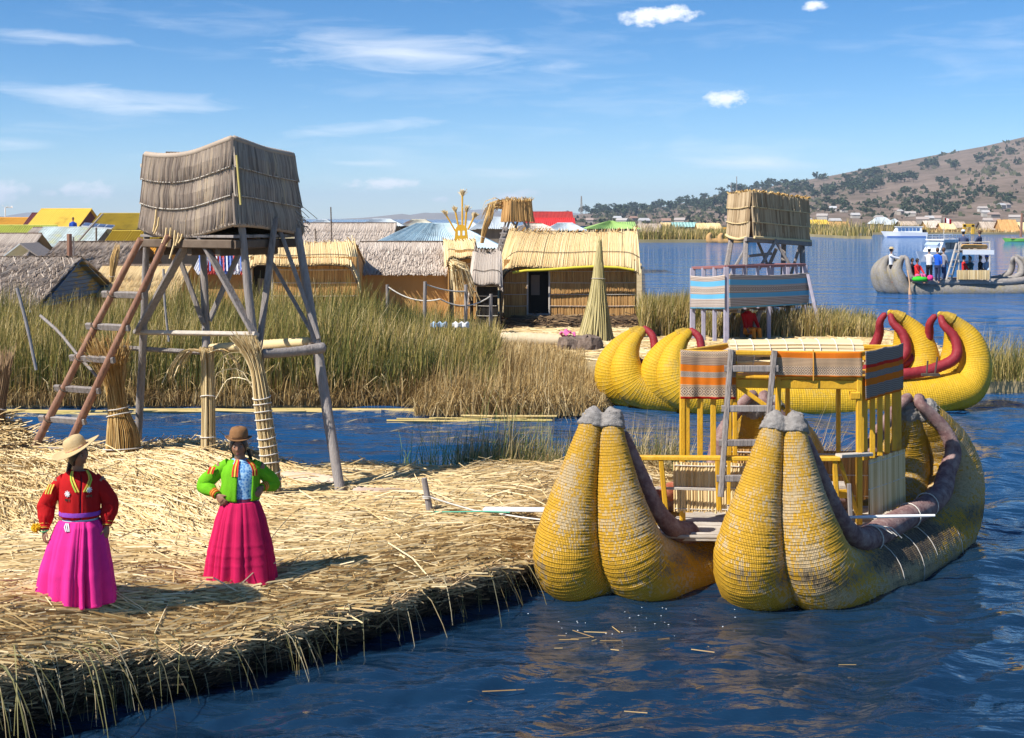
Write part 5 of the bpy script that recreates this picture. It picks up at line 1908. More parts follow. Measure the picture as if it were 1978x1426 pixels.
def add_head(mb, c, R, s=1.0):
    """head with face, height .215 s; local -y is the face"""
    n, m = 64, 56
    th = np.linspace(0, PI, m)[:, None]
    ph = np.linspace(0, 2 * PI, n, endpoint=False)[None]
    x = np.sin(th) * np.sin(ph)
    y = -np.sin(th) * np.cos(ph)
    z = np.cos(th) * np.ones_like(ph)
    X, Y, Z = x * .073, y * .092, z * .110
    low = np.clip(-Z / .11, 0, 1)
    X = X * (1 - .26 * low**1.6)
    Y = np.where(Y > 0, Y * (1 - .30 * low), Y * (1 - .06 * low))
    front = np.clip(-y, 0, 1)

    def g(x0, z0, sx, sz):
        return np.exp(-((X - x0) / sx)**2 - ((Z - z0) / sz)**2) * front**1.5
    Y = Y - .022 * g(0, -.022, .013, .017) - .011 * g(0, .002, .008, .024)
    Y = Y - .006 * g(0.016, -.027, .009, .008) * .8 - .006 * g(-.016, -.027, .009, .008) * .8
    Y = Y + .012 * (g(.032, .008, .017, .010) + g(-.032, .008, .017, .010))
    Y = Y - .005 * (g(.032, .026, .022, .007) + g(-.032, .026, .022, .007))
    Y = Y - .007 * (g(.045, -.022, .018, .018) + g(-.045, -.022, .018, .018))
    Y = Y - .008 * g(0, -.052, .020, .006) - .007 * g(0, -.065, .017, .006) + .006 * g(0, -.0585, .022, .003)
    Y = Y - .009 * g(0, -.094, .022, .014)
    V = np.stack([X, Y, Z], -1).reshape(-1, 3) * s @ R.T + np.array(c)
    i = np.arange(m - 1)[:, None] * n + np.arange(n)[None]
    j = np.arange(m - 1)[:, None] * n + (np.arange(n)[None] + 1) % n
    mb.add(V, np.stack([i, i + n, j + n, j], -1).reshape(-1, 4))
    for sd in (-1, 1):
        q = []
        for k in range(5):
            q.append(np.array((sd * (.069 + .006 * math.sin(k * .8)), .012 + .006 * k * .5, -.026 + .013 * k)) * s @ R.T + np.array(c))
        mb.tube(q, [.006, .012, .014, .013, .007], n=8, flat=.6)


def face_parts(parent, c, R, s=1.0, body=None):
    for sd in (-1, 1):
        p = np.array((sd * .031, -.079, .007)) * s @ R.T + np.array(c)
        mb = MB()
        mb.lathe([(.001, -.010), (.007, -.007), (.010, 0), (.007, .007), (.001, .010)], 12, (0, 0, 0), 0, .5)
        o = mb.build('eye', EYE_W, parent, local=True, smooth=True)
        o.location = p
        mb = MB()
        mb.lathe([(.0005, -.0035), (.0048, -.002), (.0048, .002), (.0005, .0035)], 10, (0, 0, 0))
        q = mb.build('iris', EYE_D, o, local=True, smooth=True)
        q.location = np.array((0, -.0085, 0)) @ R.T
        mb = MB()
        pts = [np.array((sd * (.016 + .009 * k), -.0875 + .0025 * k * k * .55, .0255 + (.003 if k in (1, 2) else 0))) * s @ R.T + np.array(c) for k in range(4)]
        mb.tube(pts, [.002, .003, .003, .001], n=5)
        mb.build('eyebrow', HAIR, parent, local=True)
    mb = MB()
    for zz, r in ((-.053, .0035), (-.0635, .0042)):
        pts = [np.array((xx, -.0945 + 9 * xx * xx + (.002 if zz < -.06 else 0), zz)) * s @ R.T + np.array(c) for xx in (-.019, -.01, 0, .01, .019)]
        mb.tube(pts, [.001, r, r, r, .001], n=6)
    mb.build('lips', LIP, parent, local=True, smooth=True)


def add_hand(mb, wrist, d, nrm, side, curl=.5, s=1.0):
    """palm and five fingers. d: wrist to knuckles, nrm: back of the hand, side: +1 thumb towards cross(d,nrm)"""
    w, d, nrm = np.array(wrist, float), np.array(d, float), np.array(nrm, float)
    d /= np.linalg.norm(d)
    nrm -= d * (nrm @ d)
    nrm /= np.linalg.norm(nrm)
    x = np.cross(d, nrm) * side
    rings = []
    for t, wd, h in ((-.02, .020, .017), (.0, .022, .017), (.03, .034, .016), (.06, .038, .014), (.078, .034, .011)):
        rings.append([w + d * t * s + (x * wd * math.cos(a) + nrm * h * math.sin(a)) * s for a in np.arange(10) * 2 * PI / 10])
    mb.rings(rings)
    for k, (off, L) in enumerate(((.027, .066), (.010, .074), (-.008, .069), (-.025, .054))):
        p = w + (d * .070 + x * off) * s
        pts = [p - d * .015 * s, p]
        ang = 0
        for seg in (.45, .32, .23):
            ang += curl * (.6 + .5 * (seg < .4))
            p = p + (d * math.cos(ang) - nrm * math.sin(ang)) * L * seg * s + x * (off * .10) * s
            pts.append(p)
        mb.tube(pts, np.array([.0095, .0092, .0085, .0078, .0055]) * s, n=8)
    p = w + (d * .018 + x * .022) * s
    pts = [w + d * .01 * s, p]
    for dd in (.032, .028, .02):
        p = p + (d * .75 + x * .55 - nrm * .5 * curl) * dd * s
        pts.append(p)
    mb.tube(pts, np.array([.013, .0125, .011, .0095, .006]) * s, n=8)


def loft(mb, secs, n=40, a0=0.0, a1=2 * PI, wr=0.0, seed=0, rnd=.5, mat=0):
    """stack of elliptical sections (cx,cy,z,rx,ry); optional open range of angles (0 = towards -y, grows to +x)"""
    cl = abs(a1 - a0 - 2 * PI) < 1e-6
    a = np.linspace(a0, a1, n, endpoint=not cl)
    rings = []
    for i, (cx, cy, z, rx, ry) in enumerate(secs):
        k = 1 + wr * (fbm(a * 3 + 5 * np.sin(a), np.full(n, i * .9), seed, 3) - .5)
        rings.append(np.stack([cx + np.sin(a) * rx * k, cy - np.cos(a) * ry * k, np.full(n, z)], 1))
    V = np.array(rings)
    if cl:
        mb.rings(rings, rnd=rnd, mat=mat)
    else:
        mb.grid(V, mat, rnd)
    return V


def skirt(name, parent, mat, secs, folds, amp, n=220, seed=0, tucks=(), extra=None):
    """gathered skirt, open at the hem; folds deepen towards the hem; tucks are sewn tiers"""
    secs = np.array(secs, float)
    zz = np.linspace(secs[0, 2], secs[-1, 2], 70)[::1]
    rs = np.random.RandomState(seed)
    a = np.linspace(0, 2 * PI, n, endpoint=False)
    warp = a + .25 * np.sin(a * 3 + seed) + .12 * np.sin(a * 7 + 2 * seed)
    fold = 1.3 * np.abs(np.cos(folds * .5 * (warp + .35 * np.sin(a * 2 + seed)) + seed)) + .7 * np.abs(np.cos(folds * .93 * warp + 1.7 + .6 * np.sin(a * 4))) - 1.2
    fold2 = np.cos(folds * 3.1 * warp + .5)
    rings = []
    for z in zz:
        q = (secs[0, 2] - z) / (secs[0, 2] - secs[-1, 2])
        c = [np.interp(-z, -secs[:, 2], secs[:, k]) for k in (0, 1, 3, 4)]
        k = 1 + amp * (.18 + .82 * q) * fold + .018 * (1 - q) * fold2 + .02 * (fbm(a * 3, np.full(n, z * 9), seed, 3) - .5)
        for tz in tucks:
            dz = z - tz
            if 0 < dz < .05:
                k = k + .016 * (1 - dz / .05)
        hem = .012 * fold * (q > .97)
        rings.append(np.stack([c[0] + np.sin(a) * c[2] * k, c[1] - np.cos(a) * c[3] * k, np.full(n, z) + hem], 1))
    mb = MB()
    mb.rings(rings, cap=False, rnd=.5)
    o = mb.build(name, mat, parent, local=True, smooth=True)
    md = o.modifiers.new('solidify', 'SOLIDIFY')
    md.thickness = .006
    return o


def ribbon(mb, pts, w, nrm, th=.004, mat=0):
    """flat strip along points; nrm (n,3) or one vector"""
    pts = np.array(pts, float)
    nr = np.broadcast_to(np.array(nrm, float), pts.shape)
    T = np.gradient(pts, axis=0)
    T /= np.linalg.norm(T, axis=1, keepdims=True)
    sd = np.cross(T, nr)
    sd /= np.linalg.norm(sd, axis=1, keepdims=True)
    rings = [[p - s * w / 2, p + s * w / 2, p + s * w / 2 + n_ * th, p - s * w / 2 + n_ * th] for p, s, n_ in zip(pts, sd, nr)]
    return mb.rings(rings, mat=mat)


def fabric(name, c, rough=.85, var=.12, trans=.06, bump=.35):
    return mk(name, [tuple(x * (1 - var) for x in c), c, tuple(min(1, x * (1 + var)) for x in c)], rough, .0, 7, bump=bump, bscale=140, trans=trans, spec=.15)


PINK = fabric('magenta_cloth', (.80, .032, .27))
CRIMSON = fabric('crimson_cloth', (.56, .013, .09))
REDC = fabric('red_cloth', (.44, .010, .012))
LIME = fabric('lime_green_cloth', (.15, .46, .014))
STRIPE_Y = mk('yellow_trim', [(.75, .45, .04), (.8, .55, .1)], .8)
STRIPE_R = mk('red_trim', [(.6, .02, .015), (.65, .05, .02)], .8)
PURPLE_T = mk('purple_trim', [(.18, .03, .35), (.34, .08, .5)], .8, .2, 60)
FELT_BROWN = mk('brown_felt', [(.20, .095, .035), (.27, .135, .055)], .9, .1, 30, bump=.3)
STRAW_HAT = mk('straw_hat', [(.52, .36, .17), (.64, .47, .25)], .75, .1, 50, bump=.5, bscale=160)


def blouse_mat():
    m, nt, b = nodes_of('blue_floral_cloth')
    v = nt.nodes.new('ShaderNodeTexVoronoi')
    v.inputs['Scale'].default_value = 42
    tc = nt.nodes.new('ShaderNodeTexCoord')
    nt.links.new(tc.outputs['Object'], v.inputs['Vector'])
    f = math_node(nt, 'ADD', math_node(nt, 'MULTIPLY', v.outputs['Distance'], .75), math_node(nt, 'MULTIPLY', noise_node(nt, 55, 3, .6), .5))
    nt.links.new(ramp(nt, f, [(0.30, (.04, .12, .36)), (.48, (.10, .28, .60)), (.60, (.22, .46, .74)), (.8, (.45, .66, .82))]), b.inputs['Base Color'])
    b.inputs['Roughness'].default_value = .8
    return m


BLOUSE = blouse_mat()


def braid(parent, pts, r):
    mb = MB()
    P_ = catmull(np.array(pts, float), 40)
    for ph in (0, 2.1, 4.2):
        q = P_.copy()
        x = np.linspace(0, 26, 40) + ph
        q[:, 0] += np.cos(x) * r * .55
        q[:, 1] += np.sin(x) * r * .45
        mb.tube(q, np.linspace(r * .72, r * .35, 40), n=6)
    return mb.build('braid', HAIR, parent, local=True, smooth=True)


def bowl_hair(parent, c, R, s=1.0):
    """cap of hair over the skull, cut away from the face"""
    n, m = 40, 22
    th = np.linspace(.05, PI * .80, m)[:, None]
    ph = np.linspace(0, 2 * PI, n, endpoint=False)[None]
    lim = .32 + .48 * np.clip((1 - np.cos(ph)) / 2 * 2.0, 0, 1)        # front hairline is higher
    th = th / (PI * .80) * PI * lim
    X, Y, Z = np.sin(th) * np.sin(ph) * .079, -np.sin(th) * np.cos(ph) * .098, np.cos(th) * .116 + 0 * ph
    V = np.stack([X, Y, Z], -1) * s
    V = V + (np.random.RandomState(3).rand(m, n, 1) - .5) * .003
    V = V.reshape(-1, 3) @ R.T + np.array(c)
    i = np.arange(m - 1)[:, None] * n + np.arange(n)[None]
    j = np.arange(m - 1)[:, None] * n + (np.arange(n)[None] + 1) % n
    mb = MB()
    mb.add(V, np.stack([i, i + n, j + n, j], -1).reshape(-1, 4))
    o = mb.build('hair', HAIR, parent, local=True, smooth=True)
    md = o.modifiers.new('solidify', 'SOLIDIFY')
    md.thickness = .006
    return o


def put(V, c, R):
    return np.asarray(V, float) @ R.T + np.array(c)


def hat(parent, c, R, mat, crown_r, crown_h, brim_r, curl, brim_drop=.0, band=None, round_top=True):
    prof = [(.001, crown_h), (crown_r * .45, crown_h * .985), (crown_r * .78, crown_h * .90), (crown_r * .95, crown_h * .68), (crown_r, crown_h * .35), (crown_r * 1.03, .012)]
    n = 48
    a = np.arange(n) * 2 * PI / n
    rings = [np.stack([np.cos(a) * r, np.sin(a) * r * 1.12, np.full(n, z)], 1) for r, z in prof]
    for q in np.linspace(.12, 1, 8):
        r = crown_r * 1.03 + (brim_r - crown_r * 1.03) * q
        z = .010 - brim_drop * q + curl * q**2.2 * (np.cos(a)**2)
        rings.append(np.stack([np.cos(a) * r, np.sin(a) * r * 1.08, z * np.ones(n)], 1))
    V = np.array(rings)
    mb = MB()
    mb.rings(list(put(V.reshape(-1, 3), c, R).reshape(V.shape)), cap=False)
    o = mb.build('hat', mat, parent, local=True, smooth=True)
    md = o.modifiers.new('solidify', 'SOLIDIFY')
    md.thickness = .006
    if band is not None:
        mb = MB()
        z0, z1 = .012, .012 + .022
        r = crown_r * 1.035
        mb.rings([put(np.stack([np.cos(a) * rr, np.sin(a) * rr * 1.12, np.full(n, z)], 1), c, R) for rr, z in ((r + .002, z0), (r + .005, (z0 + z1) / 2), (r, z1))], cap=False)
        mb.build('hat_band', band, o, local=True, smooth=True)
    return o


def woman_green():
    gp = P(465, 1123, 12.77)
    z = float(zi(gp.x, gp.y))
    t = thing('person', 'woman in a lime green jacket, crimson skirt and brown bowler hat, hands on hips', 'person', (gp.x, gp.y, z))
    yaw = .12
    # body
    mb = MB()
    loft(mb, [(0, 0, .74, .14, .11), (0, 0, .84, .135, .10), (0, 0, .98, .145, .105), (.0, 0, 1.10, .165, .105), (.0, .005, 1.16, .13, .085), (-.005, .01, 1.19, .06, .06)], 28)
    mb.tube([(-.005, .012, 1.14), (-.008, .0, 1.21), (-.012, -.012, 1.28)], [.060, .052, .05], n=14)
    hc, R = np.array((-.015, -.025, 1.325)), head_frame(.10, .06)
    add_head(mb, hc, R, 1.02)
    for s in (-1, 1):
        mb.tube([(s * .07, 0, .78), (s * .075, .01, .45), (s * .075, .0, .08)], [.085, .06, .04], n=12)
        mb.tube([(s * .075, .03, .035), (s * .08, -.05, .03), (s * .09, -.14, .022)], [.035, .038, .028], n=10)
    # arms: shoulder, elbow, wrist
    sl, el, wl = np.array((-.175, 0, 1.13)), np.array((-.365, .04, .955)), np.array((-.200, -.105, .870))
    sr, er, wr_ = np.array((.165, .02, 1.13)), np.array((.285, .13, .945)), np.array((.205, -.005, .925))
    for a, b, c in ((sl, el, wl), (sr, er, wr_)):
        mb.tube([a, (a + b) / 2, b, (b + c) / 2, c], [.05, .045, .038, .034, .026], n=12)
    add_hand(mb, wl, (.55, -.30, -.55), (-.35, -.95, .1), -1, .55)
    add_hand(mb, wr_, (-.25, -.55, -.45), (.8, -.55, .2), 1, .6)
    body = remeshed(mb, 'body', SKIN, t, .0048, 2)
    face_parts(t, hc, R, 1.02)
    bowl_hair(t, hc, R, 1.03)
    braid(t, [(-.075, .05, 1.27), (-.085, .08, 1.16), (-.07, .125, 1.0)], .016)
    braid(t, [(.06, .05, 1.27), (.085, .08, 1.16), (.07, .135, 1.0)], .016)
    hat(t, hc + np.array((.0, .0, .058)) , head_frame(.10, .02, .03), FELT_BROWN, .083, .118, .128, .022, .006, mk('dark_band', [(.08, .04, .02), (.11, .055, .025)], .8))
    # blouse and belt
    mb = MB()
    loft(mb, [(.0, -.005, .835, .155, .125), (0, -.005, .90, .150, .122), (0, -.01, 1.0, .155, .128), (0, -.005, 1.10, .165, .118), (-.005, .0, 1.165, .12, .092), (-.008, .0, 1.195, .075, .07)], 48, wr=.06, seed=4)
    mb.build('blouse', BLOUSE, t, local=True, smooth=True)
    belt = MB()
    loft(belt, [(.0, .0, .765, .158, .13), (0, 0, .80, .160, .133), (0, 0, .838, .158, .130)], 48)
    belt.build('belt', mk('striped_belt', [(.06, .02, .05), (.25, .03, .06), (.10, .05, .18), (.3, .12, .08)], .8, .0, 30, sc=(.1, .1, 3)), t, local=True, smooth=True)
    # jacket: open in front, puffed sleeves gathered at the cuffs
    mb = MB()
    V = loft(mb, [(-.005, .0, .808, .172, .140), (-.005, .0, .825, .186, .152), (-.005, .0, .88, .188, .155), (0, 0, .97, .182, .150), (0, .0, 1.06, .186, .140), (-.002, .0, 1.12, .180, .120), (-.004, .004, 1.165, .135, .098), (-.006, .006, 1.195, .085, .080)], 64, .80, 2 * PI - .02, wr=.2, seed=7)
    jk = mb.build('jacket', LIME, t, local=True, smooth=True)
    md = jk.modifiers.new('solidify', 'SOLIDIFY')
    md.thickness = .012

    def sleeve(a, b, c, seed):
        q = catmull(np.array([a * np.array((.62, 1, 1)) + np.array((0, 0, .012)), a * .55 + b * .45, b * .95 + c * .05, b * .5 + c * .5, b * .14 + c * .86, c * 1.0]), 46)
        rad = np.interp(np.linspace(0, 1, 46), [0, .12, .32, .55, .74, .86, .92, 1.0], [.062, .066, .068, .070, .066, .052, .040, .036])
        n = 34
        T = np.gradient(q, axis=0)
        T /= np.linalg.norm(T, axis=1, keepdims=True)
        rings = []
        an = np.arange(n) * 2 * PI / n
        for i in range(46):
            u = np.cross(T[i], (0, 1, .2))
            u /= np.linalg.norm(u)
            v = np.cross(u, T[i])
            f = i / 45
            wrk = 1 + .30 * (fbm(an * 2.2 + np.sin(an) * 2, np.full(n, f * 9), seed, 3) - .5) + .05 * np.cos(an * 11 + f * 3) * max(0, (f - .6)) * 2
            rings.append(q[i] + ((np.cos(an) * rad[i] * wrk)[:, None] * u + (np.sin(an) * rad[i] * wrk)[:, None] * v) - np.array((0, 0, .012 * math.sin(PI * f))))
        m2 = MB()
        m2.rings(rings, cap=True)
        s = m2.build('sleeve', LIME, t, local=True, smooth=True)
        # striped cuff
        for k, (mat_, w) in enumerate(((STRIPE_R, .012), (STRIPE_Y, .010), (STRIPE_R, .010), (STRIPE_Y, .008), (STRIPE_R, .010))):
            m3 = MB()
            f = .905 + .022 * k
            ii = f * 45
            c0 = q[int(ii)]
            coil(m3, c0, .042 - .001 * k, tuple(T[int(ii)]), .013, 18)
            m3.build('cuff_stripe', mat_, s, local=True, smooth=True)
        return s
    sleeve(sl, el, wl, 3)
    sleeve(sr, er, wr_, 5)
    # front trim
    for side, a in ((1, .80), (-1, -.02)):
        for k, (mat_, off) in enumerate(((STRIPE_R, 0), (STRIPE_Y, .018), (STRIPE_R, .034))):
            pts, nr = [], []
            for zz in (1.05, 1.10, 1.145, 1.18, 1.20):
                rx = np.interp(zz, [.97, 1.06, 1.12, 1.165, 1.195, 1.21], [.182, .186, .180, .135, .085, .075])
                ry = np.interp(zz, [.97, 1.06, 1.12, 1.165, 1.195, 1.21], [.150, .140, .120, .098, .080, .07])
                aa = a + side * off / .14
                pts.append((math.sin(aa) * (rx + .006), -math.cos(aa) * (ry + .006), zz))
                nr.append((math.sin(aa), -math.cos(aa), .3))
            m3 = MB()
            ribbon(m3, pts, .015, nr)
            m3.build('trim', mat_, jk, local=True)
    for k, (mat_, dx) in enumerate(((STRIPE_R, -.02), (STRIPE_Y, 0), (STRIPE_R, .02))):
        m3 = MB()
        c = sl * .72 + el * .28
        ribbon(m3, [c + np.array((dx - .02, -.078, .05)), c + np.array((dx - .035, -.086, .02)), c + np.array((dx - .045, -.088, -.015))], .018, (-.3, -1, .1))
        m3.build('shoulder_patch', mat_, jk, local=True)
    sk = skirt('skirt', t, CRIMSON, [(0, 0, .80, .160, .135), (0, 0, .755, .18, .155), (0, 0, .62, .225, .20), (0, 0, .35, .28, .25), (0, 0, .03, .315, .28)], 9, .17, seed=2, tucks=(.40, .31, .22))
    m3 = MB()
    coil(m3, (0, 0, .80), .163, (0, -.25, 1), .014, 30, sy=.86)
    m3.build('waistband', WHITE, sk, local=True, smooth=True)


def woman_red():
    gp = P(147, 1168, 11.5)
    z = float(zi(gp.x, gp.y))
    t = thing('person', 'young woman in a red embroidered jacket, pink skirt and straw hat, looking to the right', 'person', (gp.x, gp.y, z))
    mb = MB()
    loft(mb, [(.03, 0, .70, .14, .12), (.03, 0, .82, .135, .105), (.03, 0, .98, .150, .11), (.03, 0, 1.09, .165, .105), (.03, .005, 1.15, .13, .085), (.025, .01, 1.18, .06, .06)], 28)
    mb.tube([(.02, .01, 1.13), (.015, .0, 1.20), (.02, -.005, 1.26)], [.058, .050, .05], n=14)
    hc, R = np.array((.022, -.012, 1.325)), head_frame(1.02, .0)
    add_head(mb, hc, R, .98)
    for s in (-1, 1):
        mb.tube([(s * .07, 0, .78), (s * .075, .01, .45), (s * .075, .0, .08)], [.085, .06, .04], n=12)
        mb.tube([(s * .085, .03, .03), (s * .10, -.06, .026), (s * .115, -.17, .02)], [.033, .036, .026], n=10)
    sl, el, wl = np.array((-.135, -.02, 1.11)), np.array((-.275, .03, .87)), np.array((-.262, -.06, .672))
    sr, er, wr_ = np.array((.195, .02, 1.11)), np.array((.282, .06, .88)), np.array((.278, .0, .690))
    for a, b, c in ((sl, el, wl), (sr, er, wr_)):
        mb.tube([a, (a + b) / 2, b, (b + c) / 2, c], [.05, .045, .038, .034, .026], n=12)
    add_hand(mb, wl, (.02, -.25, -.9), (-.8, -.5, .1), -1, .5)
    add_hand(mb, wr_, (.0, -.2, -.9), (.9, -.3, .1), 1, .5)
    remeshed(mb, 'body', SKIN, t, .0048, 2)
    face_parts(t, hc, R, .98)
    bowl_hair(t, hc, R, .99)
    braid(t, [(-.055, .03, 1.26), (-.078, .045, 1.19), (-.105, .06, 1.09), (-.10, .08, 1.0)], .021)
    HR = np.array(Matrix.Rotation(-.40, 3, 'Y') @ Matrix.Rotation(.13, 3, 'X'))
    hat(t, hc + np.array((-.012, .0, .050)), HR, STRAW_HAT, .092, .125, .222, .03, .01, mk('wavy_band', [(.7, .45, .05), (.35, .08, .25), (.75, .5, .1), (.6, .1, .08)], .8, .0, 55))
    # jacket
    mb = MB()
    loft(mb, [(.035, .0, .770, .168, .140), (.035, .0, .79, .178, .148), (.033, .0, .86, .180, .150), (.03, 0, .97, .180, .148), (.03, .0, 1.05, .190, .138), (.03, .0, 1.11, .186, .120), (.028, .004, 1.155, .140, .098), (.025, .006, 1.19, .085, .078)], 64, .34, 2 * PI + .28, wr=.2, seed=17)
    jk = mb.build('jacket', REDC, t, local=True, smooth=True)
    md = jk.modifiers.new('solidify', 'SOLIDIFY')
    md.thickness = .012
    mb = MB()
    loft(mb, [(.032, -.002, .76, .160, .132), (.03, -.004, .9, .160, .13), (.03, -.004, 1.05, .172, .122), (.028, .0, 1.14, .125, .092), (.024, .002, 1.17, .08, .072)], 40)
    mb.build('blouse', mk('dark_blue_shirt', [(.03, .04, .10), (.05, .06, .14)], .8), t, local=True, smooth=True)

    def sleeve(a, b, c, seed):
        q = catmull(np.array([a * .7 + np.array((.03, 0, 1.12)) * .3, a * .5 + b * .5, b, b * .5 + c * .5, b * .1 + c * .9, c]), 46)
        rad = np.interp(np.linspace(0, 1, 46), [0, .15, .4, .62, .8, .9, 1.0], [.060, .069, .072, .078, .070, .05, .036])
        n = 34
        an = np.arange(n) * 2 * PI / n
        T = np.gradient(q, axis=0)
        T /= np.linalg.norm(T, axis=1, keepdims=True)
        rings = []
        for i in range(46):
            u = np.cross(T[i], (0, 1, .1))
            u /= np.linalg.norm(u)
            v = np.cross(u, T[i])
            f = i / 45
            wrk = 1 + .30 * (fbm(an * 2.2 + np.sin(an) * 2, np.full(n, f * 8), seed, 3) - .5) + .05 * np.cos(an * 11 + f * 3) * max(0, (f - .6)) * 2
            rings.append(q[i] + (np.cos(an) * rad[i] * wrk)[:, None] * u + (np.sin(an) * rad[i] * wrk)[:, None] * v)
        m2 = MB()
        m2.rings(rings)
        s = m2.build('sleeve', REDC, t, local=True, smooth=True)
        for k, mat_ in enumerate((STRIPE_Y, STRIPE_R, STRIPE_Y)):
            m3 = MB()
            ii = int((.93 + .03 * k) * 45)
            coil(m3, q[ii], .046 - .003 * k, tuple(T[ii]), .008, 18)
            m3.build('cuff_stripe', mat_, s, local=True, smooth=True)
        return s
    s1 = sleeve(sl, el, wl, 23)
    sleeve(sr, er, wr_, 25)
    m3 = MB()
    coil(m3, wl + np.array((0, -.01, -.005)), .036, (0, -.2, 1), .012, 18)
    m3.build('bracelet', mk('green_bracelet', [(.03, .35, .12), (.05, .45, .2)], .6), t, local=True, smooth=True)
    # yellow pompom on the cuff
    mb = MB()
    r = np.random.RandomState(8)
    for i in range(170):
        dd = r.normal(0, 1, 3)
        dd /= np.linalg.norm(dd)
        c = wl + np.array((-.066, -.03, .02))
        mb.tube([c, c + dd * .042 * (.8 + .3 * r.rand())], [.008, .004], n=4)
    mb.build('pompom', mk('yellow_wool', [(.75, .45, .01), (.85, .58, .03)], .9), t, local=True)
    # neckline, sleeve bars, embroidered stars, waist braid
    for side, a in ((1, .34), (-1, .28)):
        a = a if side > 0 else .28
        for k, (mat_, off) in enumerate(((STRIPE_Y, .0), (mk('lime_trim', [(.35, .5, .05), (.4, .55, .08)], .8), .016))):
            pts, nr = [], []
            for j, zz in enumerate((1.02, 1.07, 1.12, 1.16, 1.195)):
                rx = np.interp(zz, [.97, 1.05, 1.11, 1.155, 1.19, 1.2], [.180, .190, .186, .140, .085, .08])
                ry = np.interp(zz, [.97, 1.05, 1.11, 1.155, 1.19, 1.2], [.148, .138, .120, .098, .078, .07])
                aa = .31 + side * (.10 + .14 * j + off / .13)
                pts.append((.03 + math.sin(aa) * (rx + .008), -math.cos(aa) * (ry + .008), zz))
                nr.append((math.sin(aa), -math.cos(aa), .35))
            m3 = MB()
            ribbon(m3, pts, .013, nr)
            m3.build('trim', mat_, jk, local=True)
    for aa, zz, s in ((-.32, 1.005, 1.0), (.72, 1.035, .9)):
        rx, ry = .187, .152
        c = np.array((.03 + math.sin(aa) * rx, -math.cos(aa) * ry, zz))
        n_ = np.array((math.sin(aa), -math.cos(aa), .05))
        tx = np.array((math.cos(aa), math.sin(aa), 0))
        m3 = MB()
        for k in range(4):
            an = k * PI / 4
            d = tx * math.cos(an) + np.array((0, 0, 1)) * math.sin(an)
            ribbon(m3, [c - d * .028 * s, c, c + d * .028 * s], .008, n_, th=.006)
        m3.build('star', WHITE, jk, local=True)
        m3 = MB()
        for k in range(4):
            p = c + np.array((0, 0, -.045)) + tx * (k - 1.5) * .014 + n_ * .002
            m3.tube([p, p + np.array((0, 0, -.016 - .006 * (k % 2)))], .004, n=5)
        m3.build('stitched_leaf', mk('dark_thread', [(.10, .02, .03), (.05, .08, .04)], .8), jk, local=True)
    c = sl * .66 + el * .34
    for k, mat_ in enumerate((STRIPE_Y, MATS['lime_trim'], STRIPE_Y)):
        m3 = MB()
        ribbon(m3, [c + np.array((-.03 + .022 * k, -.080, .05)), c + np.array((-.045 + .022 * k, -.088, .01)), c + np.array((-.06 + .022 * k, -.088, -.035))], .012, (-.35, -1, .1))
        m3.build('sleeve_bar', mat_, jk, local=True)
    mb = MB()
    loft(mb, [(.035, 0, .795, .183, .155), (.035, 0, .812, .186, .157), (.035, 0, .832, .184, .155)], 60)
    mb.build('waist_braid', PURPLE_T, t, local=True, smooth=True)
    mb = MB()
    loft(mb, [(.035, 0, .735, .158, .132), (.035, 0, .75, .162, .136), (.035, 0, .772, .160, .133)], 40)
    mb.build('waistband', mk('pale_blue_band', [(.35, .55, .65), (.5, .68, .75)], .8), t, local=True, smooth=True)
    t.scale = (.955, .955, .955)
    skirt('skirt', t, PINK, [(.035, 0, .752, .165, .140), (.033, 0, .70, .20, .175), (.02, 0, .55, .245, .22), (.0, 0, .30, .295, .265), (-.005, 0, .015, .325, .285)], 8, .19, seed=5)
    m3 = MB()
    for k in range(3):
        m3.tube([(-.04 + .01 * k, -.150, .745), (-.045 + .02 * k, -.175, .72 - .01 * k), (-.03 + .015 * k, -.185, .68)], .006, n=5)
    m3.build('skirt_tie', WHITE, t, local=True, smooth=True)


woman_green()
woman_red()


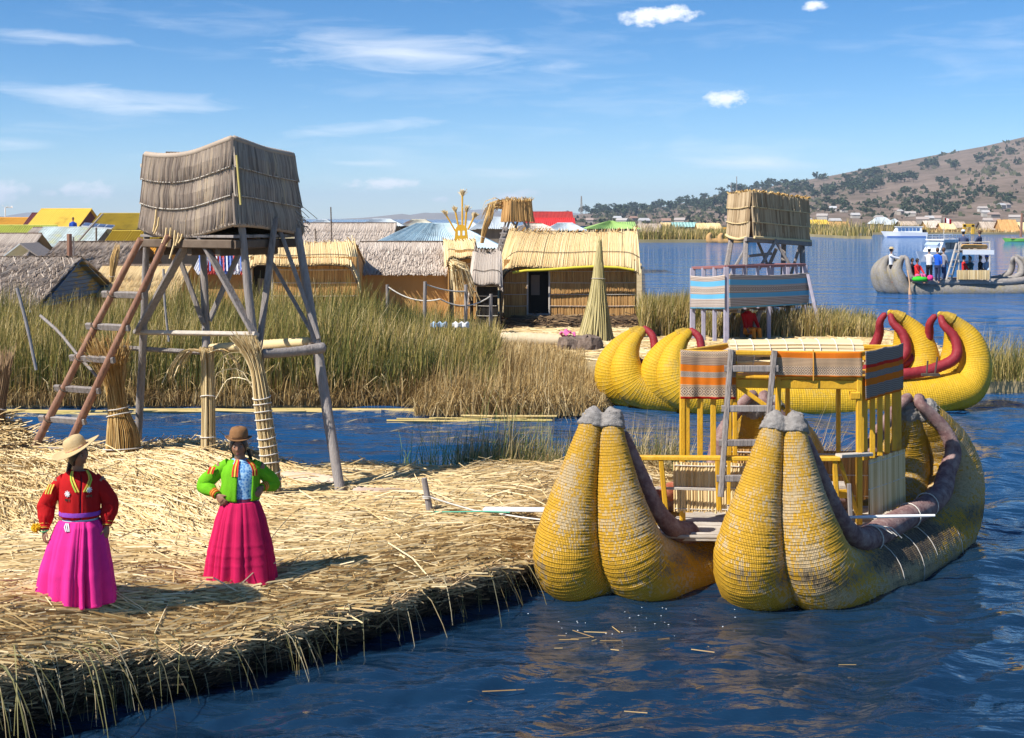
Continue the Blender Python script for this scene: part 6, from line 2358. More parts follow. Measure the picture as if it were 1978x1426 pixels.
def figure(label, loc, rz, pose, top, legs_mat, hairm=HAIR, hatm=None, skin=SKIN_L, h=1.72, group=None, hat_brim=.0, arms=((-.25, 0, .95), (.25, 0, .95)), scale=1.0, scarf=None):
    """small far figure. pose 'stand' or 'sit'; arms: the two wrist positions"""
    t = thing('person', label, 'person', tuple(loc), group, rz)
    k = h / 1.72
    hz = .92 if pose == 'stand' else .42
    sh = hz + .52
    mb = MB()
    c, R = np.array((0, 0, sh + .26)), head_frame(0)
    add_head(mb, c, R, 1.05)
    mb.tube([(0, .01, sh - .02), (0, 0, sh + .18)], .05, n=10)
    ws = [np.array(a, float) for a in arms]
    if pose == 'sit':
        ws = [w - np.array((0, 0, .92 - hz)) for w in ws]
    S_ = [np.array((-.19, 0, sh - .03)), np.array((.19, 0, sh - .03))]
    E_ = []
    for s, w in zip(S_, ws):
        m_ = (s + w) / 2
        ln = np.linalg.norm(w - s)
        m_ = m_ + np.array((np.sign(s[0]) * .06, .03, -.10)) * max(.2, (0.6 - ln) * 3)
        E_.append(m_)
    for w, e, sd in zip(ws, E_, (-1, 1)):
        mb.tube([e, (e + w) / 2, w], [.038, .034, .026], n=8)
        add_hand(mb, w, w - e, (sd, -.3, .3), sd, .5)
    if pose == 'stand':
        legs = [[(s * .09, 0, hz), (s * .095, -.01, .48), (s * .10, .02, .06)] for s in (-1, 1)]
    else:
        legs = [[(s * .09, 0, hz), (s * .11, -.40, hz + .02), (s * .11, -.44, .06)] for s in (-1, 1)]
    for L in legs:
        f = np.array(L[-1])
        mb.tube([f + np.array((0, .03, -.02)), f + np.array((0, -.08, -.025)), f + np.array((0, -.17, -.035))], [.04, .042, .03], n=8)
        mb.tube([L[-1], np.array(L[-1]) * .7 + np.array(L[1]) * .3], .04, n=8)
    remeshed(mb, 'body', skin, t, .013, 1)
    mb = MB()
    loft(mb, [(0, 0, hz - .08, .165, .12), (0, 0, hz + .1, .155, .115), (0, 0, hz + .3, .175, .12), (0, .01, sh - .04, .19, .11), (0, .01, sh + .05, .08, .075)], 20)
    for s, e, w in zip(S_, E_, ws):
        mb.tube([s, e, e * .15 + w * .85], [.068, .058, .045], n=10)
    remeshed(mb, 'shirt', top, t, .016, 2)
    mb = MB()
    loft(mb, [(0, 0, hz - .14, .16, .125), (0, 0, hz - .05, .168, .125), (0, 0, hz + .04, .155, .115)], 16)
    for L in legs:
        mb.tube(L[:2] + [np.array(L[-1]) + np.array((0, 0, .04))], [.092, .075, .058], n=10)
    remeshed(mb, 'trousers', legs_mat, t, .016, 2)
    bowl_hair(t, c, R, 1.08).data.materials[0] = hairm
    if hatm is not None:
        hat(t, c + np.array((0, 0, .05)), R, hatm, .095, .10, .11 + hat_brim, .01, .01)
    t.scale = (k * scale,) * 3
    return t
# ------------------------------------------------------------------ village
ZG = .30


def metal(name, c, wear=(.35, .22, .12), amount=.25, metallic=.0):
    d = tuple(x * .72 for x in c)
    l = tuple(min(1, x * 1.12) for x in c)
    return mk(name, [(0, wear), (amount, d), (amount + .2, c), (1, l)], .5, .25, 1.3, bump=.15, bscale=9, metal=metallic, spec=.4, detail=6)


M_YEL = metal('yellow_roof_paint', (.72, .47, .06), (.55, .22, .03), .18)
M_YEL2 = metal('mustard_roof_paint', (.46, .33, .03), (.22, .14, .03), .25)
M_LIME = metal('lime_roof_paint', (.48, .50, .10), (.3, .3, .1), .2)
M_ORA = metal('orange_roof_paint', (.66, .33, .03), (.5, .2, .03), .2)
M_BLUE = metal('pale_blue_roof', (.46, .57, .62), (.36, .42, .44), .25)
M_PATCH = metal('patched_roof', (.50, .57, .55), (.52, .48, .12), .42)
M_GREY = metal('grey_metal_roof', (.48, .53, .56), (.42, .34, .26), .22)
M_RED = metal('red_roof_paint', (.42, .045, .035), (.3, .05, .04), .2)
M_REDB = metal('bright_red_roof_paint', (.60, .04, .035), (.4, .05, .04), .15)
M_GREEN = metal('green_roof_paint', (.30, .46, .14), (.3, .42, .3), .25)
MAROONW = mk('maroon_wall', [(.09, .02, .025), (.13, .035, .04)], .8, .2, 2)
CREAM = mk('cream_wall', [(.52, .44, .28), (.60, .52, .36)], .8, .2, 1)
DULLW = mk('dull_plank_wall', [(.10, .085, .07), (.20, .165, .13), (.28, .23, .18)], .85, .3, 1.5, sc=(6, 6, .4))
BLUEW = mk('peeling_blue_gable', [(0, (.20, .15, .03)), (.40, (.24, .18, .035)), (.52, (.06, .13, .24)), (1, (.09, .17, .29))], .7, .15, 1.6, sc=(.5, .5, 5), detail=7)
GLASS = mk('window_glass', [(.03, .045, .06), (.06, .08, .10)], .15, .2, 2, spec=.6)
STRIPED = None


def corrugated(t, surf, mat, sheets=4, waves=7, amp=.02, name='roof_sheet', thick=.012, rows=1):
    for r_ in range(rows):
        for k in range(sheets):
            s = np.linspace(k / sheets, min(1.0, (k + 1) / sheets + .004), waves * 6 + 1)
            tt = np.linspace(r_ / rows, min(1, (r_ + 1) / rows + .02 * (r_ < rows - 1)), 3)
            Sg, Tg = np.meshgrid(s, tt, indexing='ij')
            p, n, _ = surf_pn(surf, Sg.ravel(), Tg.ravel())
            n = n * np.sign(n[:, 2:3] + 1e-9)
            ph = (Sg.ravel() * sheets - k) * waves * 2 * PI
            p = p + n * (amp * np.sin(ph) + .012 * (k % 2) + .012 * (rows - r_))[:, None]
            mb = MB()
            mb.grid(p.reshape(*Sg.shape, 3), 0, rng.random())
            o = mb.build(name, mat, t)
            md = o.modifiers.new('solidify', 'SOLIDIFY')
            md.thickness = thick


def thatch(t, surf, mat, n=90, rows=7, width=.07, lift=.06, name='thatch', ragged=.05, base=.12, slant=.05, k=2):
    mb = MB()
    surf_sheet(mb, surf, 8, 6, rnd=base)
    up = surf_pn(surf, np.array([.5]), np.array([.5]))[1][0][2]
    strips(mb, surf, int(n * 1.7), even_courses(rows, 1.6), width * .62, k, ragged, None, lift * .5, slant, flip=1 if up > 0 else -1, bulge=.4, smooth_rnd=.3, sj=.9, off=.02)
    return mb.build(name, mat, t, kind='stuff')


def gable_house(name, label, cat, p0, p1, dep, ze, zr, roof='thatch', roofmat=STRAW_ROOF, wallmat=DULLW, zg=ZG, ov=.25, group=None, gable=None, windows=(), door=None, rk=None, hip=0.0, gable_r=None, back=True):
    """p0,p1: front wall base (x,y) left to right; dep: depth away from it"""
    p0, p1 = np.array(p0, float), np.array(p1, float)
    L = np.linalg.norm(p1 - p0)
    a = (p1 - p0) / L
    n = np.array((-a[1], a[0]))
    t = thing(name, label, cat, (*((p0 + p1) / 2 + n * dep / 2), zg), group)

    def q(s, w, z):
        p = p0 + a * s + n * w
        return np.array((p[0], p[1], z))
    mb = MB()
    i = .04
    zw = ze + (zr - ze) * .0
    if hip:
        mb.rings([[q(i, i, zg), q(L - i, i, zg), q(L - i, dep - i, zg), q(i, dep - i, zg)], [q(i, i, zw), q(L - i, i, zw), q(L - i, dep - i, zw), q(i, dep - i, zw)]], rnd=.4)
    else:
        pent = lambda s: [q(s, i, zg), q(s, dep - i, zg), q(s, dep - i, ze - .02), q(s, dep / 2, zr - .06), q(s, i, ze - .02)]
        mb.rings([pent(i), pent(L - i)], rnd=.4)
    mb.build('wall', wallmat, t)
    if gable_r is not None:
        mb = MB()
        tri = lambda s: [q(s, .08, ze), q(s, dep - .08, ze), q(s, dep / 2, zr - .1)]
        mb.rings([tri(L + .005), tri(L + .06)], rnd=.5)
        mb.build('gable', gable_r, t)
    h = hip
    dz = (zr - ze) / (dep / 2) * ov
    front = bilinear(q(-ov + (h + ov) * (h > 0), dep / 2, zr), q(L + ov - (h + ov) * (h > 0), dep / 2, zr), q(-ov, -ov, ze - dz), q(L + ov, -ov, ze - dz))
    backs = bilinear(q(L + ov - (h + ov) * (h > 0), dep / 2, zr), q(-ov + (h + ov) * (h > 0), dep / 2, zr), q(L + ov, dep + ov, ze - dz), q(-ov, dep + ov, ze - dz))
    kw = dict(rk or {})
    fs = [front] + ([backs] if back else [])
    if h:
        fs.append(bilinear(q(h, dep / 2, zr), q(h + .01, dep / 2, zr), q(-ov, dep + ov, ze - dz), q(-ov, -ov, ze - dz)))
        fs.append(bilinear(q(L - h, dep / 2, zr), q(L - h + .01, dep / 2, zr), q(L + ov, -ov, ze - dz), q(L + ov, dep + ov, ze - dz)))
    for f in fs:
        if roof == 'thatch':
            thatch(t, f, roofmat, **kw)
        else:
            corrugated(t, f, roofmat, **kw)
    mb = MB()
    r0, r1 = q(-ov + (h + ov) * (h > 0), dep / 2, zr + .02), q(L + ov - (h + ov) * (h > 0), dep / 2, zr + .02)
    mb.tube([r0, (r0 + r1) / 2, r1], .07 if roof == 'thatch' else .04, n=7, wob=.25)
    mb.build('ridge', WOOD_DARK if roof == 'thatch' else roofmat, t)
    for (s, z, w, hh) in windows:
        mb = MB()
        c = q(s, -.02, z)
        mb.beam(q(s - w / 2, -.01, z), q(s + w / 2, -.01, z), .05, hh, bev=False)
        wd = mb.build('window', WOOD_PALE, t)
        mb = MB()
        mb.beam(q(s - w / 2 + .06, -.045, z), q(s + w / 2 - .06, -.045, z), .02, hh - .12, bev=False)
        mb.build('pane', GLASS, wd)
    if door:
        s, w, hh = door
        mb = MB()
        mb.beam(q(s - w / 2, -.02, zg + hh / 2), q(s + w / 2, -.02, zg + hh / 2), .05, hh, bev=False)
        mb.build('door', DARK, t)
    return t


def UV(u, d):
    return ((u - CX) * d / F, d)


def zv(v, d):
    return H - (v - HY) * d / F


def house_px(name, label, u0, u1, d, ve, vr, dep, cat='house', skew=0.0, **kw):
    """front wall columns u0..u1 at distance d; eave row ve at d, ridge row vr at d + dep/2"""
    return gable_house(name, label, cat, UV(u0, d), UV(u1, d + skew), dep, zv(ve, d), zv(vr, d + dep / 2), **kw)


TK = dict(n=70, rows=5, width=.10, lift=.08)
MK = dict(sheets=4, waves=6)
VG = 'houses of the reed island village'
# far left, back to front
house_px('house', 'large house with a bright yellow roof and maroon gable, tallest of the left village roofs', 57, 146, 104, 438, 404, 6.5, roof='metal', roofmat=M_YEL, wallmat=MAROONW, gable_r=MAROONW, rk=dict(sheets=6, waves=5, amp=.015), group=VG)
house_px('house', 'house with a mustard corrugated roof right of the bright yellow one', 176, 258, 92, 441, 413, 5.5, roof='metal', roofmat=M_YEL2, rk=dict(sheets=5, waves=6, amp=.03, rows=2), group=VG)
house_px('house', 'low house with an orange yellow roof at the left edge below the wind turbine', -30, 43, 112, 437, 421, 6, roof='metal', roofmat=M_ORA, rk=MK, group=VG)
house_px('house', 'narrow house with a maroon roof left of the bright yellow one', 46, 66, 109, 440, 412, 5, roof='metal', roofmat=MAROONW, wallmat=MAROONW, rk=dict(sheets=2, waves=4), group=VG)
house_px('house', 'long house with a lime green corrugated roof at the left edge', -60, 84, 82, 463, 436, 3.5, roof='metal', roofmat=M_LIME, rk=dict(sheets=7, waves=5, amp=.035), group=VG)
house_px('house', 'grey thatched house peeping out behind the patched metal roof', 46, 128, 80, 466, 441, 4.5, rk=TK, group=VG)
house_px('house', 'house with a patched pale blue and yellow metal roof and glazed grey wall', 60, 172, 70, 474, 440, 5, roof='metal', roofmat=M_PATCH, rk=dict(sheets=5, waves=5, amp=.012), windows=((.9, 2.05, .7, .8), (1.8, 2.05, .7, .8), (2.7, 2.05, .7, .8)), group=VG)
house_px('house', 'pale thatched house at the left edge below the lime green roof', -60, 40, 66, 500, 453, 4.5, rk=TK, group=VG)
house_px('house', 'house with a yellow corrugated roof and white barge boards left of the tower', 196, 338, 62, 489, 447, 5, roof='metal', roofmat=M_YEL2, rk=dict(sheets=8, waves=4, amp=.04), group=VG)
house_px('house', 'low house with a plain orange metal roof behind the tower ladder', 205, 292, 54, 503, 474, 3.5, roof='metal', roofmat=M_ORA, rk=MK, group=VG)
house_px('hut', 'shaggy hut with a rough grey thatch and posts poking through its ridge', 88, 234, 50, 514, 470, 4.5, cat='hut', roofmat=STRAW_GREY, rk=dict(n=90, rows=6, width=.09, lift=.13, ragged=.12, slant=.10), group=VG)
house_px('hut', 'straw hut with pale layered reed courses on its roof behind the ladder', 178, 330, 46.5, 568, 515, 4, cat='hut', roofmat=REED_TAN, wallmat=REED_WALL, rk=dict(n=150, rows=5, width=.05, lift=.07, slant=.08), group=VG)
t = gable_house('hut', 'near grey thatched hut with a peeling blue and yellow plank gable', 'hut', (-24, 40), (-14.4, 40), 7.9, 1.42, 2.68, roofmat=STRAW_GREY, wallmat=REED_WALL, rk=dict(n=170, rows=11, width=.07, lift=.09, ragged=.06, slant=.10), gable_r=None, group=VG, ov=.35)


def blue_gable(t):
    x = -14.30
    for k in range(9):
        z = 1.30 + .135 * k
        w = 3.75 * (1 - (z - 1.30) / 1.42)
        if w < .3:
            break
        MB().beam((x, 43.95 - w, z + .06), (x, 43.95 + w, z + .06), .03, .128, rnd=rng.random()).build('gable_board', BLUEW, t)
    for s in (-1, 1):
        MB().beam((x + .14, 43.95 + s * 4.2, 1.16), (x + .14, 43.95, 2.66), .04, .24, up=(1, 0, 0)).build('barge_board', BLUEW, t)
    mb = MB()
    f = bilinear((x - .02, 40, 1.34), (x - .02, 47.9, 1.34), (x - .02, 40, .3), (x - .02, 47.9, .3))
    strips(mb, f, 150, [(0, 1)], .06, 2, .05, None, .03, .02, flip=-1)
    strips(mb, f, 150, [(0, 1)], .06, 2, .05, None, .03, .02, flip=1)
    mb.build('reed_wall', mk('shade_toned_reed_wall', [(.16, .10, .045), (.30, .19, .09), (.42, .29, .15)], .85, .85, 2), t, kind='stuff')  # darker copy of the wall reed, with the side's shade in its colour
    mb = MB()
    mb.tube([(-24, 39.62, 1.28), (-19, 39.62, 1.25), (-14.1, 39.62, 1.24)], .05, n=6, wob=.5)
    mb.build('eave_cord', WHITE, t)


blue_gable(t)
# behind the tower
house_px('house', 'house with a light grey corrugated roof seen through the tower legs', 350, 476, 72, 494, 466, 4.5, roof='metal', roofmat=M_BLUE, rk=dict(sheets=6, waves=6, amp=.03), group=VG)
STR = mk_cloth('red_white_blue_paint', [(0, (.10, .38, .36)), (.12, (.16, .25, .55)), (.24, (.62, .62, .64)), (.40, (.72, .50, .18)), (.52, (.62, .64, .68)), (.62, (.65, .63, .64))], [], [])


def striped_shack():
    d = 52
    t = house_px('shack', 'small shack with a red, white and blue striped tin roof behind the tower', 385, 476, d, 524, 486, 3, cat='shack', roof='metal', roofmat=M_BLUE, wallmat=REED_WALL, rk=dict(sheets=5, waves=5, amp=.03), group=VG)
    cols = (mk('blue_paint', [(.10, .16, .42), (.15, .24, .5)], .6), mk('red_paint', [(.50, .08, .07), (.55, .12, .10)], .6), mk('white_dusty_paint', [(.6, .6, .62), (.66, .66, .68)], .6))
    sh = [c for c in t.children if c.name.startswith('roof_sheet')]
    for i, c in enumerate(sorted(sh, key=lambda o: o.name)):
        c.data.materials[0] = cols[(i * 2 + 2) % 3]
    for k in range(14):
        u = 386 + 6.6 * k
        v = 0
        MB().beam(P(u, 489, d + 1.40) + Vector((0, -.1, .05)), P(u, 527, d - .3) + Vector((0, 0, .06)), .05, .02, bev=False).build('painted_stripe', cols[(k) % 3], t)


striped_shack()
house_px('house', 'long low house with a pale layered thatch right of the tower box', 575, 748, 66, 471, 433, 5, rk=dict(n=130, rows=6, width=.09, lift=.07), group=VG)
house_px('house', 'house with a pale blue corrugated hip roof, widest metal roof in the village', 712, 955, 62, 476, 433, 6, roof='metal', roofmat=M_BLUE, hip=2.0, rk=dict(sheets=9, waves=5, amp=.035, rows=2), group=VG)
house_px('hut', 'hut with a low grey brown thatch between the two golden reed huts', 697, 868, 48, 525, 470, 4.5, cat='hut', roofmat=STRAW_ROOF, rk=dict(n=130, rows=7, width=.075, lift=.10, ragged=.08, slant=.10), wallmat=REED_WALL, group=VG)
for lab, u0, u1, d, ve, vr, dep, mat in (
        ('small house with a grey metal hip roof just above the long pale thatch', 598, 634, 104, 434, 425, 4, M_GREY), ('house with a pale metal roof and white ridge behind the long pale thatch', 694, 768, 96, 436, 424, 5, M_GREY),
        ('house with a rust patched metal roof above the wide blue hip roof', 776, 832, 100, 436, 425, 5, metal('rusty_roof', (.55, .52, .42), (.40, .14, .08), .42)),
        ('house with a pale tin roof and dark porch left of the small far tower', 918, 990, 78, 440, 421, 4, M_GREY), ('tin roofed shed behind the yellow crown arch', 868, 925, 92, 442, 428, 4, M_GREY),
        ('tin roofed shed right of the red roofed house', 1062, 1125, 80, 444, 432, 3.5, M_GREY), ('thatched shed right of the small far tower', 1000, 1064, 76, 446, 434, 3, None)):
    house_px('house', lab, u0, u1, d, ve, vr, dep, roof='metal' if mat else 'thatch', roofmat=mat or STRAW_ROOF, hip=(u1 - u0) * d / F * .25, rk=MK if mat else TK, group=VG)
house_px('house', 'big cream house with a dull red roof and gable end beyond the golden hut', 1018, 1104, 118, 434, 410, 8, roof='metal', roofmat=M_RED, wallmat=CREAM, gable_r=CREAM, rk=dict(sheets=6, waves=6, amp=.03), windows=((1.0, 3.0, .5, .5),), group=VG)
house_px('house', 'cream porch house with a bright red roof in front of the dull red one', 1040, 1106, 110, 436, 422, 4, roof='metal', roofmat=M_REDB, wallmat=CREAM, rk=dict(sheets=4, waves=5, amp=.03), group=VG)
house_px('house', 'house with a green hip roof just left of the open lake', 1140, 1230, 98, 441, 428, 5, roof='metal', roofmat=M_GREEN, hip=1.5, rk=dict(sheets=5, waves=5, amp=.03), group=VG)


def reed_hut(name, label, d, dep, ridge, eave_v, wall_u, zg, door=None, left_drop=.8, right_drop=.25, mat=REED_TAN, wall=REED_WALL, n=170, cat='hut'):
    """hut whose front slope is one golden reed mat with a curved hem; front wall set back below it"""
    (ru0, ru1, rv), (eu0, eu1) = ridge, wall_u
    r0, r1 = P(ru0, rv, d + dep / 2), P(ru1, rv, d + dep / 2)
    ze = zv(eave_v, d - .4)
    e0, e1 = P(eu0, eave_v, d - .4), P(eu1, eave_v, d - .4)
    t = thing(name, label, cat, ((e0.x + e1.x) / 2, d + dep / 2, zg), VG)
    zr = r0.z

    def front(s, tt):
        s, tt = np.asarray(s), np.asarray(tt)
        top = np.stack([lerp(r0.x, r1.x, s), np.full(len(s), d + dep / 2), np.full(len(s), zr) - .06 * np.sin(PI * s)], -1)
        dl = np.clip(1 - s / .14, 0, 1)**2 * left_drop + np.clip(1 - (1 - s) / .10, 0, 1)**2 * right_drop
        bot = np.stack([lerp(e0.x, e1.x, s), d - .4 + .25 * np.clip(1 - s / .14, 0, 1), ze - dl + .03 * np.sin(s * 11)], -1)
        p = top + (bot - top) * tt[:, None]
        p[:, 2] += .22 * np.sin(PI * np.clip(tt * .95, 0, 1)) * (zr - ze) / 1.3 * .9
        return p

    def backf(s, tt):
        p = front(1 - np.asarray(s), tt)
        p[:, 1] = 2 * (d + dep / 2) - p[:, 1]
        return p
    for f, k in ((front, 1), (backf, .4)):
        mb = MB()
        surf_sheet(mb, f, 24, 8, rnd=.35)
        up = surf_pn(f, np.array([.5]), np.array([.5]))[1][0][2]
        strips(mb, f, int(n * k), [(0, 1)], .045, 5, .008, None, .02, .012, flip=np.sign(up), bulge=.5, smooth_rnd=.35, sj=.9, off=.012)
        strips(mb, f, int(n * k), [(0, .99)], .03, 5, .008, .5, .03, .02, flip=np.sign(up), bulge=.5, smooth_rnd=.3, sj=.9, off=.02, rr=(.3, 1))
        mb.build('roof_mat', mat, t, kind='stuff')
    m2 = MB()
    s = np.linspace(0, 1, 24)
    m2.tube(front(s, np.full(24, .72)) + np.array((0, -.05, .06)), .012, n=5, rnd=.1)
    m2.build('roof_cord', WOOD_DARK, t, smooth=True)
    # front wall in reed mat courses
    x0, x1 = e0.x + .28, e1.x - .12
    dx = [(x0, x1)]
    if door:
        da, db = [(u - CX) * d / F for u in door[:2]]
        dx = [(x0, da), (db, x1)]
        MB().box(((da + db) / 2, d + .5, (zg + ze) / 2), (db - da + .3, .05, ze - zg + .2)).build('doorway_shade', DARK, t)  # near-black panel stands in for the shade inside the doorway
        for xx in (da, db):
            MB().beam((xx, d - .03, zg), (xx, d - .03, ze + .1), .06, .06, up=(0, 1, 0)).build('door_post', WOOD_PALE, t)
        MB().beam((da, d - .05, zg + .05), (db, d - .05, zg + .05), .10, .08).build('door_sill', WOOD_GREY, t)
        MB().box((da + .28, d + .42, zg + 1.05), (.3, .04, .7)).build('hanging_cloth', mk('dim_cloth', [(.16, .13, .11), (.25, .2, .17)], .9), t)
    for a, b in dx:
        f = bilinear((a, d, ze + .30), (b, d, ze + .30), (a, d, zg - .05), (b, d, zg - .05))
        mb = MB()
        surf_sheet(mb, f, 2, 2, rnd=.2)
        strips(mb, f, int(n * .9 * (b - a) / (x1 - x0)) + 4, even_courses(5, .04), .045, 2, .004, None, .008, .006, flip=-1, bulge=.4, sj=.8, off=.01, smooth_rnd=.25)
        mb.build('reed_wall', wall, t, kind='stuff')
        for q in (.2, .4, .6, .8):
            m2 = MB()
            zz = ze + .30 + (zg - .35 - ze) * q
            m2.tube([(a, d - .05, zz), ((a + b) / 2, d - .055, zz - .01), (b, d - .05, zz)], .010, n=5, rnd=.4)
            m2.build('wall_cord', ROPE, t)
    # end walls follow the roof line
    for s, e in ((.0, 0), (1.0, 1)):
        tt = np.linspace(0, 1, 6)
        A = front(np.full(6, .03 if e == 0 else .985), tt)
        Bk = backf(np.full(6, .97 if e == 0 else .015), tt)
        poly = [tuple(p) for p in A[::-1]] + [tuple(p) for p in Bk[1:]]
        poly = [(p[0], min(max(p[1], d), d + dep), max(p[2] - .04, zg)) for p in poly]
        poly = [(poly[0][0], d, zg)] + poly + [(poly[-1][0], d + dep, zg)]
        mb = MB()
        mb.rings([poly, [(p[0] + (.05 if e == 0 else -.05), p[1], p[2]) for p in poly]], rnd=.3)
        mb.build('end_wall', wall, t)
    m2 = MB()
    s = np.linspace(.02, .98, 20)
    m2.tube(front(s, np.ones(20)) + np.array((0, .05, -.01)), .035, n=6, rnd=.2, wob=.2)
    m2.build('hem_roll', WOOD_DARK, t, smooth=True)
    return t, ze, zr


t, ze, zr = reed_hut('hut', 'golden reed hut with an open dark doorway on a dark straw mound beside the lake', 46.6, 3.6, (984, 1232, 447), 519, (958, 1236), .62, door=(1019, 1061), n=190)
mb = MB()
pts = [P(u, v, 46.1) for u, v in ((990, 527), (1015, 523), (1060, 521), (1110, 517), (1150, 515), (1195, 517), (1225, 522))]
mb.tube(pts, .03, n=6, flat=1.6, wob=.3)
mb.build('yellow_hem', mk('yellow_plastic', [(.55, .45, .03), (.7, .6, .06)], .5), t, smooth=True)
reed_hut('hut', 'golden reed hut behind the tower with its doorway half hidden by the tower leg', 45.5, 3.4, (478, 686, 467), 514, (468, 694), .55, door=(486, 526), left_drop=.35, right_drop=.9, n=130)
reed_hut('hut', 'small straw hut with a steep roof below the yellow crown arch', 47.5, 3.2, (856, 918, 463), 500, (862, 925), .5, left_drop=.4, right_drop=1.2, n=60)
reed_hut('hut', 'narrow hut of pale grey reed matting left of the golden hut', 44.6, 2.0, (914, 968, 486), 552, (905, 968), .5, left_drop=.8, right_drop=.2, mat=mk('bleached_reed', [(.34, .27, .22), (.48, .41, .34), (.58, .51, .45)], .85, .8, 2), wall=DARK, n=60)  # near-black walls stand in for the shade of its open arch


def yard():
    # dark straw mound under the golden hut
    mb = MB()
    n = 2600
    x = rng.uniform(-.3, 5.0, n)
    y = rng.uniform(44.8, 50.5, n)
    e = np.minimum(np.minimum(x + .3, 5.0 - x), (y - 44.8)) / .5
    z = .28 + .36 * np.clip(e, 0, 1)**.6 * rng.random(n)**.3
    al = rng.normal(.1, .6, n)
    d = np.stack([np.cos(al), np.sin(al), rng.normal(0, .15, n)], 1)
    d /= np.linalg.norm(d, axis=1, keepdims=True)
    straws(mb, np.stack([x, y, z], 1), d, np.tile((0, 0, 1.), (n, 1)), rng.uniform(.3, .9, n), rng.uniform(.02, .035, n), rng.random(n))
    mb.box((2.35, 47.8, .43), (5.0, 5.2, .34), taper=.96, rnd=0.1)
    tag(mb.build('straw_mound', mk('dark_old_straw', [(.035, .022, .014), (.09, .055, .03), (.18, .11, .055), (.3, .2, .1)], .85, .9, 3), kind='stuff'), 'dark mound of old straw under the golden reed hut', 'mound')
    # cone shaped reed sheaf
    d = 40.3
    sheaf('reed_cone', 'tall cone of bundled reeds standing in front of the golden hut', P(1150, 657, d), [P(1150, 662, d), P(1152, 620, d), P(1155, 570, d), P(1156, 535, d), P(1157, 505, d), P(1158, 478, d)], [.60, .42, .26, .18, .13, .05], 420, mk('green_gold_reed', [(.30, .24, .09), (.46, .38, .16), (.60, .50, .26)], .7, .85, 2), ties=(2.9,), h_var=.25, stalk=.016)
    # straw ground of the yard
    mb = MB()
    n = 9000
    x = rng.uniform(0, 12.0, n)
    y = rng.uniform(35, 46, n)
    al = rng.normal(.0, .5, n)
    dd = np.stack([np.cos(al), np.sin(al), rng.normal(0, .05, n)], 1)
    straws(mb, np.stack([x, y, .30 + .06 * rng.random(n)], 1), dd, np.tile((0, 0, 1.), (n, 1)), rng.uniform(.4, 1.2, n), rng.uniform(.015, .03, n), rng.uniform(.3, 1, n), k=1)
    tag(mb.build('yard_straw', STRAW), kind='stuff')
    # long reed roll, root blocks, pink cloth
    t = thing('reed_log', 'long pale reed roll lying in front of the golden hut', 'reed roll', tuple(P(1040, 658, 38.5)))
    roll('rolled_reeds', [P(962, 655, 38.5), P(1040, 658, 38.5), P(1118, 662, 38.5)], [.20, .21, .2], mk('cream_reed', [(.5, .38, .22), (.62, .5, .32), (.7, .58, .4)], .8, .1, 6), t, ring=.12, amp=.01)
    for i, (u, v, s, lab) in enumerate(((1100, 672, 1.0, 'brown block of cut reed roots left of the second block by the reed cone'), (1135, 672, 1.15, 'brown block of cut reed roots touching the yellow prow'))):
        c = P(u, v, 37.6)
        mb = MB()
        r = np.random.RandomState(i + 3)
        prof = [(.05, -.30), (.30, -.28), (.34, -.1), (.33, .1), (.27, .26), (.05, .30)]
        n = 14
        a = np.arange(n) * 2 * PI / n
        mb.rings([np.stack([c.x + np.cos(a) * rr * s * (.9 + .3 * r.rand(n)), c.y + np.sin(a) * rr * s * (.9 + .3 * r.rand(n)), np.full(n, c.z + z * s) + r.normal(0, .02, n)], 1) for rr, z in prof])
        tag(mb.build('root_block', mk('root_block_earth', [(.08, .055, .04), (.18, .13, .10), (.32, .25, .2)], .9, .1, 9, bump=1.0, bscale=25), smooth=False, loc=tuple(c)), lab, 'root block')
    mb = MB()
    c = P(1096, 645, 38.3)
    A = np.zeros((14, 9, 3))
    for i in range(14):
        for j in range(9):
            A[i, j] = (c.x + (i / 13 - .5) * .46, c.y + (j / 8 - .5) * .35, c.z + .06 * math.sin(i * .9) * math.cos(j * .9) + .10 * math.exp(-((i - 6) / 4)**2 - ((j - 4) / 3)**2))
    par = np.zeros((14, 9, 3))
    tag(solid_sheet('pink_cloth', A, par, fabric('pink_cloth', (.75, .16, .35)), loc=tuple(c)), 'crumpled pink cloth on the reed roll in front of the hut', 'cloth')
    # plastic scraps in the reeds
    for i, (u, lab) in enumerate(((848, 'blue and white plastic scrap caught in the reeds left of its white twin'), (890, 'white plastic scrap caught in the reeds before the grey hut'))):
        c = P(u, 628, 33)
        A = np.zeros((12, 5, 3))
        for a_ in range(12):
            for b_ in range(5):
                A[a_, b_] = (c.x + (a_ / 11 - .5) * .42, c.y + .04 * math.sin(a_ * 1.3), c.z + (b_ / 4 - .5) * .13 + .025 * math.sin(a_ * 1.7 + b_))
        tag(solid_sheet('plastic_scrap', A, np.zeros((12, 5, 3)), mk('blue_plastic', [(.15, .4, .75), (.6, .7, .8)], .4, .1, 8) if i == 0 else WHITE, loc=tuple(c)), lab, 'scrap')
    # rope fence
    t = thing('rope_fence', 'low fence of grey stakes strung with pale rope in the reeds', 'fence', tuple(P(880, 600, 36)))
    posts = [(748, 550, 606, 36.5), (821, 544, 610, 35.5), (900, 550, 610, 36.5), (948, 568, 612, 37)]
    for u, v0, v1, d in posts:
        mb = MB()
        a, b = P(u, v0, d), P(u + rng.normal(0, 1), v1, d)
        b.z = .25
        mb.tube([a, a.lerp(b, .5), b], [.045, .05, .055], n=8, wob=.2)
        mb.build('post', WOOD_GREY, t, smooth=True)
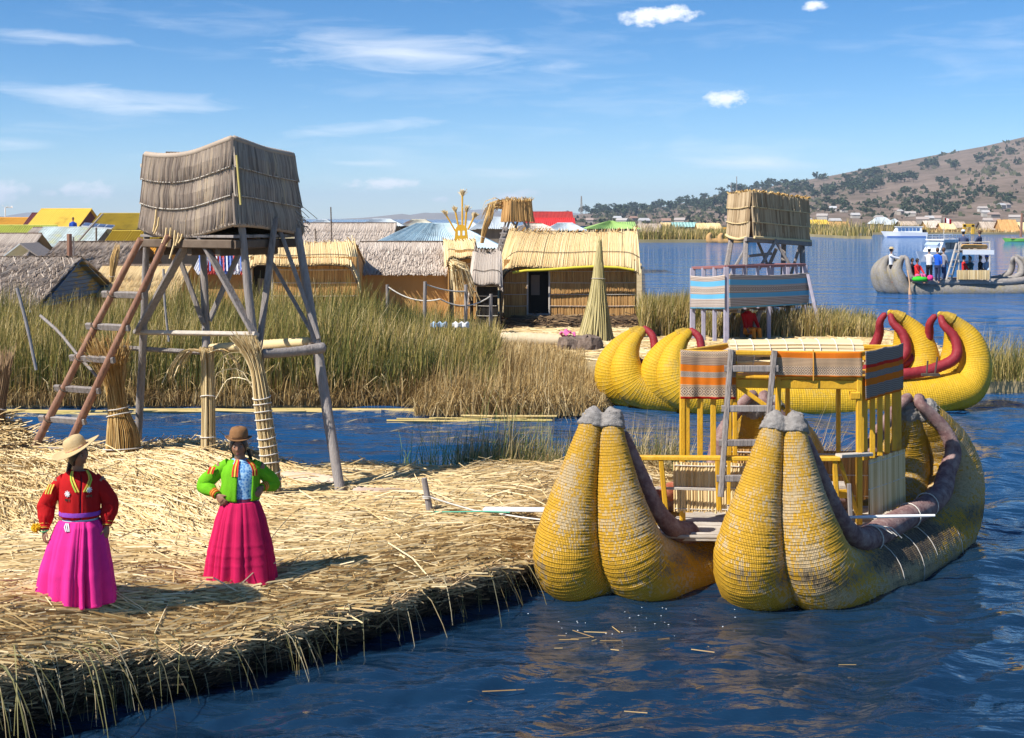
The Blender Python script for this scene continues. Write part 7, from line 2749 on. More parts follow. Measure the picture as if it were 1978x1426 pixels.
    for (a, b, sag) in (((748, 553, 36.5), (850, 578, 36), .18), ((850, 578, 36), (948, 572, 37), .22), ((824, 550, 35.5), (900, 563, 36.5), .06)):
        p, q = P(*a), P(*b)
        mb = MB()
        mb.tube([p.lerp(q, s) - Vector((0, 0, sag * 4 * s * (1 - s))) for s in np.linspace(0, 1, 12)], .020, n=5)
        mb.build('rope', ROPE, t, smooth=True)
    # dry palm-like reed bundle leaning between the huts
    mb = MB()
    c = P(880, 520, 42)
    for i in range(120):
        a = P(872 + rng.normal(0, 3), 508 + rng.normal(0, 4), 42)
        L = rng.uniform(.5, 1.3)
        sx = rng.uniform(.1, .8)
        mb.tube([a, a + Vector((sx * L * .5, rng.normal(0, .1), -.1 * L)), a + Vector((sx * L * .9, rng.normal(0, .15), -L * .9))], [.018, .02, .008], n=3, rnd=rng.random(), cap=False)
    tag(mb.build('dry_reed_bundle', PALESTALK, loc=tuple(c)), 'dry drooping reed bundle hanging between the steep straw hut and the grey mat hut', 'reed bundle')
    # yellow crown arch with tufted poles
    d = 52
    t = thing('crown_arch', 'yellow arched sign board with two cut windows and tufted poles like a crown', 'sign', tuple(P(893, 470, d)))
    n = 24
    out = []
    for i in range(n + 1):
        a = PI * i / n
        out.append((891 + 11.5 * math.cos(a), 446 - 12 * math.sin(a)))
    xs = [(883.5, 889.5), (893.5, 899.5)]
    # board in pieces around the two windows
    def slab(poly):
        mb = MB()
        lo = [P(u, v, d) for u, v in poly]
        mb.rings([lo, [p + Vector((0, .12, 0)) for p in lo]])
        return mb
    slab([(u, v) for u, v in out]).build('board', YEL_PAINT, t)
    for poly in ([(879.5, 446), (884.5, 446), (884.5, 470), (877, 470)], [(888.5, 446), (893.5, 446), (893.5, 470), (888.5, 470)], [(897.5, 446), (902.5, 446), (905, 470), (897.5, 470)], [(884.5, 455), (888.5, 455), (888.5, 470), (884.5, 470)], [(893.5, 455), (897.5, 455), (897.5, 470), (893.5, 470)]):
        slab(poly).build('board', YEL_PAINT, t)
    for u0, v0, u1, v1 in ((880, 447, 862, 416), (886, 440, 880, 410), (893, 436, 893, 378), (899, 438, 901, 409), (904, 444, 915, 421)):
        a, b = P(u0, v0, d + .05), P(u1, v1, d + .05)
        tf = MB()
        tf.tube([a, a.lerp(b, .5), b], .035, n=6)
        pole = tf.build('tufted_pole', YEL_PAINT, t)
        mb = MB()
        dd = (b - a).normalized()
        for i in range(40):
            mb.tube([b - dd * .05, b + dd * rng.uniform(.14, .24) + Vector((rng.normal(0, .07), rng.normal(0, .07), rng.normal(0, .02)))], [.014, .012], n=3, rnd=rng.random())
        mb.build('tuft', PALESTALK, pole, kind='stuff')
    # long reed whisk by the hut corner
    for pts, lab in (([(931, 470, 49), (936, 445, 49), (945, 420, 49), (950, 400, 49)], 'brown reed plume leaning left of the small far tower'), ([(215, 545, 44), (218, 520, 44), (222, 495, 44), (226, 480, 44)], 'olive reed plume standing behind the near thatched hut')):
        pp = [P(*p) for p in pts]
        sheaf('reed_plume', lab, pp[0], pp, [.06, .10, .15, .10], 60, TANSTALK, ties=(.5,), h_var=.3, stalk=.014)


yard()


def small_tower():
    d = 60
    t = thing('lookout_tower', 'small shaggy straw lookout on crooked poles behind the golden hut', 'tower', (*UV(995, d), ZG))
    c0, c1, c2, c3 = [np.array((p.x, p.y)) for p in (P(972, 400, d), P(986, 400, d - .5), P(1027, 400, d), P(1012, 400, d + .6))]
    zt, zb = zv(388, d), zv(428, d)
    for a, b, n in ((c0, c1, 20), (c1, c2, 46), (c2, c3, 20), (c3, c0, 40)):
        f = bilinear((*a, zt), (*b, zt), (*(a + (a - (c0 + c2) / 2) * .12), zb), (*(b + (b - (c0 + c2) / 2) * .12), zb))
        mb = MB()
        surf_sheet(mb, f, 2, 2, rnd=.4)
        strips(mb, f, n, [(0, 1)], .045, 3, .05, None, .04, .03, flip=-1, bulge=.5, off=.01)
        mb.build('reed_mat', REED_WALL, t, kind='stuff')
    mb = MB()
    for i in range(120):
        a = Vector((rng.uniform(c0[0], c2[0]), rng.uniform(c1[1], c3[1]), zt - .02))
        mb.tube([a, a + Vector((rng.normal(0, .12), rng.normal(0, .1), rng.uniform(.05, .22)))], [.022, .01], n=3, rnd=rng.random())
    for i in range(60):
        a = Vector((c0[0] + rng.normal(.05, .1), c0[1], zt - rng.uniform(0, .4)))
        L = rng.uniform(.3, 1.0)
        mb.tube([a, a + Vector((-.35 * L, rng.normal(0, .1), .16 * L)), a + Vector((-.8 * L, rng.normal(0, .1), .0)), a + Vector((-1.0 * L, rng.normal(0, .1), -.5 * L))], [.02, .02, .015, .006], n=3, rnd=rng.random())
    mb.build('straw_top', TANSTALK, t, kind='stuff')
    for u0, v0, u1, v1 in ((978, 425, 957, 500), (984, 428, 966, 480), (1012, 428, 1032, 470), (1020, 426, 1024, 470), (1000, 428, 985, 470), (990, 428, 1014, 470)):
        a, b = P(u0, v0, d - .1), P(u1, v1, d - .1)
        k = (a.z - ZG) / max(a.z - b.z, .01)
        b = a.lerp(b, min(k, 2.0))
        MB().beam(a, b, .10, .10, up=(0, 1, 0)).build('leg', WOOD_GREY, t)
    for q in range(6):
        v = 440 + q * 11
        MB().beam(P(955 + q * -1.5 + 12, v, d - .25), P(980 - q * 1.5, v, d - .25), .05, .06).build('rung', WOOD_GREY, t)


small_tower()


def second_tower():
    t = thing('lookout_tower', 'lookout tower with a golden brown reed mat box above the blue striped balcony', 'tower', (*UV(1480, 44), ZG))
    pl, pc, pr = [np.array((p.x, p.y)) for p in (P(1409, 400, 44.6), P(1451, 400, 43.2), P(1560, 400, 45.3))]
    pb = pl + pr - pc
    zt = {0: zv(376, 44.6), 1: zv(370, 43.2), 2: zv(385, 45.3), 3: zv(385, 46.5)}
    zb = {0: zv(455, 44.6), 1: zv(459, 43.2), 2: zv(467, 45.3), 3: zv(462, 46.5)}
    cs = (pl, pc, pr, pb)
    for i, j, n in ((0, 1, 26), (1, 2, 62), (2, 3, 20), (3, 0, 40)):
        a, b = cs[i], cs[j]
        nn = np.array((b[1] - a[1], -(b[0] - a[0])))
        nn = nn / np.linalg.norm(nn)

        def f(s, tt, a=a, b=b, i=i, j=j, nn=nn):
            s, tt = np.asarray(s), np.asarray(tt)
            z = lerp(lerp(zt[i], zt[j], s), lerp(zb[i], zb[j], s), tt) - (.10 * np.sin(PI * s) * tt if i == 0 else 0)
            o = .03 * np.sin(s * 9) + .05 * tt
            return np.stack([lerp(a[0], b[0], s) + nn[0] * o, lerp(a[1], b[1], s) + nn[1] * o, z], -1)
        mb = MB()
        surf_sheet(mb, f, 6, 4, rnd=.05)
        strips(mb, f, n, even_courses(3, .0), .075, 3, .012, None, .03, .01, flip=-1, bulge=.5, sj=.7, off=.01, smooth_rnd=.3)
        strips(mb, f, n, even_courses(3, .0), .035, 3, .02, None, .04, .02, flip=-1, bulge=.5, sj=.8, off=.02, rr=(.4, 1))
        mb.build('reed_mat', mk('brown_reed_mat', [(.14, .085, .045), (.32, .22, .12), (.48, .36, .22), (.60, .48, .31)], .8, .85, 2), t, kind='stuff')
        for q in (.33, .66, .99):
            m2 = MB()
            s = np.linspace(0, 1, 10)
            m2.tube(f(s, np.full(10, q)) + np.append(nn, 0) * .07, .02 if q < .9 else .05, n=6, rnd=.5, wob=.2)
            m2.build('mat_roll' if q > .9 else 'mat_cord', PALESTALK, t, smooth=True)
        m2 = MB()
        for k in range(int(n * 2.2)):
            s = rng.random()
            p = f(np.array([s]), np.array([0.0]))[0]
            m2.tube([p, p + np.array((rng.normal(0, .07), rng.normal(0, .07), rng.uniform(.02, .10)))], [.03, .014], n=3, rnd=rng.random())
        m2.build('straw_rim', TANSTALK, t, kind='stuff')
    for i, j in ((0, 1), (1, 2), (2, 3), (3, 0)):
        MB().beam((*cs[i], zb[i] - .08), (*cs[j], zb[j] - .08), .12, .14).build('platform_beam', WOOD_GREY, t)
    MB().beam(P(1440, 462, 43), P(1566, 472, 45.1), .12, .14).build('platform_beam', WOOD_GREY, t)
    for k in range(7):
        q = (k + .5) / 7
        a, b = pl + (pb - pl) * q, pc + (pr - pc) * q
        MB().beam((*a, lerp(zb[0], zb[3], q) + .01), (*b, lerp(zb[1], zb[2], q) + .01), .25, .05).build('floor_plank', WOOD_PALE, t)
    def leg(u0, v0, u1, v1, d0, d1, w=.13, nm='leg'):
        MB().beam(P(u0, v0, d0), P(u1, v1, d1), w, w, up=(0, 1, 0), rnd=rng.random()).build(nm, WOOD_GREY, t)
    leg(1413, 460, 1380, 655, 44.5, 42.5, .16)
    leg(1441, 463, 1434, 660, 43.2, 41.0, .15)
    leg(1549, 470, 1556, 655, 45.3, 42.5, .16)
    leg(1514, 465, 1510, 640, 46.4, 44, .15)
    leg(1496, 463, 1526, 512, 43.8, 43.8, .09, 'brace')
    leg(1500, 463, 1466, 520, 43.8, 43.5, .09, 'brace')
    leg(1462, 463, 1482, 510, 45, 45, .09, 'brace')
    leg(1440, 480, 1412, 530, 43.3, 43.3, .09, 'brace')
    leg(1545, 475, 1528, 530, 45, 45, .09, 'brace')
    leg(1500, 480, 1486, 512, 45.5, 45.5, .11, 'brace')
    leg(1445, 495, 1490, 490, 44, 44.4, .09, 'cross_pole')
    leg(1390, 620, 1450, 615, 42.4, 41.8, .10, 'cross_pole')
    leg(1472, 590, 1450, 655, 41.4, 41.0, .14, 'brace')
    leg(1424, 590, 1396, 655, 42.0, 41.2, .13, 'brace')


second_tower()

BLUE_CLOTH = mk_cloth('blue_striped_cloth', [(0, (.60, .50, .43)), (.14, (.60, .50, .43)), (.15, (.16, .50, .74)), (.31, (.56, .46, .40)), (.35, (.66, .56, .48)), (.52, (.48, .32, .24)), (.55, (.16, .50, .74)), (.69, (.60, .52, .46)), (.95, (.16, .50, .74))], [(.37, .50, 11)], [(0, .14, 3, DKB), (.70, .94, 5, DKB)])


def balcony():
    t = thing('balcony_platform', 'raised railing of lavender grey posts with a dark red handrail above the reed yard', 'platform', tuple(P(1440, 658, 40.5)))
    cl, cc, cr = P(1338, 518, 40.6), P(1403, 516, 39.3), P(1555, 512, 42.4)
    zt = cl.z
    PAINT = mk('lavender_grey_paint', [(.26, .23, .29), (.38, .35, .42), (.46, .43, .48)], .6, .3, 5)
    RAIL = mk('dull_red_paint', [(.22, .09, .09), (.32, .15, .14)], .6)
    L, Cc, Rr = [np.array((p.x, p.y)) for p in (cl, cc, cr)]
    zs = (cl.z, cc.z, cr.z)
    B = L + Rr - Cc

    def at(q, k):
        return q
    for a, b, za, zb_ in ((L, Cc, zs[0], zs[1]), (Cc, Rr, zs[1], zs[2]), (L, B, zs[0], zs[0]), (B, Rr, zs[0], zs[2])):
        MB().beam((*a, za), (*b, zb_), .08, .09).build('handrail', RAIL, t)
    for a, b, za, zb_, qs in ((L, Cc, zs[0], zs[1], (0, .33, .66, 1)), (Cc, Rr, zs[1], zs[2], (.52, 1)), (L, B, zs[0], zs[0], (.5, 1)), (B, Rr, zs[0], zs[2], (.5,))):
        for q in qs:
            p = a + (b - a) * q
            w = .16 if q in (0, 1) else .12
            MB().beam((*p, ZG), (*p, lerp(za, zb_, q)), w, w * .8, up=(0, 1, 0), rnd=rng.random()).build('post', PAINT, t)
    for q in (.22, .38, .72, .88):
        p = Cc + (Rr - Cc) * q
        MB().beam((*p, 1.3), (*p, lerp(zs[1], zs[2], q)), .10, .08, up=(0, 1, 0)).build('baluster', PAINT, t)
    for q in (.15, .5, .85):
        a, b = L + (B - L) * q, Cc + (Rr - Cc) * q
        MB().beam((*a, 1.25), (*b, 1.25), .12, .1).build('floor_beam', WOOD_GREY, t)
    for k in range(8):
        q = (k + .5) / 8
        a, b = L + (Cc - L) * q, B + (Rr - B) * q
        MB().beam((*a, 1.33), (*b, 1.33), .18, .04).build('floor_board', WOOD_GREY, t)
    # side ladder
    a, b = P(1560, 530, 42.2), P(1590, 665, 41.6)
    MB().beam(a, b, .10, .10, up=(0, 1, 0)).build('ladder_rail', PAINT, t)
    MB().beam(a + Vector((-.1, 1, 0)), b + Vector((-.1, 1, 0)), .10, .10, up=(0, 1, 0)).build('ladder_rail', PAINT, t)
    for q in (.2, .45, .7):
        p = a.lerp(b, q)
        MB().beam(p, p + Vector((-.1, 1, 0)), .08, .08).build('rung', PAINT, t)
    G_ = 'blue striped cloths on the balcony'
    o1 = np.array((-.72, -.70, 0))
    A, par = cloth_sheet((L[0] - .08, L[1] - .1, zs[0] - .22), (Cc[0] - .06, Cc[1] - .11, zs[1] - .22), 1.0, fold=.02, nf=3, out=o1, sag=.05)
    par[..., 0] *= .6
    tag(solid_sheet('striped_cloth', A, par, BLUE_CLOTH, loc=(*L, 1.5)), 'sunlit blue and tan striped cloth on the left side of the balcony', 'cloth', G_)
    A, par = cloth_sheet((Cc[0] + .06, Cc[1] - .11, zs[1] - .20), (Rr[0] + .1, Rr[1] - .1, zs[2] - .24), 1.0, fold=.02, nf=4, out=(.72, -.7, 0), sag=.05, n=44)
    par[..., 0] *= 1.4
    tag(solid_sheet('striped_cloth', A, par, BLUE_CLOTH, loc=(*Cc, 1.5)), 'shaded blue and tan striped cloth on the long front of the balcony', 'cloth', G_)
    # clay pot
    c = P(1322, 640, 42)
    mb = MB()
    mb.lathe([(.02, -.28), (.2, -.28), (.27, -.1), (.28, .05), (.24, .2), (.25, .28), (.2, .28), (.18, .1)], 20, tuple(c))
    tag(mb.build('clay_pot', mk('terracotta', [(.22, .09, .05), (.34, .16, .09)], .8, .2, 6), smooth=True, loc=tuple(c)), 'round brown clay pot standing left of the balcony posts', 'pot')


balcony()
p = P(1445, 652, 40.9)
figure('person in a red top, orange vest and white hat sitting under the balcony', (p.x, p.y, ZG - .1), .5, 'sit', REDC, mk('orange_cloth', [(.75, .22, .02), (.8, .3, .04)], .9), HAIR, WHITE, SKIN, hat_brim=.06, arms=((-.22, -.25, .95), (.22, -.25, .95)))


# ------------------------------------------------------------------ things on and above the roofs
def roof_things():
    d = 100
    p = P(141, 437, 100)
    figure('person in a blue jacket standing on a roof before the bright yellow roof', (p.x, p.y, p.z - 1.15), .2, 'stand', fabric('royal_blue_cloth', (.03, .10, .50)), fabric('navy_cloth', (.02, .025, .06)), HAIR, None, SKIN)
    t = thing('wind_turbine', 'small white wind turbine on a thin mast at the left picture edge', 'turbine', (*UV(10, 118), ZG))
    b = P(10, 401, 118)
    MB().tube([(b.x, b.y, ZG), (b.x, b.y, b.z)], .05, n=6).build('mast', WHITE, t)
    for k in range(3):
        a = .4 + k * 2.094
        MB().tube([b, b + Vector((math.cos(a) * .2, 0, math.sin(a) * .2)), b + Vector((math.cos(a) * .42, 0, math.sin(a) * .42))], [.03, .06, .02], n=5, flat=.3).build('blade', WHITE, t)
    MB().beam(b, b + Vector((.45, .2, 0)), .06, .06).build('nacelle', WHITE, t)
    MB().box(tuple(b + Vector((.5, .22, .05))), (.16, .02, .2)).build('tail_vane', WHITE, t)
    t = thing('solar_panel', 'long blue solar panel on a short post above the patched roof', 'solar panel', tuple(P(186, 466, 60)))
    MB().tube([P(186, 470, 60), P(186, 440, 60)], .04, n=6).build('post', WOOD_DARK, t)
    a, b2 = P(157, 436, 60), P(216, 441, 60)
    for k in range(4):
        p0, p1 = a.lerp(b2, k / 4 + .005), a.lerp(b2, (k + 1) / 4 - .005)
        q0, q1 = p0 + Vector((0, .5, .14)), p1 + Vector((0, .5, .14))
        mb = MB()
        mb.rings([[p0, p1, q1, q0], [x + Vector((0, .0, -.05)) for x in (p0, p1, q1, q0)]])
        pn = mb.build('panel', mk('panel_frame', [(.5, .52, .55), (.6, .62, .64)], .4), t)
        mb = MB()
        m_ = [p0.lerp(q1, .06), p1.lerp(q0, .06), q1.lerp(p0, .06), q0.lerp(p1, .06)]
        mb.rings([[x + Vector((0, -.006, .008)) for x in m_], [x + Vector((0, .0, .0)) for x in m_]])
        mb.build('cells', mk('solar_cells', [(.05, .08, .16), (.12, .16, .26)], .2, .0, 12, spec=.6), pn)
    mb = MB()
    mb.tube([P(150, 468, 60), P(176, 438, 60), P(199, 413, 60)], .045, n=6)
    tag(mb.build('leaning_pole', WOOD_GREY, loc=tuple(P(150, 468, 60))), 'thin pole leaning across the solar panel', 'pole')
    for lab, u, v0, v1, d in (('thin bare mast rising over the long pale thatch', 639, 400, 470, 62), ('short thin stick against the long pale thatch', 609, 442, 472, 60)):
        mb = MB()
        mb.tube([P(u + 2, v1, d), P(u, v0, d)], .03, n=5)
        tag(mb.build('mast', WOOD_DARK, loc=tuple(P(u, v1, d))), lab, 'mast')
    for lab, u, v0, v1, d in (('lattice radio mast above the red roofed house', 1123, 379, 420, 420), ('left of two radio masts on the ridge by the far tower box', 1412, 353, 400, 1500), ('right of two radio masts on the ridge by the far tower box', 1423, 341, 400, 1500)):
        t = thing('radio_mast', lab, 'mast', tuple(P(u, v1, d)), 'radio masts')
        w = .8 * d / 420 if d < 1000 else 1.2
        for dx, dy in ((-.5, -.3), (.5, -.3), (0, .5)):
            MB().tube([P(u, v1, d) + Vector((dx * w, dy * w, 0)), P(u, v0, d) + Vector((dx * w * .3, dy * w * .3, 0))], .07 * d / 420, n=4).build('mast_leg', WOOD_GREY, t)
        mb = MB()
        for k in range(12):
            q = k / 12
            a, b = P(u, v1, d).lerp(P(u, v0, d), q), P(u, v1, d).lerp(P(u, v0, d), (k + 1) / 12)
            s = 1 - .7 * q
            sg = 1 if k % 2 else -1
            mb.tube([a + Vector((-.5 * w * s * sg, 0, 0)), b + Vector((.5 * w * s * sg, 0, 0))], .05 * d / 420, n=4)
        mb.build('lattice', WOOD_GREY, t)
    # posts in the rough thatch
    for u, lab in ((134, 'rough post bound with straw poking through the shaggy thatch'), (142, 'thin stick beside the bound post on the shaggy thatch')):
        mb = MB()
        mb.tube([P(u, 500, 50), P(u, 452 if u == 134 else 458, 50)], .10 if u == 134 else .03, n=7, wob=.2)
        tag(mb.build('roof_post', WOOD_RED if u == 134 else WOOD_GREY, loc=tuple(P(u, 500, 50))), lab, 'post')
    # tin awning
    d = 56
    t = thing('tin_awning', 'small open awning with a pale tin gable roof at the left behind the near hut', 'awning', (*UV(42, d), ZG))
    a, b, c = P(4, 496, d), P(38, 470, d), P(82, 500, d)
    bk = Vector((0, 2.2, 0))
    for p0, p1 in ((a, b), (b, c)):
        mb = MB()
        mb.rings([[p0, p1, p1 + bk, p0 + bk], [x - Vector((0, 0, .06)) for x in (p0, p1, p1 + bk, p0 + bk)]])
        mb.build('roof_sheet', M_GREY if p0 == a else WOOD_GREY, t)
    for q in (a, c):
        MB().beam((q.x + (.2 if q == a else -.2), d, ZG), (q.x + (.2 if q == a else -.2), d, q.z), .08, .08, up=(0, 1, 0)).build('post', WOOD_GREY, t)
    MB().box((b.x - .05, d + 1.4, 1.7), (1.2, .08, .8)).build('back_panel', M_BLUE, t)


roof_things()


# ------------------------------------------------------------------ far shores
def far_shore():
    FG = 'huts on the far shore'
    SM = dict(n=40, rows=4, width=.35, lift=.1)
    MM = dict(sheets=2, waves=4, amp=.06)
    for lab, u0, u1, d, ve, vr, dep, kind in (
            ('grey thatched hut alone on the near tip of the far shore', 1238, 1276, 226, 448, 433, 5, 'g'), ('green roofed hut behind the grey hut on the far shore', 1196, 1226, 300, 436, 429, 5, 'gr'),
            ('house with a green and blue metal roof on the far shore', 1302, 1346, 262, 438, 430, 5, 'gb'), ('pale straw hut on the far shore left of the second tower', 1351, 1392, 240, 443, 432, 5, 's'),
            ('small orange roofed hut beside the second tower box', 1394, 1410, 240, 446, 440, 3, 'o'), ('straw hut row end on the far shore above the grey hut', 1280, 1300, 290, 438, 431, 5, 's'),
            ('hut with a yellow roof right of the second tower box', 1562, 1600, 330, 433, 425, 6, 'y'), ('tan gabled hut on the right far shore', 1606, 1642, 345, 440, 429, 6, 't'),
            ('grey blue hip roofed house on the right far shore, left one', 1690, 1728, 400, 432, 420, 8, 'b'), ('grey blue hip roofed house on the right far shore, right one', 1722, 1746, 380, 434, 423, 7, 'b'),
            ('low thatched hut behind the white passenger boat', 1742, 1772, 360, 436, 428, 6, 'g'), ('pale grey hut left of the flag', 1792, 1820, 345, 440, 427, 6, 'p'), ('golden hut right of the flag', 1822, 1846, 340, 443, 432, 6, 's'),
            ('thatched hut behind the roof passengers of the grey boat', 1838, 1868, 352, 440, 429, 6, 'g'), ('brown thatched hut right of the yellow gate on the far shore', 1900, 1930, 345, 444, 429, 6, 'g'), ('tall tan hut at the right end of the far shore', 1936, 1968, 340, 446, 425, 6, 't'),
            ('small hut half cut by the right picture edge on the far shore', 1974, 2004, 342, 446, 430, 6, 's')):
        mats = {'g': STRAW_GREY, 's': REED_TAN, 't': REED_WALL, 'p': STRAW_ROOF}
        mets = {'gr': M_GREEN, 'gb': metal('green_blue_roof', (.30, .50, .46), (.4, .5, .55), .3), 'o': M_ORA, 'y': M_YEL, 'b': M_GREY}
        if kind in mats:
            house_px('hut', lab, u0, u1, d, ve, vr, dep, cat='hut', roofmat=mats[kind], wallmat=REED_WALL if kind != 'g' else DULLW, rk=SM, group=FG, zg=.5)
        else:
            house_px('hut', lab, u0, u1, d, ve, vr, dep, cat='hut', roof='metal', roofmat=mets[kind], wallmat=DULLW, rk=MM, hip=1.5 if kind == 'b' else 0, group=FG, zg=.5)
    # yellow gate
    d = 325
    t = thing('yellow_gate', 'yellow painted arch gate on the far shore behind the grey boat', 'gate', tuple(P(1871, 450, d)))
    for u in (1863, 1879):
        MB().beam(P(u, 452, d), P(u, 434, d), .8, .5, up=(0, 1, 0)).build('pillar', YEL_PAINT, t)
    MB().beam(P(1860, 436, d), P(1882, 436, d), .5, .8).build('lintel', YEL_PAINT, t)
    mb = MB()
    mb.tube([P(1972, 458, 236), P(1974, 412, 236)], [.25, .2], n=6)
    tag(mb.build('shore_post', WOOD_RED, loc=tuple(P(1972, 458, 236))), 'tall brown post by the green boat at the right picture edge', 'post')
    # low scattered buildings at the foot of the hill
    r = np.random.RandomState(9)
    fw = mk('far_house_wall', [(.26, .22, .18), (.38, .34, .29), (.52, .49, .45)], .9, .9, 1)
    fr = mk('far_house_roof', [(.30, .16, .11), (.40, .36, .33), (.5, .52, .54)], .9, .9, 1)
    for i in range(30):
        u = r.uniform(1130, 1985)
        tq = r.uniform(.015, .22)
        p = hill_pt(np.array([u]), np.array([tq]))[0]
        t = thing('hillside_house', 'tiny pale house at the foot of the dry hill across the lake', 'house', tuple(p), 'houses at the foot of the hill', r.uniform(-.5, .5))
        w, dd, h = r.uniform(3.5, 6), r.uniform(3.5, 5), r.uniform(1.8, 2.6)
        mb = MB()
        mb.rings([[(-w / 2, -dd / 2, -1), (w / 2, -dd / 2, -1), (w / 2, dd / 2, -1), (-w / 2, dd / 2, -1)], [(-w / 2, -dd / 2, h), (w / 2, -dd / 2, h), (w / 2, dd / 2, h), (-w / 2, dd / 2, h)]], rnd=r.rand())
        mb.build('wall', fw, t, local=True)
        mb = MB()
        pr = lambda x: [(x, -dd / 2 - .3, h - .1), (x, dd / 2 + .3, h - .1), (x, 0, h + 1.2)]
        mb.rings([pr(-w / 2 - .3), pr(w / 2 + .3)], rnd=r.rand())
        mb.build('roof', fr, t, local=True)


far_shore()
# ------------------------------------------------------------------ boats on the lake
def grey_boat():
    gb = P(1694, 567, 71.7)
    t = simple_reed_boat('tourist_reed_boat', 'weathered grey reed catamaran with a two storey cabin carrying tourists on the lake', (gb.x + .25, gb.y + .6, 0), np.array((.995, .10, 0)), np.array((.35, -.85, 0)), 8.3, HULL_GREY, GREY_ROLL, GREY_ROLL, up=1.95, stern_up=1.95, lat=.8, off=(.62, -.55, 0), r=.385, rr=1.5, ring=.09, stain_k=.2, bz=.12)
    d = 72.05
    # deck and cabin
    for k in range(4):
        MB().beam(P(1725, 546, d - .2 + k * .35), P(1935, 546, d - .2 + k * .35), .33, .06).build('deck_plank', WOOD_PALE, t)
    u0, u1 = 1852, 1912
    zt = zv(468, d)
    zd = zv(545, d)
    for dd in (d - .6, d + .7):
        for u in (u0, 1872, 1892, u1):
            if dd > d or u in (u0, u1):
                MB().beam(P(u, 545, dd), P(u, 468, dd), .07, .07, up=(0, 1, 0)).build('cabin_post', WOOD_PALE, t)
        MB().beam((P(u0, 0, dd).x, dd, zt), (P(u1, 0, dd).x, dd, zt), .06, .06).build('top_rail', WOOD_PALE, t)
        MB().beam((P(u0, 0, dd).x, dd, zv(482, d)), (P(u1, 0, dd).x, dd, zv(482, d)), .05, .06).build('top_rail', WOOD_PALE, t)
    MB().box((P(1882, 0, d).x, d + .05, zv(486, d)), (1.7, 1.4, .10)).build('roof_deck', WOOD_GREY, t)
    MB().box((P(1882, 0, d).x, d - .64, zv(487, d)), (1.66, .03, .24)).build('white_panel', WHITE, t)
    f = bilinear(P(1848, 522, d - .68), P(1912, 522, d - .68), P(1848, 540, d - .68), P(1912, 540, d - .68))
    mb = MB()
    surf_sheet(mb, f, 2, 2)
    strips(mb, f, 50, [(0, 1)], .04, 1, .02, None, .01, .0, flip=-1)
    mb.build('reed_panel', REED_TAN, t, kind='stuff')
    o = roll('roof_roll', [P(1857, 476, d - .4), P(1882, 476, d - .4), P(1908, 477, d - .4)], [.12, .12, .12], REED_WALL, t, ring=.1)
    t2 = thing('boat_ladder', 'pale wooden ladder leaning on the grey boat cabin', 'ladder', tuple(P(1832, 540, d - .8)))
    for du in (0, 9):
        MB().beam(P(1828 + du, 541, d - .8 + du * .03), P(1848 + du, 470, d - .6 + du * .03), .09, .09, up=(0, 1, 0)).build('rail', WOOD_PALE, t2)
    for q in (.15, .35, .55, .75):
        MB().beam(P(lerp(1828, 1848, q), lerp(541, 470, q), d - .8), P(lerp(1837, 1857, q), lerp(541, 470, q), d - .7), .06, .06).build('rung', WOOD_PALE, t2)
    mb = MB()
    mb.tube([P(1753, 522, d - 1), P(1757, 545, d - 1.1), P(1758, 568, d - 1.2)], .035, n=6)
    mb.tube([P(1757, 556, d - 1.15), P(1758, 569, d - 1.2)], [.05, .09], n=6, flat=.3)
    tag(mb.build('steering_oar', mk('orange_pale_oar', [(.55, .30, .15), (.65, .42, .25)], .6), loc=tuple(P(1757, 545, d - 1.1))), 'oar dipped into the lake beside the grey boat', 'oar')
    navy, black, bl = fabric('dark_navy', (.03, .04, .09)), fabric('black_cloth', (.015, .015, .02)), fabric('bright_blue_cloth', (.02, .11, .55))
    wh, rd, gy = fabric('white_cloth', (.70, .70, .72)), fabric('bright_red_cloth', (.62, .03, .03)), fabric('grey_cloth', (.28, .28, .32))
    deck = zv(546, d)
    GP = 'people on the grey reed boat'
    st = [('boatman in a white shirt and straw hat poling at the prow of the grey boat', 1722, d - .2, .9, wh, black, HAIR, STRAW_HAT, ((.10, -.45, 1.25), (.28, -.42, 1.15))),
          ('person in a white jacket and black trousers standing on the grey boat', 1795, d - .3, 2.4, wh, black, HAIR, WHITE, ((-.22, -.25, 1.1), (.22, -.3, 1.15))),
          ('person in a bright blue top standing with an arm out on the grey boat', 1811, d - .7, 2.2, bl, navy, HAIR_B, None, ((-.25, 0, .95), (.35, -.35, 1.2))),
          ('person in a grey top standing right of the one in bright blue', 1823, d - .1, 1.8, gy, fabric('jeans_cloth', (.06, .10, .22)), HAIR_B, None, ((-.25, -.1, .95), (.25, -.2, 1.05)))]
    for lab, u, dd, rz, top, leg, hr, ht, arms in st:
        figure(lab, (UV(u, dd)[0], dd, deck), rz, 'stand', top, leg, hr, ht, SKIN if 'boatman' in lab else SKIN_L, 1.78, GP, hat_brim=.06, arms=arms)
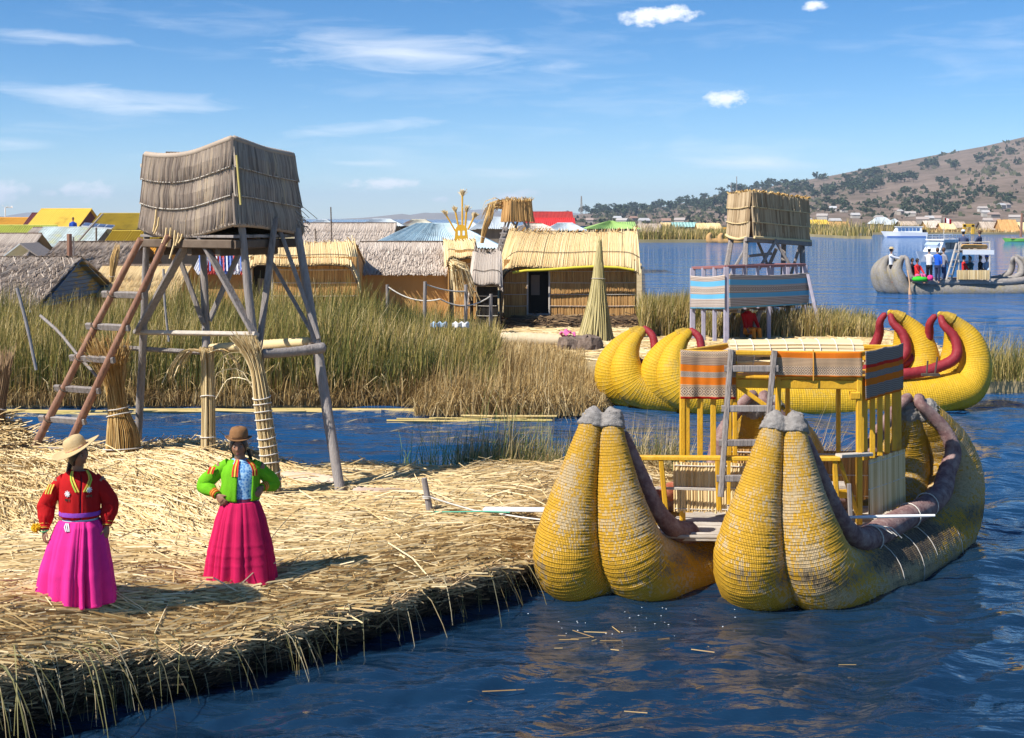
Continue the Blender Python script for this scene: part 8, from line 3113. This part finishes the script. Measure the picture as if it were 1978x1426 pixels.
    for lab, u, dd, rz, z, top, leg, hr, ht in (
            ('seated woman in a red shawl on the grey boat deck', 1772, d - .6, .6, deck, rd, fabric('pink_skirt_cloth', (.7, .12, .3)), HAIR, None), ('seated woman in dark clothes behind the red shawl on the grey boat', 1762, d + .1, .4, deck, black, rd, HAIR, None),
            ('passenger in a pale hat and blue jacket sitting on the cabin roof', 1861, d - .2, 2.6, zv(483, d) - .25, fabric('slate_cloth', (.07, .09, .17)), navy, HAIR, WHITE), ('passenger in navy sitting with legs out on the cabin roof', 1892, d - .1, -2.2, zv(483, d) - .25, navy, navy, HAIR_B, None),
            ('passenger in red sitting inside the cabin at its left end', 1862, d + .1, 1.2, deck + .12, rd, black, HAIR, None), ('passenger in dark teal sitting second from left inside the cabin', 1874, d + .2, -1.0, deck + .1, fabric('teal_cloth', (.03, .10, .13)), black, HAIR, None),
            ('passenger in black sitting inside the cabin left of the blue cap', 1894, d + .1, .8, deck + .12, black, black, HAIR, None), ('passenger in pale blue with a blue cap inside the cabin', 1906, d + .0, -.8, deck + .12, fabric('pale_blue_cloth', (.35, .48, .65)), gy, HAIR, bl)):
        figure(lab, (UV(u, dd)[0], dd, z), rz, 'sit', top, leg, hr, ht, SKIN if 'woman' in lab else SKIN_L, 1.72, GP, hat_brim=.02, arms=((-.2, -.3, 1.0), (.2, -.3, 1.0)))
    # bundle and pole on deck
    c = P(1777, 539, d - .9)
    mb = MB()
    mb.lathe([(.02, -.12), (.3, -.12), (.40, -.02), (.33, .08), (.15, .13), (.01, .14)], 16, tuple(c), sx=1.1, sy=.7)
    tag(mb.build('green_bundle', fabric('vivid_green_cloth', (.05, .55, .04)), smooth=True, loc=tuple(c)), 'bright green cloth bundle on the grey boat deck', 'bundle')
    c = P(1797, 537, d - .95)
    mb = MB()
    mb.lathe([(.02, -.14), (.13, -.13), (.17, -.0), (.13, .12), (.02, .16)], 14, tuple(c))
    tag(mb.build('pink_bundle', fabric('hot_pink_cloth', (.8, .05, .25)), smooth=True, loc=tuple(c)), 'hot pink bundle beside the green one on the grey boat', 'bundle')
    mb = MB()
    mb.tube([P(1737, 533, d - .3), P(1742, 515, d - .35), P(1747, 497, d - .4)], .03, n=6)
    tag(mb.build('boat_pole', WOOD_RED, loc=tuple(P(1740, 520, d - .3))), 'brown pole held by the boatman in the straw hat', 'pole')


grey_boat()


def hull_mesh(L, W, Hh, bow=.35, n=16, sheer=.25):
    """pointed motor boat hull, bow at +x"""
    rings = []
    for i in range(n):
        q = i / (n - 1)
        x = (q - .5) * L
        w = W / 2 * (1 - np.clip((q - (1 - bow)) / bow, 0, 1)**1.8 * .96)
        top = Hh * (1 + sheer * q**2)
        kx = .55 * (1 - .4 * q)
        xo = .12 * L * np.clip((q - .7) / .3, 0, 1)**2
        rings.append([(x, -w * kx, -.25), (x + xo * .3, -w * .92, .15 * Hh), (x + xo, -w, top), (x + xo, -w + .05, top), (x + xo, w - .05, top), (x + xo, w, top), (x + xo * .3, w * .92, .15 * Hh), (x, w * kx, -.25)])
    return MB().rings(rings, rnd=.5)


def motor_boats():
    # passenger boat heading left
    d = 289
    t = thing('passenger_boat', 'white enclosed passenger boat with blue windows crossing before the far shore', 'boat', (*UV(1750, d), 0), None, PI - .05)
    BLUEP = mk('blue_hull_paint', [(.03, .10, .35), (.05, .14, .42)], .4)
    hull_mesh(8.6, 2.6, 1.0).build('hull', WHITE, t, local=True)
    MB().box((0.1, 0, .10), (8.0, 2.62, .2)).build('waterline_stripe', BLUEP, t, local=True)
    MB().rings([[(-3.2, -1.1, 1.0), (2.6, -1.0, 1.05), (2.6, 1.0, 1.05), (-3.2, 1.1, 1.0)], [(-3.1, -1.0, 2.1), (1.9, -.9, 2.1), (1.9, .9, 2.1), (-3.1, 1.0, 2.1)]]).build('cabin', WHITE, t, local=True)
    MB().box((-.6, 0, 2.2), (5.6, 2.2, .14)).build('roof', WHITE, t, local=True)
    for k in range(6):
        for s in (-1, 1):
            MB().box((-2.3 + k * .78, s * 1.05, 1.62), (.6, .08, .62)).build('window', mk('blue_tinted_glass', [(.04, .12, .30), (.08, .2, .42)], .15, spec=.6), t, local=True)
    MB().box((-3.18, 0, 1.55), (.06, 1.8, .8)).build('window', GLASS, t, local=True)
    MB().box((-3.9, 0, 1.3), (.5, 1.6, .6)).build('engine', DARK, t, local=True)
    # near tour boat seen from behind
    d = 122
    t = thing('tour_boat', 'white tour boat with a roof rail passing behind the grey reed boat', 'boat', (*UV(1822, d), 0), None, PI / 2 - .95 + PI)
    t.scale = (.82, .82, .82)
    hull_mesh(7.6, 2.7, 1.05).build('hull', WHITE, t, local=True)
    MB().rings([[(-3.3, -1.2, 1.0), (2.2, -1.1, 1.1), (2.2, 1.1, 1.1), (-3.3, 1.2, 1.0)], [(-3.2, -1.1, 2.45), (1.2, -1.0, 2.45), (1.2, 1.0, 2.45), (-3.2, 1.1, 2.45)]]).build('cabin', WHITE, t, local=True)
    for k in range(5):
        for s in (-1, 1):
            MB().box((-2.7 + k * .85, s * 1.14, 1.85), (.72, .10, .75)).build('window', GLASS, t, local=True)
    MB().box((1.76, 0, 1.85), (.5, 1.7, .7), R=np.array(Matrix.Rotation(.63, 3, 'Y'))).build('windscreen', mk('sky_toned_glass', [(.35, .45, .58), (.5, .6, .7)], .1, spec=.7), t, local=True)  # sky reflection is put into the pale blue glass colour
    MB().box((-.9, 0, 2.52), (4.8, 2.4, .12)).build('roof', WHITE, t, local=True)
    for x in (-3.2, -2.0, -.8, .4, 1.4):
        for s in (-1, 1):
            MB().tube([(x, s * 1.15, 2.55), (x, s * 1.15, 3.1)], .03, n=5).build('rail_post', WHITE, t, local=True)
    for s in (-1, 1):
        for z in (2.85, 3.1):
            MB().tube([(-3.2, s * 1.15, z), (1.4, s * 1.15, z)], .03, n=5).build('rail', WHITE, t, local=True)
    MB().box((-3.3, .6, 1.7), (.06, .7, 1.4)).build('door', DARK, t, local=True)
    MB().lathe([(.18, -.2), (.26, -.2), (.28, 0), (.26, .2), (.18, .2)], 14, (2.2, 1.35, .9)).build('fender', DARK, t, local=True)
    # flag
    p0, p1 = P(1823, 452, d), P(1824, 420, d)
    t = thing('flag', 'red and white striped flag flying on a pole above the tour boat', 'flag', tuple(p0))
    MB().tube([p0, p1], .035, n=5).build('pole', WOOD_PALE, t)
    for k, m_ in enumerate((REDC, WHITE, REDC)):
        A = np.zeros((5, 6, 3))
        for i in range(5):
            for j in range(6):
                x = (k + i / 4) / 3
                A[i, j] = (p1.x + .02 + x * .62, p1.y + .08 * math.sin(x * 6), p1.z - .05 - j / 5 * .44 - .16 * x)
        solid_sheet('stripe', A, np.zeros((5, 6, 3)), m_, t, thick=.01)
    # green rowing boat at the right edge
    d = 231
    t = thing('rowing_boat', 'bright green rowing boat cut by the right picture edge', 'boat', (*UV(1975, d), 0), None, PI)
    hull_mesh(5.6, 1.6, .5, .45).build('hull', mk('green_boat_paint', [(.12, .42, .06), (.18, .5, .1)], .5), t, local=True)
    MB().box((0, 0, .55), (4.4, 1.3, .04)).build('gunwale', YEL_PAINT, t, local=True)
    MB().beam((-1, -.6, .5), (-1, .6, .5), .3, .05).build('thwart', WOOD_PALE, t, local=True)
    # two reed boats moored at the far shore
    for i, (u, lab) in enumerate(((1372, 'small reed boat prow at the far shore, left of its pair'), (1394, 'small reed boat prow at the far shore, right of its pair'))):
        d = 222 - i * 4
        t = thing('small_reed_boat', lab, 'boat', (*UV(u, d), 0), 'small reed boats at the far shore')
        x, y = UV(u, d)
        roll('hull', [(x + .2, y, 1.6), (x - .25, y, 1.0), (x - .15, y, .35), (x + 1.0, y + .3, .1), (x + 3.0, y + .8, .1), (x + 4.5, y + 1.2, .6)], [.28, .42, .55, .6, .55, .25], REED_WALL, t, ring=.3)


motor_boats()
# ------------------------------------------------------------------ air
def build_haze(density):
    mb = MB()
    mb.box((400, 4200, 85), (15000, 9600, 174))
    m = bpy.data.materials.new('air')
    m.use_nodes = True
    nt = m.node_tree
    nt.nodes.clear()
    o = nt.nodes.new('ShaderNodeOutputMaterial')
    v = nt.nodes.new('ShaderNodeVolumePrincipled')
    v.inputs['Color'].default_value = (.64, .80, 1.0, 1)
    v.inputs['Density'].default_value = density
    v.inputs['Anisotropy'].default_value = .0
    nt.links.new(v.outputs[0], o.inputs['Volume'])
    tag(mb.build('haze', m), kind='stuff')


HAZE = True
if HAZE:
    build_haze(1.4e-4)
